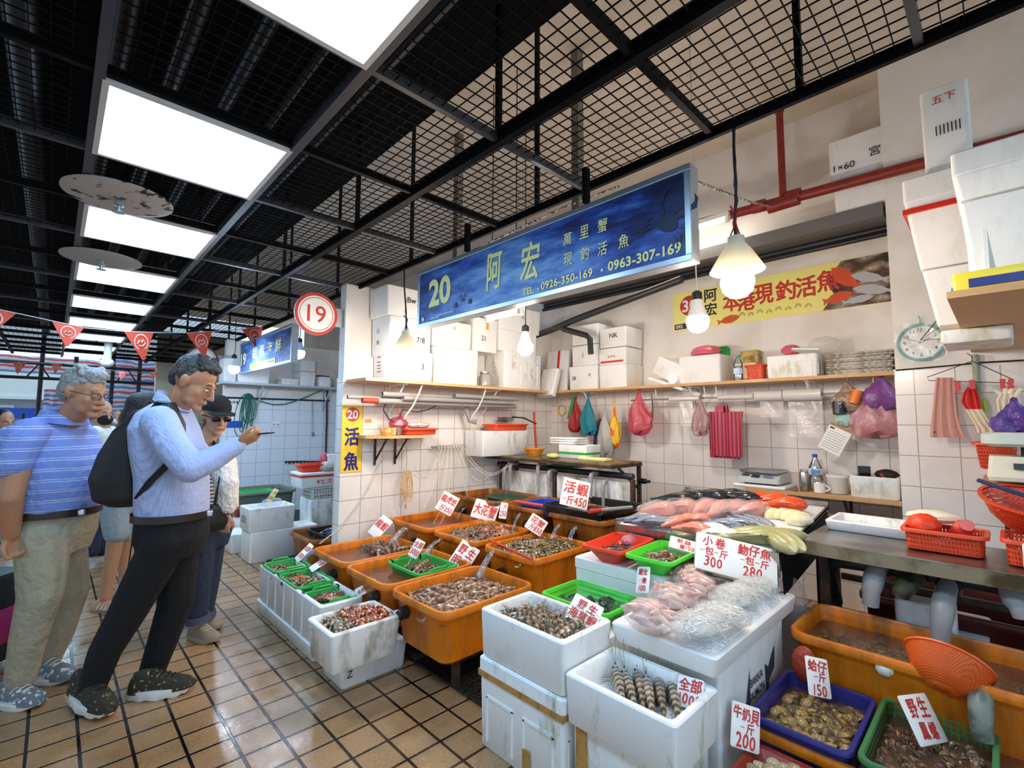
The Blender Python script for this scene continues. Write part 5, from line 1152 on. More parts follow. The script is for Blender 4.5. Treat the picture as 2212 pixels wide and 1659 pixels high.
for i, (px, pt, pb) in enumerate(((1090, 1010, 1042), (1102, 1003, 1042), (1162, 1004, 1048), (1185, 1018, 1052), (1276, 1024, 1075), (1303, 1040, 1095))):
    X = 3.4; a, b = at(px, pt, X=X), at(px, pb, X=X); r = .017
    t = thing('water_outlet', 'grey elbow water outlet under the rack, %s from the wall corner' % ('first', 'second', 'third', 'fourth', 'fifth', 'last')[i], 'pipe', (X, a.y, b.z), group='grey water outlets')
    h = a.z-b.z; part('elbow', G().tube([(.12, -.0, h), (.03, 0, h), (.008, 0, h-.008), (0, 0, h-.03), (0, 0, h*.55)], r*1.15, 12), M_pvc, t); part('spout', G().cyl((0, 0, h*.55), (0, 0, 0), r*.85, 12), M_pvc, t)
    if i in (0, 3, 5): mesh('water_jet', G().tube([(X, a.y, b.z), (X-.003, a.y, b.z-.05), (X-.005, a.y, .69)], [.012, .008, .012], 8), M_jet, 'thin stream under a grey outlet at the back tubs, %s' % {0: 'in the corner', 3: 'in the middle', 5: 'at the black tray'}[i], 'water', kind='stuff')
foam('speckled white foam box on the left end of the metal rack', 3.06, 3.7, 3.58, 3.88, 1.057, 1.31, M_foamd, lid=0)
p = at(1100, 915, X=3.5); tray('red orange tray on the speckled foam box', 3.5, 3.72, .5, .24, 1.312, 1.38, M_orb, flare=.02)
t = thing('hand_net', 'black hand net lying in the red orange tray', 'net', (3.52, 3.74, 1.385)); part('netting', G().lathe([(.001, .01), (.08, .02), (.1, .07), (.095, .07)], 20), M_bask('black netting', '17171A', .01, .01, .3), t); part('handle', G().tube([(0, -.1, .07), (.02, -.25, .06), (.03, -.42, .0)], .008, 6), M_cord, t)
mesh('broom_handle', G().tube([at(1153, 890, X=3.78), (3.8, 3.55, 1.06)], .012, 8), M_redp, 'red stick standing behind the yellow basket', 'stick')
p = at(1154, 983, X=3.6); t = thing('colander', 'orange yellow basket on the metal rack', 'basket', (3.56, at(1154, 970, X=3.56).y, 1.057)); part('bowl', G().lathe([(.07, 0), (.1, .07), (.094, .07), (.066, .006)], 28), M_bask('orange yellow slotted plastic', 'D0871E', .008, .012, .4), t); part('rim', G().lathe([(.1, .066), (.108, .07), (.108, .078), (.094, .078), (.094, .066)], 28, cap=False), mat('orange yellow plastic', 'D8901E', .4), t)
a = at(1205, 995, X=3.6); t = foam('white foam box with a green band and an open lid on the rack', 3.58, 3.82, a.y-.36, a.y-.02, 1.057, 1.185, M_foam, open_=.06); part('band', G().cb((-.0012, 0, .05), (.236, .336, .022)), M_green, t, smooth=False)
for i in range(3): foam('thin white foam lid resting askew on the green banded box, %s' % ('lowest', 'middle', 'topmost')[i], 3.6, 3.84, a.y-.2, a.y+.12, 1.19+.022*i, 1.208+.022*i, M_foam, rz=.1*i, taper=0)
bagfilm('yellow rag beside the orange yellow basket', MX.Translation((3.48, at(1195, 980, X=3.48).y, 1.08)), (.05, .07, .024), m=mat('yellow cloth', 'D8CE7A', .8, bump=.5), seed=11, name='rag', cat='rag')
mesh('folded_cloth', G().rr([(.14, .3, .02, 1.057, 3.6, at(1285, 990, X=3.6).y), (.15, .31, .03, 1.07, 3.6, at(1285, 990, X=3.6).y), (.13, .29, .03, 1.08, 3.6, at(1285, 990, X=3.6).y)]), mat('pale yellow cloth', 'E8DE94', .8, bump=.4), 'folded pale yellow cloth at the right end of the rack', 'cloth')
mesh('crate_lid', G().box(3.55, 3.8, 2.85, 3.2, .965, .98), M_green, 'green plastic lid hanging under the rack', 'lid', smooth=False)
# sticks across the back tubs
def stick(label, a, b, r, m, Z): mesh('handle_stick', G().cyl(at(*a, Z=Z), at(*b, Z=Z), r, 10), m, label, 'stick')
stick('rough red stick lying across the blue tray', (1113, 1083), (1207, 1098), .013, mat('rough red plastic', 'D0484A', .6, bump=.6), .735)
stick('grey pipe handle with a red end on the black tray', (1275, 1104), (1365, 1096), .014, M_pvc, .775)
mesh('red_sleeve', G().cyl(at(1273, 1105, Z=.777), at(1297, 1102, Z=.777), .0155, 10), M_redp, 'red sleeve on the end of the grey handle', 'sleeve')
stick('red stick lying on the rim of the crab tub marked 850', (1056, 1166), (1150, 1208), .007, M_redp, .565)
# ------------------------------------------------------------------ hung bags and tools under the back shelf
M_hook = mat('steel hook', '8A8A88', .3, .8)
def hbag(label, px, pt, pb, wpx, X, m, seed=0, deep=.05, twist=0, cat='bag', neck=.22, hooky=None, prof=None):
    """plastic bag hung by its gathered handles"""
    a, b = at(px, pt, X=X), at(px, pb, X=X); h = a.z-b.z; s = (a-CAM).dot(fw)/FPX; wd = wpx*s/2; rd = random.Random(seed); g = G(); R = []
    pr = prof or [(0, .0), (.01, .5), (.05, .8), (.12, .9), (.2, 1), (.3, .96), (.4, 1), (.5, .9), (.62, .72), (.74, .5), (.84, .3), (.92, .2), (1, .14)]
    ph = [rd.uniform(0, 6) for _ in range(4)]; n = 28
    for t, k in pr:
        R.append([(deep*k*math.cos(2*PI*j/n)*(1+.3*math.sin(5*2*PI*j/n+ph[0]+t*5)+rd.uniform(-.12, .12)), wd*k*math.sin(2*PI*j/n)*(1+.1*math.sin(9*2*PI*j/n+ph[1]+t*7)+rd.uniform(-.07, .07))+wd*.1*math.sin(t*9+ph[3])*k, h*t+(.02*math.sin(3*2*PI*j/n+ph[2]) if t < .5 else 0)+rd.uniform(-.008, .008)) for j in range(n)])
    g.rings(R)
    t = thing('hanging_bag', label, cat, (X, a.y, b.z)); part('bag', g, m, t)
    part('handle', G().tube([(.0, -wd*.12, h*.97), (.01, -wd*.1, h*1.05), (.02, 0, h*1.08), (.01, wd*.1, h*1.05), (0, wd*.12, h*.97)], .006, 6), m, t)
    if X > 4.1: part('hook', G().tube([(.02, 0, h*1.07), (.02, 0, 1.736-b.z)], .003, 5), M_hook, t)
    return t
def film(name, c, milk=.35, tint=None): return clear(name, tint or tuple(min(1, .55+.45*x/max(lin(c)[:3])) for x in lin(c)[:3]), .1, .12, milk=milk, milkcol=c, bump=.9, bscale=28)
M_pinkf = film('pink bag plastic', 'D84E62', .55); M_purf = film('purple bag plastic', '8A4EA0', .55); M_greyf = film('pale grey bag plastic', 'C8C6BE', .7); M_greypf = film('greyish pink bag plastic', 'C49A98', .4)
M_teal = mat('teal printed cloth', '1E7C8C', .7, var='D8E8E4', vscale=9, vlo=.62, vhi=.64); M_redbag = mat('dark red cloth', 'A8282A', .6, bump=.4); M_yelr = mat('yellow red bag', 'F0C42E', .45, var='E2541E', vscale=6, vlo=.5, vhi=.54)
X = 4.2
P = [at(1216, 887, X=X)+V((-.02, .05*math.cos(a*PI/8)*(1+.06*(a//16)), .058*math.sin(a*PI/8))) for a in range(50)]; mesh('coiled_hose', G().tube(P, .009, 8), mat('yellow hose', 'C8A034', .45), 'coil of yellow hose hanging under the shelf near the corner', 'hose')
mesh('green_brush', G().tube([at(1240, 850, X=X), at(1237, 870, X=X), at(1229, 905, X=X)], [.01, .02, .024], 10), mat('green handle', '2E8A4A', .5), 'green handled brush hanging under the shelf', 'brush')
hbag('dark red cloth bag behind the green brush', 1243, 862, 930, 36, X+.03, M_redbag, 2)
hbag('teal cloth bag with a white wave pattern', 1270, 855, 937, 40, X-.03, M_teal, 3, prof=[(0, .3), (.03, .85), (.2, 1), (.35, .95), (.6, .6), (.8, .3), (.95, .1), (1, .05)])
hbag('pale grey plastic bag hanging below the teal bag', 1306, 888, 985, 36, X-.02, M_greyf, 4)
hbag('yellow and red plastic bag with a dark emblem', 1326, 876, 965, 34, X+.02, M_yelr, 5, prof=[(0, .1), (.04, .7), (.25, 1), (.5, .8), (.7, .4), (1, .1)])
g = G().tube([at(1283, 1010, X=X+.05), at(1285, 985, X=X+.05), at(1290, 940, X=X+.05), at(1297, 905, X=X+.05)], [.006, .03, .034, .012], 10); mesh('folded_umbrella', g, mat('navy cloth', '20264E', .6), 'navy folded umbrella hanging behind the grey bag', 'umbrella')
hbag('pink plastic bag full of crumpled bags, hanging alone', 1380, 848, 937, 56, X-.02, M_pinkf, 6)
hbag('greyish pink small bag beside the red striped bags', 1512, 860, 938, 36, X-.03, M_greypf, 7)
g = G().tube([at(1407, 850, X=X), at(1410, 880, X=X), at(1409, 905, X=X)], [.005, .008, .012], 6); mesh('hanging_twig', g, mat('dull green leaf', '4A5A34', .7), 'dark green sprig hanging under the shelf', 'sprig')
# red striped bags: a sheaf of flat bags
def stripes(a, b, k):
    def f(n):
        y = n.add('SeparateXYZ', i0=n.co()).outputs[1]; t = n.math('FRACT', n.math('MULTIPLY', y, k)); n.set(n.b.inputs['Base Color'], n.mix(n.ramp(t, (.45, (0, 0, 0)), (.55, (1, 1, 1))), lin(a), lin(b)))
    return f
M_strb = mat('red striped bag plastic', 'A81E38', .3, fn=stripes('7E1229', 'C23A54', 34), bump=0)
a, b = at(1527, 890, X=X), at(1610, 992, X=X)
for i in range(6):
    y0, y1 = a.y-.03*i*.4, b.y+.06*(5-i)*.5; z0, z1 = b.z+(.0, .04, .07, .0, .0, .02)[i], a.z; x = 4.24-.02*i
    g = G(); g.grid(lambda u, v: (x-.012*math.sin(u*14+i)*(1-.3*v), (y0+(y1-y0)*u)*1-(0 if v < .75 else (v-.75)*(.5-u)*-.5*abs(y1-y0)), z0+(z1-z0)*v), 14, 6)
    k = G(); k.v = [(p[0]+.006, p[1], p[2]) for p in g.v]; k.f = [tuple(reversed(f)) for f in g.f]; g.add(k.v, k.f)
    g.tube([(x, (y0+y1)/2-.02, z1-.005), (x, (y0+y1)/2-.01, z1+.05), (x, (y0+y1)/2+.015, z1+.05), (x, (y0+y1)/2+.02, z1-.005)], .012, 6)
    mesh('carrier_bag', g, M_strb, 'red striped plastic carrier bag in the sheaf hanging under the shelf', 'bag', 'sheaf of red striped bags')
# rod with rolls of plastic bags
zr = at(1600, 857, X=X).z; ya, yb = at(1363, 862, X=X).y, at(1840, 842, X=X).y
mesh('steel_rod', G().cyl((X, ya, zr), (X, yb, zr+.0), .008, 10), M_hook, 'thin steel rod hung under the back shelf carrying rolls of bags', 'rod')
M_roll = mat('roll of clear bags', 'D2CCC4', .3, coat=.3)
for i, (p0, p1, r) in enumerate(((1447, 1513, .026), (1552, 1628, .024), (1632, 1692, .044), (1694, 1776, .048))):
    y0, y1 = at(p1, 855, X=X).y, at(p0, 855, X=X).y
    mesh('bag_roll', G().rings([[(X+r_*math.cos(2*PI*j/20), y, zr+r_*math.sin(2*PI*j/20)) for j in range(20)] for y, r_ in ((y0, .01), (y0, r), (y1, r), (y1, .01))]), M_roll, 'roll of clear plastic bags on the steel rod, %s from the left' % ('first', 'second', 'third', 'fourth and thickest')[i], 'roll', 'bag rolls')
M_sheet = clear('hanging clear sheet', (.97, .96, .95), .08, .12, milk=.28, milkcol='E8E0D8', bump=.7, bscale=24)
for p0, p1, pt, pb, lb in ((1643, 1694, 868, 902, 'short sheet of clear bag hanging from its roll'), (1704, 1780, 868, 946, 'long sheet of clear bag hanging from the thickest roll'), (1470, 1497, 868, 920, 'faint clear sheet hanging from the left roll')):
    a, b = at(p0, pt, X=X-.03), at(p1, pb, X=X-.03); mesh('bag_sheet', G().grid(lambda u, v: (X-.04+.008*math.sin(u*9+v*5), a.y+(b.y-a.y)*u, b.z+(a.z-b.z)*v), 16, 8), M_sheet, lb, 'plastic sheet')
for px in (1415, 1520, 1545): p = at(px, 835, X=X); mesh('rod_strap', G().tube([(X, p.y, 1.735), (X+.004, p.y-.012, zr+.03), (X, p.y-.02, zr-.02)], .007, 6), M_strap, 'white knotted strap holding the steel rod', 'strap', 'white straps of the rod')
# cluster at the right end
hbag('clear bag with a little brown in it, right end under the shelf', 1830, 828, 885, 60, X-.02, film('clear brown film', 'C8A88A', .3), 9)
p = at(1848, 858, X=X-.06); mesh('orange_cup', G().lathe([(.03, -.05), (.038, .05), (.034, .05), (.026, -.046)], 18, (0, 0, 0), mx=rotm(.3, .2, 0, p)), mat('orange cup', 'E07A1E', .4), 'orange cup hanging among the bags at the shelf end', 'cup')
p = at(1813, 882, X=X-.05); mesh('black_cup', G().lathe([(.04, -.045), (.046, .045), (.04, .045), (.036, -.04)], 18, mx=rotm(0, .2, 0, p)), mat('black printed cup', '1E1C20', .35, var='C8C4BC', vscale=40, vlo=.62, vhi=.66), 'black printed cup hanging at the shelf end', 'cup')
hbag('large pink bag of packets at the shelf end', 1886, 835, 943, 96, X-.03, film('pale pink bag plastic', 'E8A0A4', .4), 10, deep=.07, prof=[(0, .2), (.05, .75), (.25, 1), (.5, .85), (.65, .55), (.85, .3), (1, .12)])
hbag('purple plastic bag above the pink one at the shelf end', 1902, 815, 880, 64, X-.06, M_purf, 11)
bagfilm('blue and white tissue packet in the large pink bag', MX.Translation(at(1868, 898, X=X-.05)), (.02, .06, .04), m=mat('blue packet', '3A6AB8', .3, var='E8ECF4', vscale=14, vlo=.48, vhi=.52), seed=3, name='tissue_packet', cat='packet')
bagfilm('mint cloth hanging at the shelf end', MX.Translation(at(1825, 908, X=X-.03)), (.03, .06, .05), m=mat('mint cloth', '9CC8BE', .8, bump=.5), seed=13, name='cloth', cat='cloth')
MXC = frame(at(1803, 950, X=X-.05), (0, -.88, -.47), (-.1, -.47, .88))
t = thing('note_pad', 'white tear off pad hanging crooked from a ring', 'note pad', mx=MXC); part('pages', G().cb((0, 0, -.012), (.15, .2, .024)), M_white, t, smooth=False)
g = G()
for i in range(8): g.cb((.0, .05-.018*i, .0005), (.12, .002, .001))
g.cb((-.05, .075, .0005), (.03, .012, .001)); part('printed_lines', g, M_pen, t, smooth=False); part('header_strip', G().cb((0, .1, .001), (.15, .018, .003)), M_tape, t, smooth=False); part('ring', G().tube([(-.02+.016*math.cos(a*PI/6), .125+.016*math.sin(a*PI/6), 0) for a in range(13)], .002, 5), M_redp, t)
# ------------------------------------------------------------------ shelf with the scale
zs = .882
def scale(label, mx, small=0):
    t = thing('counting_scale', label, 'scale', mx=mx)
    part('body', G().rr([(.29, .3, .02, .012), (.3, .31, .02, .016), (.3, .31, .02, .05), (.22, .3, .02, .085, .03, 0), (.215, .29, .02, .09, .03, 0)]), M_scale, t)
    part('base', G().rr([(.24, .24, .02, 0), (.24, .24, .02, .02)]), M_rubber, t)
    part('pan', G().rr([(.26, .29, .02, .092), (.28, .31, .03, .1), (.28, .31, .03, .108), (.27, .3, .03, .112), (.25, .28, .03, .106)]), M_steel, t)
    fm = frame((-.136, 0, .066), (0, -1, 0), (.075, 0, .035)); g = G()
    for x in (-.1, -.02, .0): pass
    for x, y in ((-.1, .0075), (-.02, .0075), (-.02, -.011)): g.cb((x, y, .004), (.06, .013, .003), fm)
    part('display', g, M_disp, t, smooth=False); g = G()
    for i in range(6):
        for j in range(4): g.cb((.042+.012*i, .012-.0078*j, .0045), (.009, .0055, .004), fm)
    part('keypad', g, M_keys, t, smooth=False); return t
M_scale = mat('pale grey plastic', 'CDD0CC', .4); M_disp = mat('dark green display', '2E3A36', .2); M_keys = mat('violet keys', '8A8AB8', .5)
p = at(1650, 1058, X=4.25); foam('white foam slab under the counting scale', 4.11, 4.43, p.y-.2, p.y+.2, zs, zs+.022, M_foam, taper=0)
scale('pale grey counting scale with a blue keypad on the plywood shelf', MX.Translation((4.27, p.y, zs+.024)))
p = at(1737, 1064, X=4.2); t = thing('vacuum_flask', 'steel vacuum flask without its cap on the plywood shelf', 'flask', (4.22, p.y, zs)); part('flask', G().lathe([(.03, 0), (.032, .004), (.032, .14), (.026, .15)], 22), M_steel, t); part('neck', G().lathe([(.026, .15), (.026, .165), (.02, .165), (.02, .12)], 20), M_alu, t)
p = at(1716, 1064, X=4.16); mesh('flask_cap', G().lathe([(.022, 0), (.024, .003), (.024, .022), (.02, .022), (.019, .004)], 18, (4.15, p.y, zs)), M_steel, 'steel flask cap lying beside the vacuum flask', 'cap')
p = at(1762, 1060, X=4.32); t = thing('plastic_bottle', 'large clear water bottle with a blue cap behind the mug', 'bottle', (4.34, p.y, zs)); part('body', G().lathe([(.045, 0), (.05, .01), (.05, .1), (.044, .11), (.05, .12), (.05, .17), (.018, .24), (.016, .26)], 22), M_pet, t); part('cap', G().lathe([(.018, .255), (.018, .28), (.001, .281)], 14), mat('blue cap', '2A55B8', .4), t); part('label', G().lathe([(.0506, .12), (.0506, .17)], 22, cap=False), mat('white blue label', 'DCE6F0', .4, var='6E96C8', vscale=14, vlo=.55, vhi=.58), t)
p = at(1770, 1066, X=4.17); t = thing('mug', 'white mug with a printed hand pattern and a lid', 'mug', (4.18, p.y, zs)); part('cup', G().lathe([(.03, 0), (.036, .004), (.038, .075), (.034, .075), (.03, .01)], 24), mat('white mug glaze', 'F2F0EA', .2, var='8A6A4A', vscale=18, vlo=.64, vhi=.66), t); part('handle', G().tube([(0, -.036-.03*math.sin(a*PI/8), .06-.045*a/8) for a in range(9)], .006, 8), M_white, t); part('lid', G().lathe([(.036, .075), (.034, .082), (.01, .09), (.001, .092)], 20), M_steel, t)
p = at(1808, 1066, X=4.22); t = thing('plastic_bucket', 'white lidded plastic bucket beside the speckled box', 'bucket', (4.25, p.y, zs)); part('bucket', G().lathe([(.06, 0), (.064, .004), (.07, .12)], 26), film('milky bucket plastic', 'E0DCD6', .7), t); part('lid', G().lathe([(.072, .118), (.074, .122), (.074, .136), (.001, .138)], 26), M_white, t)
a, b = at(1834, 1050, X=4.12), at(1945, 1050, X=4.12); foam('yellow speckled white foam box at the end of the plywood shelf', 4.13, 4.42, b.y+.004, a.y, zs, zs+.15, M_foamy, open_=.1)
p = at(1866, 1000, X=4.3); t = thing('mobile_phone', 'black phone standing in the speckled foam box', 'phone', (4.3, p.y, zs+.06)); part('body', G().rr([(.012, .075, .005, 0), (.012, .075, .005, .15)]), M_blackt, t); part('screen', G().box(-.0068, -.006, -.034, .034, .006, .144), mat('dark screen', '0C0D10', .08), t, smooth=False)
p = at(1915, 1003, X=4.3); bagfilm('black and red gloves in the speckled foam box', MX.Translation((4.3, p.y, zs+.16)), (.05, .07, .035), m=mat('black glove', '18181A', .7, var='B8463A', vscale=14, vlo=.56, vhi=.6), seed=15, name='work_glove', cat='gloves')
# things hung on the right pillar
p = at(1990, 740, X=XP); t = thing('wall_clock', 'round wall clock with a turquoise rim, wrapped in clear film', 'clock', mx=frame((XP-.004, p.y, p.z), (0, -1, 0), (0, 0, 1)))
part('rim', G().lathe([(.105, .0), (.122, .0), (.125, .014), (.118, .028), (.108, .026), (.105, .016)], 44, cap=False), mat('turquoise plastic', '5FA8A0', .35), t); part('dial', G().lathe([(.001, .014), (.107, .014)], 40, cap=False), M_white, t)
g = G()
for i in range(12): a = PI/2-2*PI*(i+1)/12; write(g, str(i+1), .084*math.cos(a), .084*math.sin(a), .022, .0155, .005)
part('numerals', g, M_pen, t, smooth=False)
for nm, L, a, wd in (('hour_hand', .05, .45, .004), ('minute_hand', .075, 2.75, .003), ('second_hand', .08, 3.6, .001)): part(nm, G().box(-.012, L, -wd/2, wd/2, .017, .018, MX.Rotation(a, 4, 'Z')), M_pen, t, smooth=False)
part('wrapper', G().grid(lambda u, v: ((u-.5)*.27, (v-.5)*.26, .032+.006*math.sin(u*17+v*9)), 18, 18), clear('clock wrapper', (1, 1, 1), .05, .1, milk=.05, bump=.8, bscale=30), t); part('hanging_tie', G().tube([(0, .12, .01), (.004, .15, .012), (-.004, .175, .01)], .004, 5), mat('green cord', '7FB89A', .6), t)
X = 3.98; A, B, T_ = at(2003, 815, X=X), at(2188, 820, X=X), at(2100, 780, X=X)
mesh('wire_hanger', G().tube([T_, A, A-V((0, .005, .02)), B-V((0, -.005, .02)), B, T_, T_+V((0, 0, .03)), T_+V((0, .02, .05))], .0025, 6), M_cord, 'dark wire hanger with a towel and gloves clipped to it', 'hanger')
p = at(2100, 760, X=4.05); mesh('vertical_pipe', G().cyl((4.06, p.y-.01, 1.83), (4.06, p.y-.01, 1.5), .016, 10), mat('greenish pipe', '9AA08A', .5), 'greenish pipe running down the pillar behind the hanger', 'pipe')
mesh('black_cable', G().tube([at(px, py, X=XP-.01) for px, py in ((1935, 800), (2050, 790), (2120, 783), (2212, 778))], .005, 6), M_cord, 'black cable along the top of the pillar tiles', 'cable')
def drape(label, pts, m, name, cat, X=3.97, th=.02, wave=.008):
    """cloth hung over the wire: outline from top to bottom as (left, right, y)"""
    g = G(); R = []
    for (l, r, y) in pts:
        a, b = at(l, y, X=X), at(r, y, X=X)
        R.append([(X-th/2-wave*math.sin(j*1.9), a.y+(b.y-a.y)*j/10, a.z+(b.z-a.z)*j/10) for j in range(11)] + [(X+th/2-wave*math.sin(j*1.9), a.y+(b.y-a.y)*j/10, a.z+(b.z-a.z)*j/10) for j in range(10, -1, -1)])
    g.rings(R); return mesh(name, g, m, label, cat)
M_towel = mat('salmon pink towel', 'E2A898', .9, bump=.8, bscale=220, var='6A3A2A', vscale=30, vlo=.66, vhi=.72)
drape('salmon pink dirty towel on the wire hanger', ((2022, 2060, 816), (2018, 2062, 850), (2014, 2066, 890), (2010, 2075, 925), (2010, 2084, 945)), M_towel, 'towel', 'towel')
M_cream_r = mat('cream rubber', 'EEE2C4', .5); M_red_r = mat('red rubber', 'D22E2A', .45)
t = drape('red and cream rubber glove pegged on the wire hanger', ((2090, 2102, 836), (2080, 2112, 850), (2076, 2118, 868), (2086, 2120, 884)), M_red_r, 'rubber_glove', 'glove')
o = drape('', ((2086, 2120, 884), (2095, 2130, 900), (2104, 2140, 915), (2110, 2155, 926), (2111, 2156, 935)), M_cream_r, 'cuff', 'x'); loc = o.location.copy(); o.parent = t; o.location = loc-t.location
for k in ('label', 'category'):
    if k in o: del o[k]
t = drape('cream rubber glove with spread fingers pegged at the right of the hanger', ((2160, 2192, 850), (2152, 2196, 865), (2155, 2195, 885), (2160, 2190, 905), (2165, 2186, 930)), M_cream_r, 'rubber_glove', 'glove')
for px, py, qx, qy in ((2163, 852, 2148, 842), (2172, 850, 2172, 828), (2182, 850, 2190, 828), (2192, 858, 2206, 838)): part('finger', G().tube([at(px, py, X=3.97)-t.location, at(qx, qy, X=3.96)-t.location], [.014, .009], 8), M_cream_r, t)
for i, (px, py) in enumerate(((2069, 832), (2100, 828), (2166, 826), (2184, 826))): p = at(px, py, X=3.96); mesh('clothes_peg', G().box(p.x-.008, p.x+.008, p.y-.012, p.y+.012, p.z-.035, p.z+.02), MATS['rough red plastic'], 'red clothes peg on the wire hanger, %s from the left' % ('first', 'second', 'third', 'last')[i], 'peg', 'red pegs', smooth=False)
p = at(2127, 875, X=4.02); mesh('green_clip', G().tube([p+V((0, 0, .04)), p+V((0, .004, 0)), p+V((0, -.004, -.04))], [.006, .016, .01], 8), mat('lime clip', 'A8D44A', .4), 'lime green clip hanging behind the red glove', 'clip')
X = 3.9; hbag('violet mesh bag at the right edge of the photo', 2190, 865, 938, 70, X, film('violet bag plastic', '6A4AB0', .55), 14)
M_crease = mat('green hanger wire', '4A6A5E', .5)
# plank shelf at the right with boxes
shelf('thick plywood plank overhead at the right edge', 2.26, 4.08, -.45, .118, 1.87, .025)
mesh('wire_hanger', G().tube([at(1988, 735, X=3.3), at(2030, 685, X=3.2), at(2056, 660, X=3.1), at(2040, 700, X=3.2), at(1988, 735, X=3.3), at(2060, 730, X=3.2)], .0022, 5), M_cord, 'empty wire hanger dangling from the plank before the clock', 'hanger')
foam('small strip of foam sticking out under the plank before the clock', 3.0, 3.35, -.05, .19, 1.78, 1.842, M_foamy, taper=0)
foam('large white foam box with a recessed end on the overhead plank', 2.4, 2.85, -.5, .075, 1.875, 2.23, M_foam, ribs=1, taper=.06)
foam('upper white foam box on the overhead stack, rounded lid', 2.38, 2.88, -.5, .085, 2.235, 2.42, M_foam, lid=.09)
t = foam('white foam box with a red taped lid behind the overhead stack', 2.95, 3.4, -.3, .285, 2.15, 2.6, M_foam, lid=.12, taper=.09); part('tape', G().cb((-.001, 0, .285), (.462, .598, .025)), M_redtape, t, smooth=False)
foam('white foam box under the red taped one', 3.0, 3.4, -.3, .24, 1.875, 2.145, M_foam, taper=.1)
t = thing('paper_pack', 'yellow and dark blue packet of sheets on the overhead plank', 'packet', (2.31, -.1, 1.872)); part('pack', G().rr([(.08, .4, .01, 0), (.09, .41, .015, .03), (.08, .4, .01, .06)]), mat('yellow blue pack', 'E8D83A', .3), t); part('blue_band', G().cb((-.001, -.02, .018), (.093, .36, .03)), M_blue, t, smooth=False)
p = at(2070, 640, X=2.33); bagfilm('blue rope end on the overhead plank', MX.Translation((2.35, .09, 1.89)), (.05, .02, .02), m=mat('blue rope', '2A6AA8', .7, bump=.6), seed=17, name='rope_bundle', cat='rope')
# pipe of the sprinkler line and boxes above it
a, b = at(1500, 478, X=4.05), at(2030, 342, X=4.05)
mesh('sprinkler_pipe', G().cyl((4.05, a.y+2.2, a.z+.05), (4.05, b.y-.5, b.z-.02), .038, 16), M_redpipe, 'red pipe running along the upper back wall', 'pipe')
c = at(1692, 440, X=4.05); t = thing('sprinkler_riser', 'red pipe rising from the horizontal red pipe through the mesh', 'pipe', (4.05, c.y, 3.13)); part('riser', G().cyl((0, 0, 0), (0, 0, .86), .026, 14), M_redpipe, t); part('coupling', G().cyl((0, -.11, .012), (0, .11, .008), .052, 14), M_redpipe, t); part('head', G().cyl((0, 0, .76), (0, 0, .8), .034, 10), M_redpipe, t)
for px in (1640, 1715): p = at(px, 460 if px < 1700 else 440, X=4.05); mesh('pipe_coupling', G().cyl((4.05, p.y-.05, 3.168), (4.05, p.y+.05, 3.172), .05, 14), M_redpipe, 'red coupling on the horizontal pipe, ' + ('left' if px < 1700 else 'right') + ' of the riser', 'coupling')
mesh('cable_tray', G().box(4.1, XB, .51, 3.9, 2.86, 2.9).box(4.1, 4.115, .51, 3.9, 2.9, 2.96), mat('grey steel tray', '6E6A68', .5), 'grey cable tray along the back wall above the yellow banner', 'cable tray', smooth=False)
for i, (z, r) in enumerate(((2.83, .025), (2.78, .02), (2.98, .03))): mesh('wall_conduit', G().cyl((4.3-.03*i, .51, z), (4.3-.03*i, 3.88, z), r, 12), (M_pvcd, M_greypipe, mat('grey conduit', '8A8682', .4))[i], 'conduit along the back wall over the yellow banner, %s' % ('dark one under the tray', 'lowest one', 'grey one lying on the tray')[i], 'pipe')
t = thing('drain_pipe', 'black drain pipe with an elbow behind the blue sign', 'pipe', (3.9, 3.3, 2.2)); part('pipe', G().tube([(0, -1.4, .46), (0, -.2, .28), (0, .1, .22), (.0, .59, .16)], .035, 14), M_pvcd, t); part('elbow', G().tube([(0, .0, .24), (0, -.06, .2), (.02, -.34, .1), (.03, -.38, .06), (.03, -.39, -.1)], .03, 12), M_pvcd, t)
def ubox(label, l, r, yt, yb, X=4.12, zb=None, **k):
    a, b = at(l, (yt+yb)/2, X=X), at(r, (yt+yb)/2, X=X); return foam(label, X, X+.3, b.y, a.y, zb or at((l+r)/2, yb, X=X).z, at((l+r)/2, yt, X=X).z, M_foam, **k)
ubox('white foam box marked 1 x 60 stored above the red pipe', 1788, 1932, 285, 375, marks=(('-x', '1×60', -.5, .3, .05, M_pen), ('-x', '宮', .45, .45, .07, M_pen)))
ubox('white foam box behind and below the red pipe', 1800, 1928, 378, 462, X=4.12, zb=2.965)
t = ubox('white foam box with a barcode label standing high at the right', 1990, 2098, 180, 375, X=3.05, marks=(('-x', '|||||||', .1, .5, .05, M_pen), ('-x', '五下', .0, .85, .04, M_redpen))); 
mesh('sprinkler_rod', G().cyl(at(1955, 335, X=4.2), at(1948, 100, X=4.2), .004, 6), M_rope, 'thin rod hanging down beside the marked box', 'rod')
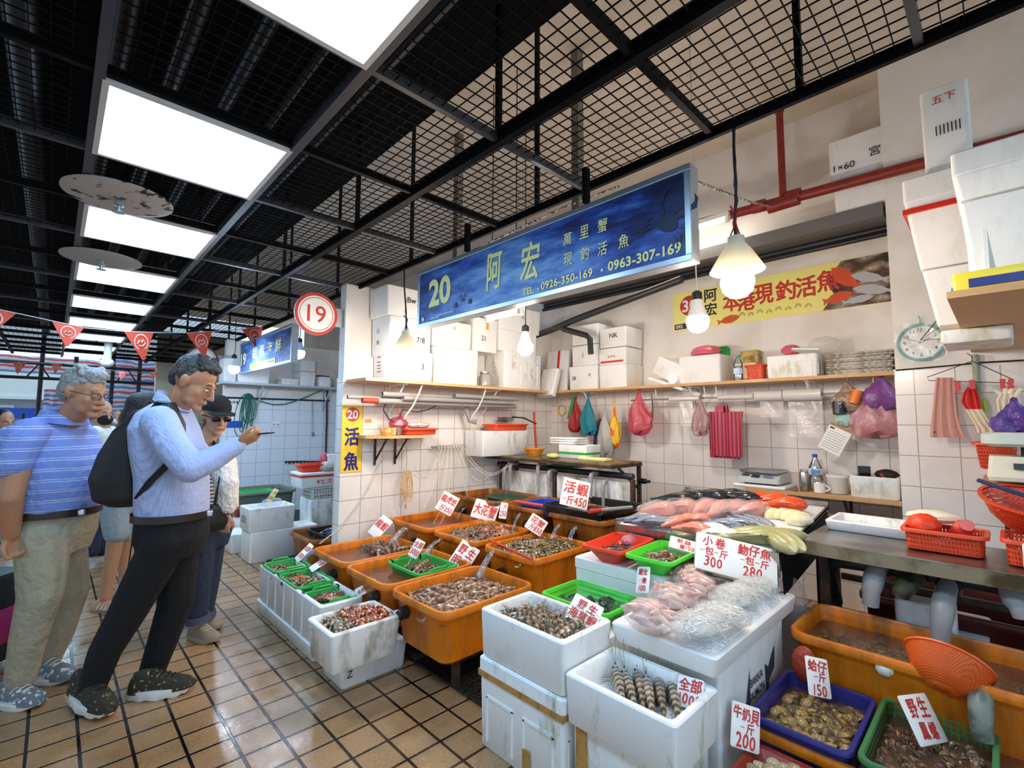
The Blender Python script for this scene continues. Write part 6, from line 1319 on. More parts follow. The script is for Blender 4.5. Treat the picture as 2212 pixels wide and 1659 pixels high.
# ropes and cords of the big sign
mesh('sign_rope', G().tube([(1.75, .81, 2.36), (2.9, .99, 2.72), (4.0, 1.2, 3.12)], .006, 6), M_rope, 'black and white rope tying the blue sign back to the red pipe', 'rope')
mesh('sign_rope', G().tube([(1.75, 2.7, 2.4), (2.4, 2.0, 2.85), (2.7, 1.75, 3.02)], .006, 6), M_rope, 'black and white rope rising behind the blue sign through the mesh', 'rope')
for x, y, z in ((2.5, 1.95, 4.0), (2.5, 3.3, 4.0)): mesh('steel_post', G().box(x-.03, x+.03, y-.03, y+.03, 2.45, z), mat('galvanised post', '7E7A72', .45, .5), 'galvanised post above the mesh, ' + ('behind the middle of the blue sign' if y < 2.5 else 'behind the left end of the blue sign'), 'post', smooth=False)
# ------------------------------------------------------------------ steel bench at the right
t = thing('steel_bench', 'long stained stainless steel bench at the right', 'bench', (2.99, .12, 0))
part('top', G().box(-.25, .25, -.72, .63, .79, .82), M_steel, t, smooth=False); part('front_edge', G().box(-.255, -.249, -.72, .63, .755, .815), mat('stained steel edge', '9A8E72', .35, .7, var='54482E', vscale=7), t, smooth=False)
for x, y in ((-.02, .58), (.2, .58), (-.02, -.65), (.2, -.65)): part('leg', G().box(x-.02, x+.02, y-.02, y+.02, 0, .79), M_stand, t, smooth=False)
part('lower_rail', G().box(.18, .21, -.6, .55, .55, .58), M_stand, t, smooth=False)
foam('white foam tray at the back of the steel bench', 3.1, 3.42, .3, .72, .822, .875, M_foamd, open_=.04)
p = at(2018, 1185, Z=.83); tray('red orange slotted basket of cleaning things on the steel bench', 3.0, .22, .24, .3, .822, .92, M_orb, name='plastic_basket', cat='basket', holey=M_orbh, flare=.02)
bagfilm('bright orange rubber glove in the red orange basket', MX.Translation((2.98, .29, .93)), (.06, .06, .05), m=mat('bright orange rubber', 'F0441E', .4), seed=18, name='rubber_glove', cat='glove')
bagfilm('cream sponge pack in the red orange basket', MX.Translation((3.06, .26, .96)), (.05, .1, .03), m=M_cream_r, seed=19, name='sponge_pack', cat='sponge')
t = thing('squeeze_bottle', 'red squeeze bottle with a pink cap lying in the basket', 'bottle', mx=rotm(0, -1.1, .3, (3.02, .16, .92))); part('body', G().lathe([(.001, -.08), (.035, -.075), (.037, .03), (.02, .05)], 18), mat('red bottle plastic', 'D8402E', .35), t); part('cap', G().lathe([(.024, .05), (.026, .055), (.026, .075), (.001, .077)], 16), mat('pink cap', 'E0766A', .4), t)
tray('red orange slotted basket at the right end of the bench', 2.98, -.12, .28, .32, .822, .93, M_orb, name='plastic_basket', cat='basket', holey=M_orbh, flare=.02)
t = thing('colander', 'round red orange colander tipped on the baskets', 'colander', mx=rotm(.15, -.25, 0, (3.12, -.05, .95))); part('bowl', G().lathe([(.08, 0), (.13, .05), (.165, .12), (.16, .12), (.124, .052), (.076, .006)], 36), M_orbh, t); part('rim', G().lathe([(.16, .115), (.175, .118), (.175, .128), (.16, .128)], 36, cap=False), M_orb, t)
mesh('navy_squeegee', G().box(-.018, .018, -.3, .14, -.008, .008, rotm(.35, 0, -.1, (3.05, -.03, 1.1))), mat('navy plastic', '232A5A', .4), 'navy flat bar lying across the red colander', 'squeegee', bevel=.004)
for i, y in enumerate((-.055, -.13)):
    t = thing('foam_block', 'white wrapped block on the edge of the right basket, %s' % ('left one', 'right one')[i], 'block', mx=rotm(0, -.4, 0, (2.8, y, .88))); part('block', G().cb((0, 0, 0), (.04, .065, .1)), M_foam, t, bevel=.006)
    part('tie', G().cb((-.021, -.03, -.01), (.003, .004, .05)), M_green, t, smooth=False)
X = 2.85
for i, (px, py, qx, qy, m, lb) in enumerate(((1905, 1215, 1880, 1300, M_pvc, 'grey drain elbow under the bench, nearest the fish table'), (1978, 1245, 1945, 1285, mat('algae blackened pipe', '4A4A28', .6, var='1A1812', vscale=14), 'dirty short black pipe under the bench'), (2050, 1265, 2030, 1390, M_pvc, 'large wet grey pipe pouring into the clam tub'), (2172, 1260, 2212, 1330, M_pvc, 'grey pipe slanting away at the right edge'))):
    a, b = at(px, py, X=2.95), at(qx, qy, X=2.82); a = V((3.0, a.y, a.z)); t = thing('bench_drain', lb, 'pipe', a)
    d = b-a; part('collar', G().cyl(V((.04, 0, .02)), d*.22, .048, 16), M_pvcd, t); part('pipe', G().tube([d*.1+V((.02, 0, .02)), V((d.x*.5, d.y*.3, d.z*.12)), V((d.x*.8, d.y*.45, d.z*.25)), V((d.x*.95, d.y*.6, d.z*.45)), V((d.x, d.y*.85, d.z*.7)), V((d.x, d.y, d.z*1.1))], [.036, .038, .042, .042, .036, .033], 16), m, t)
    if i == 2: mesh('water_jet', G().tube([b, b+V((-.01, 0, -.06)), (b.x-.015, b.y, .41)], [.028, .02, .024], 10), M_jet, 'stream falling from the large grey pipe into the clam tub', 'water', kind='stuff')
mesh('waste_pipe', G().tube([(3.25, .72, .4), (3.05, .7, .62), (3.02, .66, .68), (3.02, .5, .69), (3.05, -.6, .7)], .036, 14), M_pvcd, 'black waste pipe bending under the steel bench', 'pipe')
tub('dark red brown tub under the steel bench', 3.15, 3.7, -.5, .6, .05, .5, mat('dark red brown plastic', '5A2018', .4), water=0)
foam('grimy white foam box standing under the bench beside the grey pipe', 2.98, 3.12, .2, .42, 0, .56, M_foamd)
# hand colander in the clam tub
p = at(1985, 1400, Z=.475); t = thing('strainer_basket', 'orange half round strainer tipped on the edge of the clam tub', 'strainer', mx=rotm(.12, .8, 0, (2.5, .2, .5)) @ MX.Scale(.86, 4))
part('bowl', G().lathe([(.001, -.13), (.06, -.122), (.11, -.085), (.148, .0), (.144, .0), (.106, -.082), (.056, -.118), (.001, -.125)], 40), M_bask('orange fine mesh', 'E8641E', .006, .007, .5), t); part('rim', G().lathe([(.144, -.004), (.155, .0), (.155, .008), (.144, .008)], 40, cap=False), mat('orange plastic rim', 'F0602A', .35), t)
p = at(1908, 1448, X=2.425); bagfilm('pale plastic plug pad on the front of the clam tub', MX.Translation((2.45, p.y, p.z)), (.02, .03, .03), m=M_foamy, seed=20, name='foam_plug', cat='plug')
p = at(2118, 1530, X=2.4); t = thing('bench_drain', 'grey green overflow pipe hanging over the green crate', 'pipe', (2.44, p.y, p.z-.02)); part('pipe', G().tube([(.05, 0, .06), (0, 0, .04), (-.04, 0, -.0), (-.05, 0, -.08)], [.034, .036, .034, .03], 14), mat('mossy pipe', '7E8478', .4, var='3A4A3A', vscale=12), t)
bagfilm('orange plastic bag tied at the corner of the clam tub', MX.Translation((2.41, .66, .36)), (.02, .05, .07), m=film('orange bag plastic', 'E0562E', .5), seed=22)
t = local('cable_roll', G().tube([(0, 0, 0), (0, 0, .1), (.01, 0, .2)], [.04, .045, .04], 16), M_foamy, 'grimy wrapped foam roll at the bottom edge beside the milk clam tray', 'foam roll', rotm(.0, 1.45, .1, (1.76, .76, .05)))
# second scale on the pillar
t = thing('counting_scale', 'cream scale with a grey display at the right edge of the photo', 'scale', (3.55, -.08, 1.12)); part('body', G().rr([(.26, .3, .02, 0), (.27, .31, .02, .02), (.2, .29, .02, .12, .03, 0)]), mat('cream scale plastic', 'E2DCC4', .4), t)
part('pan', G().rr([(.26, .28, .05, .17), (.3, .34, .06, .185), (.3, .34, .06, .23), (.28, .32, .06, .24)]), mat('mint grey pan', 'C8D4C8', .4), t); part('display', G().box(-.127, -.118, -.1, .06, .06, .09, MX.Rotation(.0, 4, 'Y')), M_disp, t, smooth=False); part('column', G().rr([(.06, .06, .02, .12), (.06, .06, .02, .17)]), M_rubber, t)
shelf('small plywood shelf under the cream scale', 3.45, XP, -.4, .1, 1.1, .02, brackets=((XP-.012, .02, -.3, 0, M_rust),))
tray('red orange basket hanging behind the cream scale', 3.9, .04, .24, .2, 1.15, 1.3, M_orb, name='plastic_basket', cat='basket', holey=M_orbh, flare=.03)
# ------------------------------------------------------------------ people
RH = V((rt.x, rt.y, 0)).normalized(); FH = V((fw.x, fw.y, 0)).normalized(); UZ = V((0, 0, 1))
def skin_fn(n):
    ns = n.noise(30, detail=4); b = n.b
    n.set(b.inputs['Base Color'], n.mix(ns, b.inputs['Base Color'].default_value[:], tuple(x*.86 for x in b.inputs['Base Color'].default_value[:3])+(1,)))
    b.inputs['Subsurface Weight'].default_value = .12; b.inputs['Subsurface Radius'].default_value = (.02, .008, .004)
M_skinA = mat('tanned skin', 'C48A66', .5, fn=skin_fn); M_skinC = mat('light tanned skin', 'CC9A78', .5, fn=skin_fn)
M_lip = mat('lips', 'A8604E', .5)
def cloth(name, col, var=None, fn=None, wr=9, k=.5, rough=.85):
    def f(n):
        n.b.inputs['Roughness'].default_value = rough
        if fn: fn(n)
        h = n.math('ADD', n.noise(wr, n.co(scale=(1, 1, .6)), detail=3), n.math('MULTIPLY', n.noise(wr*3.3, detail=2), .3)); n.bump(h, k, .05)
    return mat(name, col, rough, fn=f)
def polo(n):
    z = n.math('ADD', n.add('SeparateXYZ', i0=n.co()).outputs[2], n.math('MULTIPLY', n.noise(3), .03))
    t = n.math('FRACT', n.math('MULTIPLY', z, 19)); a = n.ramp(t, (.0, (0, 0, 0)), (.06, (1, 1, 1)), (.12, (0, 0, 0)), (.22, (0, 0, 0)), (.27, (1, 1, 1)), (.33, (0, 0, 0)))
    n.set(n.b.inputs['Base Color'], n.mix(a, lin('7F92D6'), lin('DADFF2')))
def check(n):
    s = n.add('SeparateXYZ', i0=n.co())
    def ln(o, k): return n.math('LESS_THAN', n.math('FRACT', n.math('MULTIPLY', o, k)), .3)
    m = n.math('MULTIPLY', n.math('ADD', ln(s.outputs[2], 110), ln(n.math('ADD', s.outputs[0], s.outputs[1]), 90)), .5)
    n.set(n.b.inputs['Base Color'], n.mix(m, lin('B8C4E8'), lin('9AA8D8')))
def band(n):
    z = n.add('SeparateXYZ', i0=n.co()).outputs[2]; n.set(n.b.inputs['Base Color'], n.mix(n.math('LESS_THAN', n.math('FRACT', n.math('MULTIPLY', z, 42)), .32), lin('ECE8E0'), lin('2A2A30')))
M_polo = cloth('striped periwinkle polo', '7F92D6', fn=polo); M_khaki = cloth('khaki cotton', 'A89E86', wr=11); M_check = cloth('pale blue checked shirt', 'B4C0E4', fn=check, wr=9, k=.45)
M_jet = cloth('black cotton', '0B0B0D', k=.3); M_jeans = cloth('dark blue denim', '2A3348'); M_whitej = cloth('white gauze jacket', 'EDE6DE', wr=14, k=.8); M_stripe = cloth('black and white striped top', 'ECE8E0', fn=band)
M_wshirt = cloth('off white shirt', 'DDE2DE'); M_maroon = cloth('maroon shirt', '6E2A44'); M_denim = cloth('pale denim', '9FB0B8')
M_hgrey = mat('silver grey hair', 'A9A9A6', .6, bump=1, bscale=90, var='7E7E7C', vscale=60); M_hdark = mat('dark grey hair', '2E2C2C', .55, bump=1, bscale=90, var='55524E', vscale=40); M_hblack = mat('black hair', '131112', .5, bump=1, bscale=80)
M_belt = mat('dark brown leather', '2A1A14', .4); M_wsole = mat('white foam sole', 'E4E0DA', .6); M_knit = mat('olive knit', '2E2A1E', .8, var='A8A05A', vscale=60, vlo=.6, vhi=.66); M_shoeg = mat('grey sneaker', '6A7076', .6, var='D8D8D2', vscale=45, vlo=.56, vhi=.58); M_shoet = mat('taupe suede', '9A8A78', .8); M_pack = mat('black nylon', '1B1C1B', .55, bump=.4, bscale=16)
def caps(g, pts, rads, n=12, flat=1):
    g.tube(pts, rads, n, flat=flat)
    for p, r in zip(pts, rads): g.ell(p, (r, r, r), n, 8)
    return g
def body(name, g, m, parent, vox=.008, it=4, wave=None):
    o = part(name, g, m, parent); o.data.set_sharp_from_angle(angle=3.2)
    r = o.modifiers.new('remesh', 'REMESH'); r.mode = 'VOXEL'; r.voxel_size = vox; r.use_smooth_shade = True
    s = o.modifiers.new('smooth', 'SMOOTH'); s.iterations = it; s.factor = .5
    return o
def loft(g, rows, S, F, n=24):
    """torso: rows of (centre, half width to the side, half depth)"""
    R = []
    for c, a, b in rows: R.append([V(c)+S*a*math.copysign(abs(math.cos(t))**.85, math.cos(t))+F*b*math.copysign(abs(math.sin(t))**.85, math.sin(t)) for t in [2*PI*j/n for j in range(n)]])
    return g.rings(R)
def hmx(c, F, pitch=0, roll=0, k=1):
    F = V(F).normalized(); S = UZ.cross(F).normalized(); m = MX(((F.x, S.x, 0, c[0]), (F.y, S.y, 0, c[1]), (F.z, S.z, 1, c[2]), (0, 0, 0, 1)))
    return m @ MX.Rotation(pitch, 4, 'Y') @ MX.Rotation(roll, 4, 'X') @ MX.Scale(k, 4)
def head(g, m, neck, fem=0):
    e = lambda c, r: g.ell(c, r, 16, 12, m)
    def t(a, b, ra, rb):
        q = G(); caps(q, [a, b], [ra, rb]); g.add(q.v, q.f, m)
    e((-.018, 0, .032), (.094, .074, .088)); e((.022, 0, -.03), (.064, .06, .088)); e((.03, 0, -.075), (.046, .046, .038)); e((.07, 0, -.1), (.022, .024, .019))
    t((.088, 0, .004), (.106, 0, -.03), .0085, .012); e((.11, 0, -.036), (.012, .011, .009)); e((.098, .012, -.038), (.009, .008, .008)); e((.098, -.012, -.038), (.009, .008, .008))
    t((.077, -.03, .018), (.077, .03, .018), .011, .011); e((.048, .034, -.028), (.026, .022, .028)); e((.048, -.034, -.028), (.026, .022, .028))
    e((.083, 0, -.062), (.014, .024, .007)); e((.08, 0, -.073), (.014, .021, .008)); e((.034, .036, -.07), (.03, .018, .03)); e((.034, -.036, -.07), (.03, .018, .03))
    for s in (-1, 1): e((-.008, s*.074, -.004), (.018, .011, .032)); e((-.014, s*.082, .006), (.014, .008, .022))
    a = m @ V((-.02, 0, -.07)); caps(g, [a, V(neck)], [.056, .062]); a = m @ V((.01, 0, -.085)); caps(g, [a, V(neck)+(m.to_3x3() @ V((.01, 0, 0)))], [.045, .055])
    return g
def face(m, parent, brow=None, closed=1):
    """eyes, brows and mouth line on a head"""
    for s in (-1, 1):
        part('eye', G().ell((.0815, s*.03, -.003), (.007, .012, .0028), 12, 8, m), M_white, parent); part('iris', G().ell((.0865, s*.031, -.0038), (.003, .0055, .0026), 10, 6, m), M_eye, parent)
        q = G().tube([(.083, s*.013, .022), (.086, s*.03, .028), (.074, s*.046, .023)], [.003, .004, .002], 6); part('eyebrow', G().add(q.v, q.f, m), brow or M_hdark, parent)
    part('lips', G().ell((.092, 0, -.067), (.006, .02, .007), 12, 8, m), M_lip, parent)
def palm(g, W, D, Nn, curl=.6, k=1, spread=.12, thumb=.6):
    W = V(W); D = V(D).normalized(); Nn = (V(Nn)-D*V(Nn).dot(D)).normalized(); T = D.cross(Nn)
    for o in (-.026, -.009, .009, .026): caps(g, [W+T*o*.6*k, W+(D*.088+T*o)*k], [.016*k, .0135*k], 8)
    for i, (o, L) in enumerate(((.028, .068), (.0095, .078), (-.0095, .072), (-.027, .056))):
        p = W+(D*.088+T*o)*k; a = 0; P = [p]; d0 = (D+T*o*spread*30*.1).normalized()
        for s, f in ((.45, .5), (.3, 1.0), (.25, .8)): a += curl*f*(1+.08*i); p = p+(d0*math.cos(a)+Nn*math.sin(a))*L*s*k; P.append(p)
        caps(g, P, [.0098*k, .0092*k, .0086*k, .0074*k], 8)
    p = W+(D*.03+T*.026)*k; q = p+(D*.028+T*.022+Nn*.016*thumb)*k; r = q+(D*.03+T*.004+Nn*.02*thumb)*k; s = r+(D*.022-T*.004+Nn*.012*thumb)*k
    return caps(g, [p, q, r, s], [.015*k, .0125*k, .011*k, .009*k], 8)
def shoe(parent, heel, toe, m, msole, sole=.03, w=.052, wave=0, laces=None, root=None):
    """lace-up shoe between its heel and toe on the floor"""
    d = V(toe)-V(heel); d.z = 0; L = d.length; mx = MX.Translation(V((heel[0], heel[1], heel[2]))-root) @ MX.Rotation(math.atan2(d.y, d.x), 4, 'Z') @ MX.Rotation(-math.atan2(toe[2]-heel[2], L), 4, 'Y')
    o = part('shoe', G(), m, parent, mx=mx); R = []; bpy.data.objects.remove(o)
    prof = ((0, .55, .055), (.06, .8, .09), (.2, .86, .1), (.33, .82, .098), (.45, .84, .085), (.6, .98, .066), (.75, 1, .054), (.9, .8, .044), (1, .3, .028))
    for t, kw, h in prof:
        hh = h*L/.28; a = w*kw; R.append([(t*L, a*math.cos(q), sole*.7+(hh*(max(0, math.sin(q))**.8) if math.sin(q) > 0 else 0)) for q in [2*PI*j/16 for j in range(16)]])
    o = part('shoe', G().rings(R), m, parent, mx=mx)
    R = []
    for z, kk in ((0, .96), (.004, 1), (sole*.9, 1.04), (sole, 1.0)):
        ring = []
        for j in range(40):
            q = 2*PI*j/40; x = .5-.5*math.cos(q); kw = (.62+.5*math.sin(PI*min(1, x*1.05))**.6*(.82+.28*x)); y = w*kk*kw*math.copysign(abs(math.sin(q))**.6, math.sin(q)); zz = z+(.012*sole/.03*max(0, x-.75)*3 if z < .5*sole else 0)+(.012*(x > .8)*(x-.8)*5)
            if wave and z < sole*.5: zz += .006*math.sin(x*60)
            ring.append((x*L*1.03-.012, y, max(0, zz)))
        R.append(ring)
    part('sole', G().rings(R), msole, o)
    g = G()
    for i in range(5): x = L*(.36+.075*i); h = sole*.7+(.099-.0088*i)*L/.28; g.tube([(x-.012, -w*.55, h*.82), (x, -w*.3, h*.97), (x+.006, 0, h+.004), (x, w*.3, h*.97), (x-.012, w*.55, h*.82)], .0036, 5)
    g.tube([(L*.36, 0, .1), (L*.33, .03, .115), (L*.36, .04, .1), (L*.37, 0, .1), (L*.33, -.03, .112), (L*.37, -.04, .1), (L*.36, 0, .1)], .0024, 5)
    part('lace', g, laces or M_strap, o); return o
def P3(d0, root):
    return lambda px, py, o=0: dl(px, py, d0+o)-root
def legs(J, rows, rads): pass
def person(label, root): return thing('person', label, 'person', root)
def belt(t, c, a, b, S, F, lab=None):
    g = G(); R = []
    for z, k in ((-.018, 1), (.018, 1)): R.append([V(c)+UZ*z+S*a*k*math.cos(q)+F*b*k*math.sin(q) for q in [2*PI*j/32 for j in range(32)]])
    g.rings(R, False, False); part('belt', g, M_belt, t); part('buckle', G().cb(V(c)+F*(b+.002), (.03, .03, .03)), M_alu, t, bevel=.006)
def glasses(t, m, up=0, z=0):
    g = G()
    for s in (-1, 1):
        g.tube([(.098+.012*math.cos(q)*0, s*.032+.024*math.cos(q), z-.004+.017*math.sin(q)) for q in [2*PI*j/18 for j in range(19)]], .0014, 5)
        g.tube([(.096, s*.056, z), (.04, s*.077, z+.004), (-.02, s*.083, z+.006), (-.03, s*.082, z-.012)], .0016, 5)
    g.tube([(.1, -.009, z), (.104, 0, z+.002), (.1, .009, z)], .0014, 5); part('glasses', G().add(g.v, g.f, m), M_cord, t)

# the man in the striped polo shirt at the left edge
d0 = 2.5; root = V((.03, 3.5, 0)); J = P3(d0, root); F = (RH*.97-FH*.24).normalized(); S = UZ.cross(F)
t = person('grey haired man in a striped periwinkle polo shirt and khaki trousers, looking down', root)
hm = hmx(J(184, 848, -.02), RH*.99-FH*.08, .2, 0, 1.06); nb = J(140, 915)
g = head(G(), hm, nb); caps(g, [J(55, 945, -.2), J(22, 1075, -.26), J(24, 1152, -.22)], [.058, .05, .036]); palm(g, J(24, 1150, -.22), J(34, 1195, -.2)-J(24, 1150, -.22), F, 1.1)
caps(g, [J(105, 945, .2), J(118, 1060, .26), J(160, 1120, .22)], [.058, .05, .036]); palm(g, J(160, 1120, .22), J(175, 1150, .2)-J(160, 1120, .22), -S, .7)
loft(g, [(J(108, 1140), .15, .12), (J(112, 1050), .16, .16), (J(112, 960), .17, .15), (J(120, 925), .12, .09)], S, F)
for a, b, c in ((J(92, 1140, -.1), J(85, 1290, -.12), J(40, 1450, -.12)), (J(128, 1140, .1), J(150, 1275, .12), J(92, 1420, .1))): caps(g, [a, b, c], [.075, .055, .04])
body('body', g, M_skinA, t, .0062, 5)
g = loft(G(), [(J(110, 1108), .19, .185), (J(114, 1090), .2, .2), (J(117, 1045), .205, .212), (J(114, 1000), .205, .205), (J(108, 960), .21, .185), (J(106, 930), .2, .15), (J(118, 910), .13, .1), (J(138, 897), .08, .08)], S, F)
caps(g, [J(62, 940, -.17), J(45, 955, -.2), J(26, 1000, -.235)], [.085, .088, .085]); caps(g, [J(115, 940, .17), J(110, 955, .2), J(112, 1005, .235)], [.085, .088, .085]); body('polo_shirt', g, M_polo, t, .009, 5)
c0 = J(138, 898); g = G(); R = []
for z, k in ((-.02, 1.12), (.012, 1.0), (.03, .92), (.012, 1.16), (-.03, 1.34)): R.append([c0+UZ*(z-.02*math.sin(q))+S*.078*k*math.cos(q)+F*.085*k*math.sin(q) for q in [2*PI*j/28 for j in range(28)]])
g.rings(R, False, False); part('collar', g, M_polo, t)
g = loft(G(), [(J(110, 1190), .15, .15), (J(110, 1150), .185, .175), (J(111, 1098), .185, .185)], S, F)
caps(g, [J(94, 1150, -.09), J(88, 1285, -.12), J(62, 1380, -.13), J(46, 1462, -.13)], [.115, .09, .075, .065]); caps(g, [J(128, 1150, .09), J(150, 1275, .12), J(122, 1370, .11), J(98, 1428, .1)], [.115, .09, .078, .068]); body('trousers', g, M_khaki, t, .009, 5)
belt(t, J(111, 1102), .208, .208, S, F)
g = G(); q = lambda c, r: g.ell(c, r, 16, 12, hm)
q((-.028, 0, .048), (.092, .08, .082)); q((.025, 0, .092), (.058, .062, .034)); q((-.075, 0, .0), (.045, .066, .07))
for s in (-1, 1): q((-.035, s*.066, .01), (.03, .016, .04))
for i in range(40): a = rnd(-1.2, 1.2); b = rnd(0, 1.5); q((-.02+.085*math.cos(b)*math.cos(a), .072*math.sin(a), .055+.075*math.sin(b)), (.014, .013, .009))
body('hair', g, M_hgrey, t, .006, 2); face(hm, t, M_hgrey); glasses(t, hm)
shoe(t, dl(-4, 1512, 2.42)*1, dl(86, 1520, 2.36)*1, M_shoeg, M_wsole, .032, .055, 0, None, root) if 0 else None
def fl(px, py): return at(px, py, Z=0)
shoe(t, fl(0, 1515)+V((0, 0, .0)), fl(90, 1530), M_shoeg, M_wsole, .032, .055, 0, None, root); shoe(t, fl(62, 1462), fl(158, 1475), M_shoeg, M_wsole, .032, .055, 0, None, root)

# the man with the backpack photographing with a phone
d0 = 2.45; root = V((.36, 3.06, 0)); J = P3(d0, root); F = (RH*.985+FH*.12).normalized(); S = UZ.cross(F)
t = person('man in pale blue shirt and black trousers, head bowed, photographing with a phone', root)
hm = hmx(J(421, 826), F, .5, 0, 1.08); nb = J(372, 888)
g = head(G(), hm, nb)
nw, fwr = J(512, 962, -.06), J(514, 960, .06)
caps(g, [J(350, 922, -.15), J(412, 1008, -.2), nw], [.045, .042, .03]); palm(g, nw, J(556, 940, -.035)-nw, UZ*.9+S*.35, .75, .95); caps(g, [J(372, 922, .15), J(440, 990, .16), fwr], [.045, .042, .03]); palm(g, fwr, J(556, 940, .035)-fwr, UZ*.9-S*.35, .75, .95)
loft(g, [(J(374, 1140), .12, .09), (J(374, 1050), .14, .11), (J(366, 960), .15, .11), (J(366, 905), .1, .08)], S, F)
for a, b, c in ((J(360, 1165, -.08), J(276, 1322, -.11), J(200, 1480, -.12)), (J(384, 1165, .08), J(380, 1300, .1), J(322, 1465, .08))): caps(g, [a, b, c], [.062, .05, .04])
body('body', g, M_skinA, t, .005, 5)
g = loft(G(), [(J(374, 1118), .17, .15), (J(374, 1085), .17, .152), (J(374, 1030), .172, .15), (J(366, 970), .185, .15), (J(358, 925), .185, .135), (J(358, 895), .15, .11), (J(368, 872), .075, .075)], S, F)
caps(g, [J(345, 912, -.15), J(370, 960, -.19), J(412, 1012, -.2)], [.082, .074, .068]); caps(g, [J(412, 1012, -.2), J(462, 990, -.13), J(512, 963, -.065)], [.068, .06, .043]); caps(g, [J(370, 915, .16), J(440, 992, .16), J(512, 961, .065)], [.08, .062, .043]); body('shirt', g, M_check, t, .008, 4)
c0 = J(374, 868); g = G(); R = []
for z, k in ((-.03, 1.05), (.01, .98), (.028, .93), (.012, 1.06), (-.02, 1.2)): R.append([c0+UZ*(z-.035*math.sin(q))+S*.068*k*math.cos(q)+F*.074*k*math.sin(q) for q in [2*PI*j/28 for j in range(28)]])
g.rings(R, False, False); part('collar', g, M_check, t)
g = loft(G(), [(J(372, 1200), .13, .13), (J(372, 1160), .17, .155), (J(374, 1108), .165, .148)], S, F)
caps(g, [J(360, 1165, -.08), J(276, 1322, -.11), J(228, 1405, -.12), J(198, 1488, -.12)], [.108, .085, .072, .06]); caps(g, [J(384, 1165, .08), J(380, 1300, .1), J(350, 1390, .09), J(322, 1468, .08)], [.108, .085, .072, .06]); body('trousers', g, M_jet, t, .009, 4)
belt(t, J(374, 1110), .186, .172, S, F)
g = G(); q = lambda c, r: g.ell(c, r, 16, 12, hm)
q((-.03, 0, .05), (.088, .077, .08)); q((.028, 0, .098), (.05, .052, .026)); q((-.078, 0, .005), (.038, .062, .065))
for s in (-1, 1): q((-.03, s*.068, .025), (.034, .012, .035))
for i in range(40): a = rnd(-1.2, 1.2); b = rnd(.3, 1.5); q((-.02+.085*math.cos(b)*math.cos(a), .07*math.sin(a), .058+.075*math.sin(b)), (.012, .012, .01))
body('hair', g, M_hdark, t, .006, 2); face(hm, t)
gm = hm @ MX.Translation((-.078, 0, .088)) @ MX.Rotation(-.45, 4, 'Y'); glasses(t, gm)
shoe(t, fl(160, 1515)+V((0, 0, .03)), fl(240, 1555), M_knit, M_wsole, .045, .056, 1, M_cord, root); shoe(t, fl(280, 1508), fl(420, 1492), M_knit, M_wsole, .045, .056, 1, M_cord, root)
a = J(556, 938)+root; ph = thing('mobile_phone', 'dark phone held flat by the man in the pale blue shirt', 'phone', mx=frame(a+UZ*.004, F+UZ*.1, S)); part('body', G().rr([(.15, .073, .01, -.008), (.152, .075, .012, -.004), (.15, .073, .01, 0)]), M_blackt, ph); part('screen', G().box(-.07, .07, -.033, .033, 0, .0005), mat('dim phone screen', '3A4450', .1), ph, smooth=False)
t = thing('backpack', 'big black backpack on the back of the man in the pale blue shirt', 'backpack', J(280, 1092)+root); r0 = J(280, 1092); K = lambda px, py, o=0: J(px, py, o)-r0
g = loft(G(), [(K(282, 1090), .1, .07), (K(276, 1075), .15, .125), (K(274, 1030), .16, .138), (K(284, 980), .155, .115), (K(302, 930), .14, .085), (K(326, 892), .11, .05), (K(338, 878), .06, .025)], S, F)
body('bag', g, M_pack, t, .009, 4); g = loft(G(), [(K(256, 1082), .09, .05), (K(248, 1060), .12, .075), (K(248, 1020), .12, .075), (K(262, 985), .1, .045)], S, F); body('front_pocket', g, M_pack, t, .009, 4)
for s in (-1, 1): part('shoulder_strap', G().tube([K(322, 893, s*.1), K(345, 868, s*.1), K(372, 872, s*.105), K(392, 915, s*.12), K(392, 965, s*.165), K(366, 1000, s*.2), K(325, 1040, s*.2), K(298, 1076, s*.15)], [.02, .024, .026, .026, .024, .022, .02, .018], 8, flat=.35), M_pack, t)
part('handle', G().tube([K(312, 882, -.03), K(318, 865, 0), K(328, 872, .03)], .008, 6), M_pack, t); g = G()
for s, px in ((-1, 280), (1, 300)): part('strap_end', G().tube([K(300, 1075, s*.12), K(288, 1150, s*.12), K(px-5, 1240, s*.1)], .011, 5, flat=.3), M_pack, t)
part('zip', G().tube([K(232, 1060, -.1), K(240, 1010, -.1), K(262, 960, -.1), K(290, 915, -.08)], .004, 5), M_cord, t)

# the woman in the black cap
d0 = 3.1; root = V((.74, 3.6, 0)); J = P3(d0, root); F = (RH*.8-FH*.6).normalized(); S = UZ.cross(F)
t = person('woman in a black cap and dark glasses, white jacket over a striped top and jeans', root)
hm = hmx(J(467, 898), F, .22, 0, 1.0); nb = J(440, 955)
g = head(G(), hm, nb, 1); caps(g, [J(478, 985, -.12), J(492, 1065, -.14), J(487, 1110, -.14)], [.05, .042, .03]); palm(g, J(487, 1108, -.14), J(482, 1150, -.15)-J(487, 1108, -.14), -F*.6+S*.5, .5, .92)
caps(g, [J(400, 985, .1), J(398, 1060, .14), J(410, 1110, .1)], [.05, .042, .03]); palm(g, J(410, 1110, .1), J(412, 1150, .1)-J(410, 1110, .1), F, .5, .92)
loft(g, [(J(445, 1150), .13, .1), (J(442, 1060), .13, .1), (J(440, 990), .14, .1), (J(440, 962), .1, .06)], S, F)
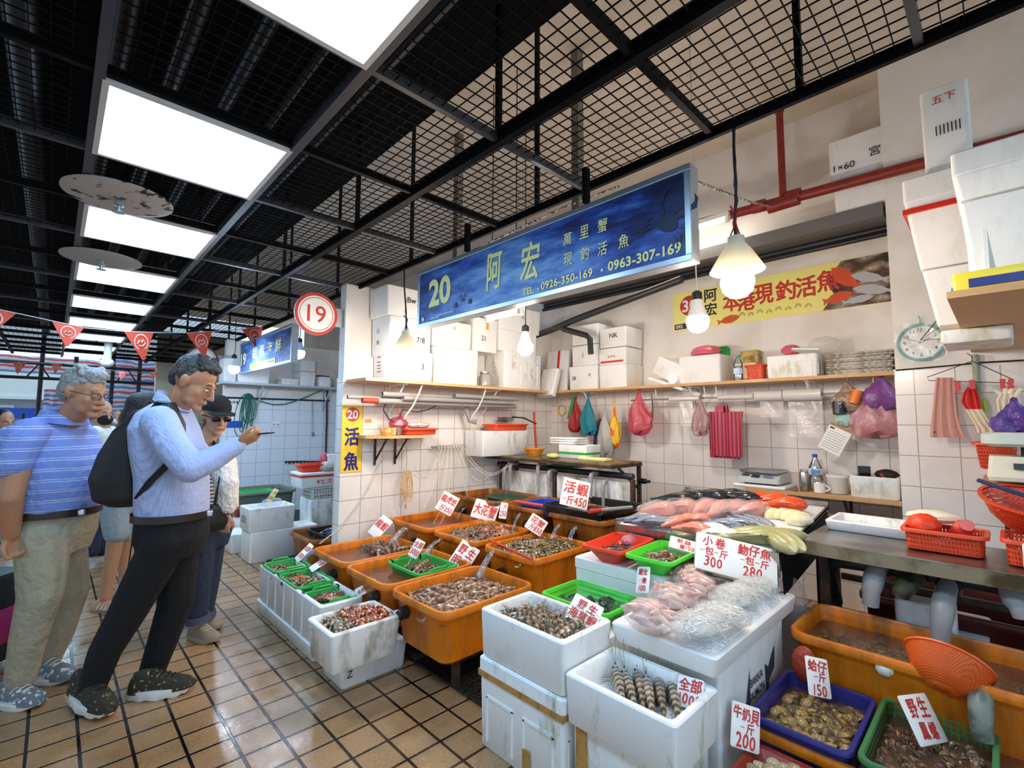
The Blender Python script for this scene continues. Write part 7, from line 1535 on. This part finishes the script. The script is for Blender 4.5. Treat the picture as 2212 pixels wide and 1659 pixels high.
for a, b, c in ((J(434, 1150, -.07), J(428, 1260, -.08), J(424, 1345, -.08)), (J(456, 1150, .07), J(446, 1260, .08), J(438, 1335, .08))): caps(g, [a, b, c], [.065, .045, .035])
body('body', g, M_skinC, t, .0065, 3)
g = loft(G(), [(J(443, 1095), .155, .125), (J(442, 1050), .155, .13), (J(440, 995), .16, .12), (J(440, 968), .12, .085)], S, F); body('striped_top', g, M_stripe, t, .01, 3)
g = G()
for s in (-1, 1):
    o_ = S*s; loft(g, [(J(443, 1100)+o_*.11, .075, .135), (J(442, 1040)+o_*.11, .075, .145), (J(440, 995)+o_*.11, .075, .13), (J(438, 965)+o_*.08, .06, .09)], S, F, 16)
loft(g, [(J(443, 1100)-F*.07, .16, .08), (J(442, 1040)-F*.07, .165, .085), (J(440, 990)-F*.05, .17, .08), (J(438, 962)-F*.02, .11, .06)], S, F)
caps(g, [J(474, 985, -.1), J(490, 1045, -.13), J(489, 1092, -.13)], [.072, .072, .062]); caps(g, [J(402, 985, .1), J(398, 1045, .13), J(408, 1092, .1)], [.072, .072, .062]); body('jacket', g, M_whitej, t, .009, 4)
g = loft(G(), [(J(446, 1180), .12, .11), (J(446, 1140), .155, .13), (J(444, 1092), .145, .115)], S, F); caps(g, [J(434, 1150, -.06), J(430, 1255, -.08), J(426, 1325, -.08)], [.095, .075, .062]); caps(g, [J(456, 1150, .06), J(448, 1255, .08), J(440, 1318, .08)], [.095, .075, .062]); body('jeans', g, M_jeans, t, .009, 4)
for a, b in ((J(426, 1328, -.08), J(426, 1342, -.08)), (J(440, 1320, .08), J(440, 1334, .08))): part('trouser_cuff', G().cyl(a, b, .072, 20), mat('faded denim cuff', '4A5568', .85), t)
g = G(); q = lambda c, r: g.ell(c, r, 16, 12, hm); q((-.04, 0, .02), (.075, .08, .08)); q((-.07, 0, -.06), (.045, .07, .06))
for s in (-1, 1): q((-.03, s*.07, -.04), (.03, .018, .06))
body('hair', g, mat('grey streaked hair', '6A6862', .6, bump=1, bscale=90, var='A8A6A0', vscale=50), t, .007, 2); face(hm, t)
g = G().rings([[(-.016+.104*k*math.cos(2*PI*j/28), .086*k*math.sin(2*PI*j/28), z) for j in range(28)] for z, k in ((.04, 1.0), (.07, .98), (.105, .82), (.13, .5), (.137, .1))], False, True, mx=hm); g.add([(.07+.085*math.cos(a)*1.0, .08*math.sin(a), .052-.05*math.cos(a)*.35-.02*abs(math.sin(a))+z) for z in (0, .004) for a in [PI*(j/16-.5) for j in range(17)]]+[(.06, 0, .05), (.06, 0, .054)], [(j, j+1, 34) for j in range(16)]+[(17+j+1, 17+j, 35) for j in range(16)]+[(j, 17+j, 18+j, j+1) for j in range(16)], hm); part('cap', g, M_jet, t)
g = G()
for s in (-1, 1): g.ell((.09, s*.032, -.006), (.007, .027, .017), 14, 8, hm)
part('sunglasses', g, M_blackt, t); q = G().tube([(.07, .06, .004), (.0, .084, .006)], .003, 5).tube([(.07, -.06, .004), (.0, -.084, .006)], .003, 5); part('temple', G().add(q.v, q.f, hm), M_blackt, t)
part('wrist_watch', G().cyl(J(488, 1100, -.14), J(487, 1108, -.14), .036, 18), M_cord, t); shoe(t, fl(412, 1375), fl(472, 1390), M_shoet, mat('tan sole', 'B8A890', .7), .025, .05, 0, None, root); shoe(t, fl(420, 1352), fl(476, 1362), M_shoet, MATS['tan sole'], .025, .05, 0, None, root)
bg = thing('crossbody_bag', 'black crossbody bag hanging at the hip of the woman in the cap', 'bag', J(455, 1150, -.2)+root); r0 = J(455, 1150, -.2); K = lambda px, py, o=0: J(px, py, o)-r0
body('pouch', loft(G(), [(K(452, 1148, -.2), .1, .03), (K(452, 1130, -.2), .13, .05), (K(454, 1100, -.2), .12, .045), (K(456, 1090, -.2), .1, .03)], S, F), M_pack, bg, .008, 3); part('strap', G().tube([K(462, 1095, -.19), K(472, 1040, -.19), K(476, 990, -.13), K(462, 958, -.02), K(440, 952, .08)], .02, 8, flat=.25), M_pack, bg); part('buckle', G().cb(K(444, 1132, -.26), (.02, .02, .03)), mat('brass', 'C8A85A', .3, .9), bg)

# people further down the aisle
def simple(label, root, d0, F, headpx, k, hair, shirt, trous, sh, hips, feet, arms, skin=M_skinA, hairs=(), shorts=0):
    J = P3(d0, root); F = F.normalized(); S = UZ.cross(F); t = person(label, root); hm = hmx(J(*headpx), F, .15, 0, k)
    g = head(G(), hm, J(sh[0], sh[1]-6)); L = [(J(hips[0], hips[1]), .14, .11), (J((hips[0]+sh[0])/2, (hips[1]+sh[1])/2), .15, .12), (J(sh[0], sh[1]+14), .16, .11), (J(sh[0], sh[1]), .11, .07)]
    for a in arms: caps(g, [J(*q) for q in a], [.045, .04, .03]); palm(g, J(*a[2]), J(*a[2])-J(*a[1]), F, .6, .95)
    loft(g, L, S, F)
    for a in feet: caps(g, [J(*q) for q in a], [.07, .056, .036])
    body('body', g, skin, t, .009, 3)
    g = loft(G(), [(c, a+.025, b+.025) for c, a, b in L], S, F)
    for a in arms: caps(g, [J(*a[0]), V(J(*a[0])).lerp(V(J(*a[1])), .75)], [.07, .062])
    body('shirt', g, shirt, t, .011, 4); g = loft(G(), [(J(hips[0], hips[1]+22), .13, .11), (J(hips[0], hips[1]), .165, .14), (J(hips[0], hips[1]-18), .16, .13)], S, F)
    for a in feet: caps(g, [J(*q) for q in a[:2]] if shorts else [J(*q) for q in a], [.1, .082] if shorts else [.095, .075, .06])
    body('shorts' if shorts else 'trousers', g, trous, t, .011, 4); g = G()
    for c, r in ((((-.03, 0, .045), (.09, .08, .083)), ((-.075, 0, 0), (.042, .066, .07)))+tuple(hairs)): g.ell(c, r, 16, 12, hm)
    body('hair', g, hair, t, .009, 2); face(hm, t); return t, J, hm
t, J, hm = simple('person in off white shirt and dark jeans behind the man in the polo shirt', V((.6, 5.9, 0)), 4.7, RH*.9-FH*.3, (222, 893), 1.0, M_hgrey, M_wshirt, M_jeans, (222, 925), (218, 1020), [((212, 1020, -.09), (208, 1100, -.09), (200, 1190, -.1)), ((228, 1020, .09), (226, 1100, .09), (222, 1180, .1))], [((205, 935, -.18), (200, 985, -.2), (212, 1020, -.2)), ((240, 935, .18), (246, 985, .2), (240, 1020, .2))])
belt(t, J(218, 997), .18, .155, UZ.cross(RH), RH); part('face_mask', G().ell((.05, 0, -.055), (.064, .062, .06), 16, 10, hm), M_jet, t)
for a, b in (((190, 1192), (222, 1200)), ((212, 1183), (240, 1190))): shoe(t, fl(*a), fl(*b), M_jet, M_cord, .02, .05, 0, M_cord, V((.6, 5.9, 0)))
t, J, hm = simple('dark haired woman in maroon top, pale shorts and strappy sandals behind the backpack', V((.42, 4.62, 0)), 3.6, RH*.6+FH*.75, (316, 893), 1.22, M_hblack, M_maroon, M_denim, (288, 945), (262, 1085), [((248, 1090, -.08), (252, 1150, -.08), (228, 1290, -.1)), ((272, 1090, .08), (272, 1150, .08), (268, 1270, .1))], [((268, 960, -.17), (250, 1010, -.2), (250, 1050, -.2)), ((310, 960, .17), (320, 1010, .2), (310, 1050, .2))], M_skinC, (((-.05, 0, -.05), (.08, .088, .09)), ((0, 0, .06), (.09, .085, .075))), 1)
for a, b in (((200, 1318), (268, 1322)), ((248, 1290), (292, 1294))):
    h, e = fl(*a), fl(*b); d = e-h; mx = MX.Translation(h-V((.42, 4.62, 0))) @ MX.Rotation(math.atan2(d.y, d.x), 4, 'Z'); L = d.length; o = part('sandal', G().rr([(L, .09, .04, 0, L/2, 0), (L, .095, .045, .022, L/2, 0)]), M_shoet, t, mx=mx); g = G()
    q = G().rings([[(L*x, .04*kk*math.cos(a_), .02+hh*max(0, math.sin(a_))) for a_ in [2*PI*j/14 for j in range(14)]] for x, kk, hh in ((.05, .8, .05), (.3, .9, .07), (.6, 1, .05), (.9, .8, .03), (.98, .4, .015))]); part('foot', q, M_skinC, o)
    for i in range(6): x = L*(.3+.11*i); g.tube([(x, -.043, .022), (x+.01, -.03, .06-.006*i), (x, 0, .078-.009*i), (x-.01, .03, .06-.006*i), (x, .043, .022)], .005, 5)
    part('strap', g, M_strap, o)
t, J, hm = simple('dark haired person in black far down the aisle at the left edge', V((-1.6, 8.6, 0)), 5.4, RH*.9-FH*.2, (8, 912), 1.15, M_hblack, M_jet, M_jet, (-2, 945), (-5, 1040), [((-12, 1045, -.1), (-12, 1120, -.1), (-15, 1190, -.1)), ((2, 1045, .1), (2, 1120, .1), (2, 1185, .1))], [((-25, 955, -.18), (-30, 1000, -.2), (-15, 1030, -.2)), ((18, 955, .18), (24, 1000, .2), (22, 1030, .2))])
t, J, hm = simple('black haired person with a white face mask far behind, between the two men', V((1.2, 9.4, 0)), 7.6, -FH+RH*.4, (258, 902), 1.0, M_hblack, M_jet, M_jet, (256, 925), (256, 985), [((252, 990, -.1), (252, 1030, -.1), (252, 1092, -.1)), ((262, 990, .1), (262, 1030, .1), (262, 1090, .1))], [((246, 932, -.2), (242, 960, -.2), (244, 985, -.2)), ((268, 932, .2), (272, 960, .2), (270, 985, .2))]); part('face_mask', G().ell((.05, 0, -.055), (.064, .062, .06), 16, 10, hm), M_white, t)
# the wheeled case at the left edge
p = at(10, 1440, Z=0); t = thing('wheeled_suitcase', 'black soft suitcase with a magenta front pocket at the left edge', 'suitcase', (p.x-.1, p.y, 0), math.radians(-38)); part('case', G().rr([(.2, .3, .05, .05), (.24, .36, .06, .08), (.24, .36, .06, .5), (.2, .3, .06, .53)]), M_pack, t); part('pocket', G().rr([(.02, .26, .01, .16, .12, 0), (.04, .28, .02, .18, .125, 0), (.04, .28, .02, .33, .125, 0), (.02, .26, .01, .35, .12, 0)]), mat('magenta nylon', 'C4207E', .5), t)
for s in (-1, 1): part('wheel', G().cyl((-.06, s*.13, .035), (-.06, s*.16, .035), .035, 16), M_rubber, t); part('zip', G().tube([(.122, s*.17, .12), (.122, s*.17, .45)], .005, 5), M_alu, t)
part('handle', G().tube([(-.05, -.1, .53), (-.05, -.1, .68), (-.05, .1, .68), (-.05, .1, .53)], .012, 8), M_rubber, t)
# ------------------------------------------------------------------ the neighbouring stall
WY = YL*2+.05
M_gshelf = mat('pale grey painted board', 'B8C0C4', .5)
shelf('grey shelf on the wall of the neighbouring stall', 1.66, 3.9, WY-.42, WY, 1.945, .03, M_gshelf, brackets=((2.2, WY-.012, 0, -.36, M_gshelf), (3.2, WY-.012, 0, -.36, M_gshelf)))
def nb(label, l, r, yt, yb, Y, dep=.3, z0=None, m=None, **k):
    a, b = at(l, (yt+yb)/2, Y=Y), at(r, (yt+yb)/2, Y=Y); return foam(label, a.x, b.x, Y, Y+dep, z0 if z0 is not None else at((l+r)/2, yb, Y=Y).z, at((l+r)/2, yt, Y=Y).z, m, **k)
zS = 1.947; YS = WY-.4
nb('white foam box at the left end of the neighbouring shelf', 484, 512, 774, 822, YS, z0=zS)
nb('long white foam box behind the neighbouring blue sign', 514, 584, 793, 824, YS, z0=zS)
a, b = at(609, 820, Y=YS), at(647, 820, Y=YS)
for i in range(4): foam('thin white foam lid in the pile on the neighbouring shelf', a.x, b.x, YS, YS+.3, zS+.022*i, zS+.022*i+.02, group='foam lids on the neighbouring shelf', taper=0)
nb('lower white foam box of two on the neighbouring shelf', 649, 682, 803, 827, YS, z0=zS); nb('upper white foam box of two on the neighbouring shelf', 649, 682, 778, 802, YS)
p = at(697, 828, Y=WY-.25); t = thing('rice_cooker', 'white appliance with a black handle on the neighbouring shelf', 'appliance', (p.x, WY-.25, zS)); part('body', G().rr([(.2, .24, .04, 0), (.22, .26, .06, .1), (.18, .22, .06, .16)]), M_white, t); part('handle', G().rr([(.2, .06, .02, .16), (.2, .06, .02, .185)]), M_rubber, t)
Y = WY-.03
t = thing('hose_hank', 'hank of dark green hose hanging below the neighbouring shelf', 'hose', at(535, 850, Y=Y))
for i in range(8):
    a = rnd(.03, .11); L = rnd(.2, .36); part('loop', G().tube([(a*math.sin(2*PI*k/18)+.02*(i-4)*math.sin(PI*k/18), -.006*i, -L*(1-math.cos(2*PI*k/18))) for k in range(19)], .006, 5), mat('dark green hose', '2E6A58', .5), t)
mesh('cable', G().tube([at(px, py, Y=Y-.01) for px, py in ((535, 852), (560, 866), (590, 874), (615, 873), (650, 862), (690, 845), (720, 834))], .008, 6), MATS['dark green hose'], 'dark green cable drooping along the neighbouring wall', 'cable')
mesh('wall_conduit', G().tube([at(470, 858, Y=Y), at(712, 866, Y=Y)], .012, 8), M_greypipe, 'thin conduit along the neighbouring tiled wall', 'pipe')
mesh('wall_conduit', G().tube([at(707, 840, Y=Y), at(706, 900, Y=Y), at(703, 997, Y=Y), at(616, 998, Y=Y)], .018, 8), M_greypipe, 'dark pipe running down the neighbouring wall to a valve bar', 'pipe')
for i in range(10):
    px = 622+8*i; mesh('air_hose', G().tube([at(px, 998, Y=Y-.02), at(px+rnd(-4, 4), 1012, Y=Y-.06), at(px+rnd(-8, 8), 1030, Y=Y-.05)], .005, 5), M_hose, 'short pale hose hanging from the neighbouring valve bar', 'hose', 'hoses of the neighbouring valve bar')
p = at(596, 917, Y=WY); t = thing('wall_socket', 'white wall socket on the neighbouring tiles', 'socket', mx=frame((p.x, WY-.004, p.z), (1, 0, 0), (0, 0, 1))); part('plate', G().cb((0, 0, 0), (.13, .08, .012)), M_white, t, bevel=.004); part('outlets', G().cb((-.03, 0, .007), (.03, .02, .002)).cb((.03, 0, .007), (.03, .02, .002)), M_alu, t, smooth=False)
t = thing('pull_switch', 'green corded switch hanging on the neighbouring wall', 'switch', at(676, 938, Y=Y)); part('switch', G().cb((0, 0, 0), (.03, .02, .07)), mat('green switch', '4E9A84', .5), t, bevel=.006); a = at(675, 862, Y=Y)-at(676, 938, Y=Y); part('cord', G().tube([(0, 0, .03), a], .004, 5), MATS['dark green hose'], t)
p = at(504, 893, Y=WY); t = thing('wall_poster', 'blue and white notice reading seafood on the neighbouring wall', 'poster', mx=frame((p.x, WY-.004, p.z), (1, 0, 0), (0, 0, 1))); part('sheet', G().cb((0, 0, 0), (.24, .42, .003)), M_white, t, smooth=False); part('blue_field', G().cb((0, -.16, .002), (.24, .1, .002)), M_bluet, t, smooth=False); g = G(); write(g, '春海鮮', 0, .16, .055, .003, .02); part('lettering', g, M_pen, t, smooth=False)
# boxes on its floor
foam('large white foam box on the floor at the front of the neighbouring stall', 1.46, 2.12, 5.2, 5.52, 0, .295, M_foam, taper=.01)
t = foam('open white foam box of ice on the large floor box next door', 1.44, 1.88, 5.2, 5.54, .3, .53, M_foamd, open_=.06, marks=(('-x', '521', 0, .5, .07, M_pen),))
ice('crushed ice in the open box next door', .36, .26, MX.Translation((1.66, 5.37, .475)), .03)
bagfilm('clear bag of seafood in the open box next door', MX.Translation((1.7, 5.36, .55)), (.1, .08, .05), seed=31)
foam('low white foam box left of the floor box next door', 1.42, 1.8, 5.7, 6.1, 0, .2, M_foamd)
foam('stained white foam box behind the orange tub next door', 2.1, 2.5, 5.35, 5.7, 0, .53, M_foamg); foam('white foam box at the far right next door', 2.52, 2.85, 5.35, 5.7, 0, .556, M_foamd)
t = tray('white vented crate stacked on the stained box next door', 2.28, 5.52, .36, .32, .535, .66, mat('grey white crate plastic', 'C8C8C0', .5), name='plastic_crate', cat='crate', holey=M_bask('grey white slotted crate', 'C8C8C0', .03, .04, .4), flare=.01)
t = foam('white foam box with a red band under the red basket next door', 1.98, 2.5, 5.35, 5.68, .665, .83, M_foam, lid=.03, marks=(('-y', '4七 大', .0, .4, .06, M_redpen), ('-y', '龍貫', .7, .5, .07, M_blue)))
part('band', G().cb((0, -.001, .125), (.526, .336, .02)), M_redtape, t, smooth=False)
tray('small red basket on the red banded box next door', 2.16, 5.5, .34, .24, .832, .92, M_red, name='plastic_basket', cat='basket', flare=.03)
bagfilm('grey plastic bag bundle on the red banded box next door', MX.Translation((2.3, 5.42, .88)), (.1, .08, .06), m=M_greyf, seed=33); bagfilm('pink and white bag standing in the red basket next door', MX.Translation((2.3, 5.55, .95)), (.04, .05, .09), m=M_pinkf, seed=34)
foam('white foam panel standing behind the red basket next door', 2.36, 2.6, 5.72, 5.76, 0, 1.0, M_foam, taper=0)
tray('dark purple crate at the right edge of the neighbouring stall', 2.68, 5.5, .3, .3, .56, .76, mat('purple plastic', '2E2470', .4), name='plastic_crate', cat='crate', flare=.01)
mesh('coiled_hose', G().tube([(2.74+.09*math.cos(a*PI/8), 5.6+.004*a, .92+.11*math.sin(a*PI/8)) for a in range(50)], .014, 7), mat('brown hose', '8A6444', .5), 'coil of brown hose at the right edge of the neighbouring stall', 'hose')
def ncard(label, tl, tr, bl, m, Y, lines): psign(label, tl, tr, bl, lines, th=.004, m=m, Y=Y)
ncard('yellow price card in the open box next door', (588, 1056), (600, 1060), (577, 1080), mat('yellow card', 'D8CE7A', .6), 5.35, [('一斤', 0, .2, .24, .9), ('180', 0, -.2, .24, .7)])
ncard('bright blue price card at the right of the neighbouring stall', (684, 1009), (699, 1010), (680, 1034), mat('sky blue card', '4AA8DC', .6), 5.4, [('龍膽', 0, .2, .3, .9), ('350', 0, -.22, .28, .6)])
tub('dull orange tub of fish crates at the front of the neighbouring stall', 1.72, 2.5, 4.35, 4.95, .05, .33, M_tub2)
tray('black lattice crate of fish in the neighbouring tub', 2.12, 4.65, .5, .44, .2, .335, M_blackt, name='plastic_crate', cat='crate', holey=M_bask('black slotted crate', '141416', .02, .03, .35), flare=.01)
mk = lambda: fish('', MX(), .22, .06, .04, mat('blue grey fish skin', '2E4258', .25, var='8A9AA8', vscale=20, coat=.4))
scatter(mk, 8, (1.98, 2.26, 4.52, 4.78), .3, 'blue grey fish in the black crate next door', 'fish', 'fish in the black crate next door', .01, .2)
mesh('pvc_elbow', G().tube([(1.85, 4.3, .24), (1.7, 4.32, .24), (1.66, 4.32, .22), (1.65, 4.32, .16), (1.65, 4.32, .0)], .03, 12), M_pvc, 'grey elbow pipe standing before the neighbouring orange tub', 'pipe')
tub('low tub of greenish water by the neighbouring wall', 1.7, 2.4, 6.6, 7.3, 0, .5, mat('grey green tub plastic', '6E7C70', .4)); tray('green tray floating in the greenish tub', 1.95, 6.8, .4, .3, .43, .5, M_gb)
tray('dark red tray of shellfish at the far left of the neighbouring stall', 1.66, 6.25, .3, .3, .3, .4, MATS['dark red plastic']); foam('white foam box under the dark red tray next door', 1.46, 1.86, 6.12, 6.4, 0, .295, M_foamd)
# ------------------------------------------------------------------ the far end of the market
def tarp(n):
    z = n.math('ADD', n.add('SeparateXYZ', i0=n.co()).outputs[2], n.math('MULTIPLY', n.noise(1.2), .25)); t = n.math('FRACT', n.math('MULTIPLY', z, 4.6))
    n.set(n.b.inputs['Base Color'], n.ramp(t, (.0, lin('E88A92')), (.2, lin('E88A92')), (.24, lin('F0F2F6')), (.45, lin('F0F2F6')), (.5, lin('92B8E8')), (.72, lin('92B8E8')), (.76, lin('F0F2F6')), (.96, lin('F0F2F6'))))
    n.b.inputs['Transmission Weight'].default_value = 0
    tr = n.add('BsdfTranslucent'); n.set(tr.inputs[0], n.b.inputs['Base Color'].links[0].from_socket); sh = n.add('MixShader', i0=.5, i1=n.b, i2=tr); n.set(n.n['Material Output'].inputs[0], sh)
M_tarp = mat('red white blue striped tarpaulin', rough=.6, fn=tarp)
def sheet(label, f, nu=20, nv=12):
    g = G().grid(f, nu, nv); k = G(); k.v = [(x, y+.01, z) for x, y, z in g.v]; k.f = [tuple(reversed(q)) for q in g.f]; g.add(k.v, k.f); return mesh('tarpaulin', g, M_tarp, label, 'tarpaulin')
a, b = at(215, 792, Y=15), at(364, 950, Y=15); sheet('red white and blue striped tarpaulin hung across the far end', lambda u, v: (a.x+(b.x-a.x)*u, 15+.15*math.sin(u*14), .0+2.95*v))
a, b = at(-60, 790, Y=15.5), at(215, 840, Y=15.5); sheet('striped tarpaulin strip under the roof at the far left', lambda u, v: (a.x+(b.x-a.x)*u, 15.5+.1*math.sin(u*20), b.z+(a.z-b.z)*v+.3))
a, b = at(95, 850, Y=15.2), at(140, 940, Y=15.2); sheet('gathered striped tarpaulin behind the grey haired man', lambda u, v: (a.x+(b.x-a.x)*u, 15.2+.1*math.sin(u*12), .0+2.1*v), 10, 8)
M_truss = mat('dark truss steel', '24262C', .5)
for i, x in enumerate((-.25, .3, .95, 1.45, 2.1)): mesh('roof_post', G().cyl((x, 14.6, 0), (x, 14.6, 3.3), .04, 8), M_truss, 'dark steel post at the far end, %s from the left' % ('first', 'second', 'third', 'fourth', 'fifth')[i], 'post')
for z, lb in ((2.62, 'upper'), (2.3, 'lower')): mesh('roof_truss', G().cyl((-3, 14.5, z), (3, 14.5, z), .035, 8), M_truss, lb+' bar of the roof truss at the far end', 'truss')
for i in range(12): x = -1.6+.375*i; mesh('truss_web', G().cyl((x, 14.5, 2.3), (x+.19*(1 if i % 2 else -1), 14.5, 2.62), .016, 6), M_truss, 'slanting web bar of the far roof truss', 'truss bar', 'web bars of the far truss')
for i, (px0, py0, px1, py1) in enumerate(((372, 795, 345, 900), (50, 893, 58, 905))): mesh('leaning_pole', G().cyl(at(px0, py0, Y=14.2), (at(px1, py1, Y=14.2).x, 14.2, 0), .03, 8), M_truss, ('slanting dark pole before the striped tarpaulin', 'slanting pole at the far left')[i], 'pole')
t = thing('white_house', 'white building with large windows beyond the far end', 'building', (-1.2, 24, 0)); part('wall', G().box(-5, 5, 0, 4, 0, 2.1), mat('pale blue wall', 'B4C8D0', .6), t, smooth=False)
def sid(n):
    x = n.add('SeparateXYZ', i0=n.co()).outputs[0]; n.bump(n.math('PINGPONG', n.math('MULTIPLY', x, 5), 1), 1, .05)
part('roof', G().box(-5.2, 5.2, -.6, 4, 2.1, 2.2).box(-5.2, 5.2, -.5, -.4, 2.2, 3.2), mat('pale corrugated metal', 'D4E0E0', .5, fn=sid), t, smooth=False)
for x in (-3.2, -.6, 2.0):
    o = part('window', G().box(x-.8, x+.8, -.04, .02, .7, 1.9), M_alu, t, smooth=False); part('pane', G().box(x-.72, x+.72, -.06, -.04, .78, 1.82), mat('dull window glass', '8FA4AE', .1), o, smooth=False)
part('signboard', G().box(-1.5, 3.2, -.2, -.1, 1.45, 1.8), M_bluet, t, smooth=False)
t = thing('dome_camera', 'white dome shaped camera under the far ceiling', 'camera', at(232, 778, Y=9.5)); part('dome', G().ell((0, 0, -.04), (.09, .09, .07), 16, 10), M_white, t); part('mount', G().cyl((0, 0, 0), (0, 0, .3), .05, 12), M_white, t)
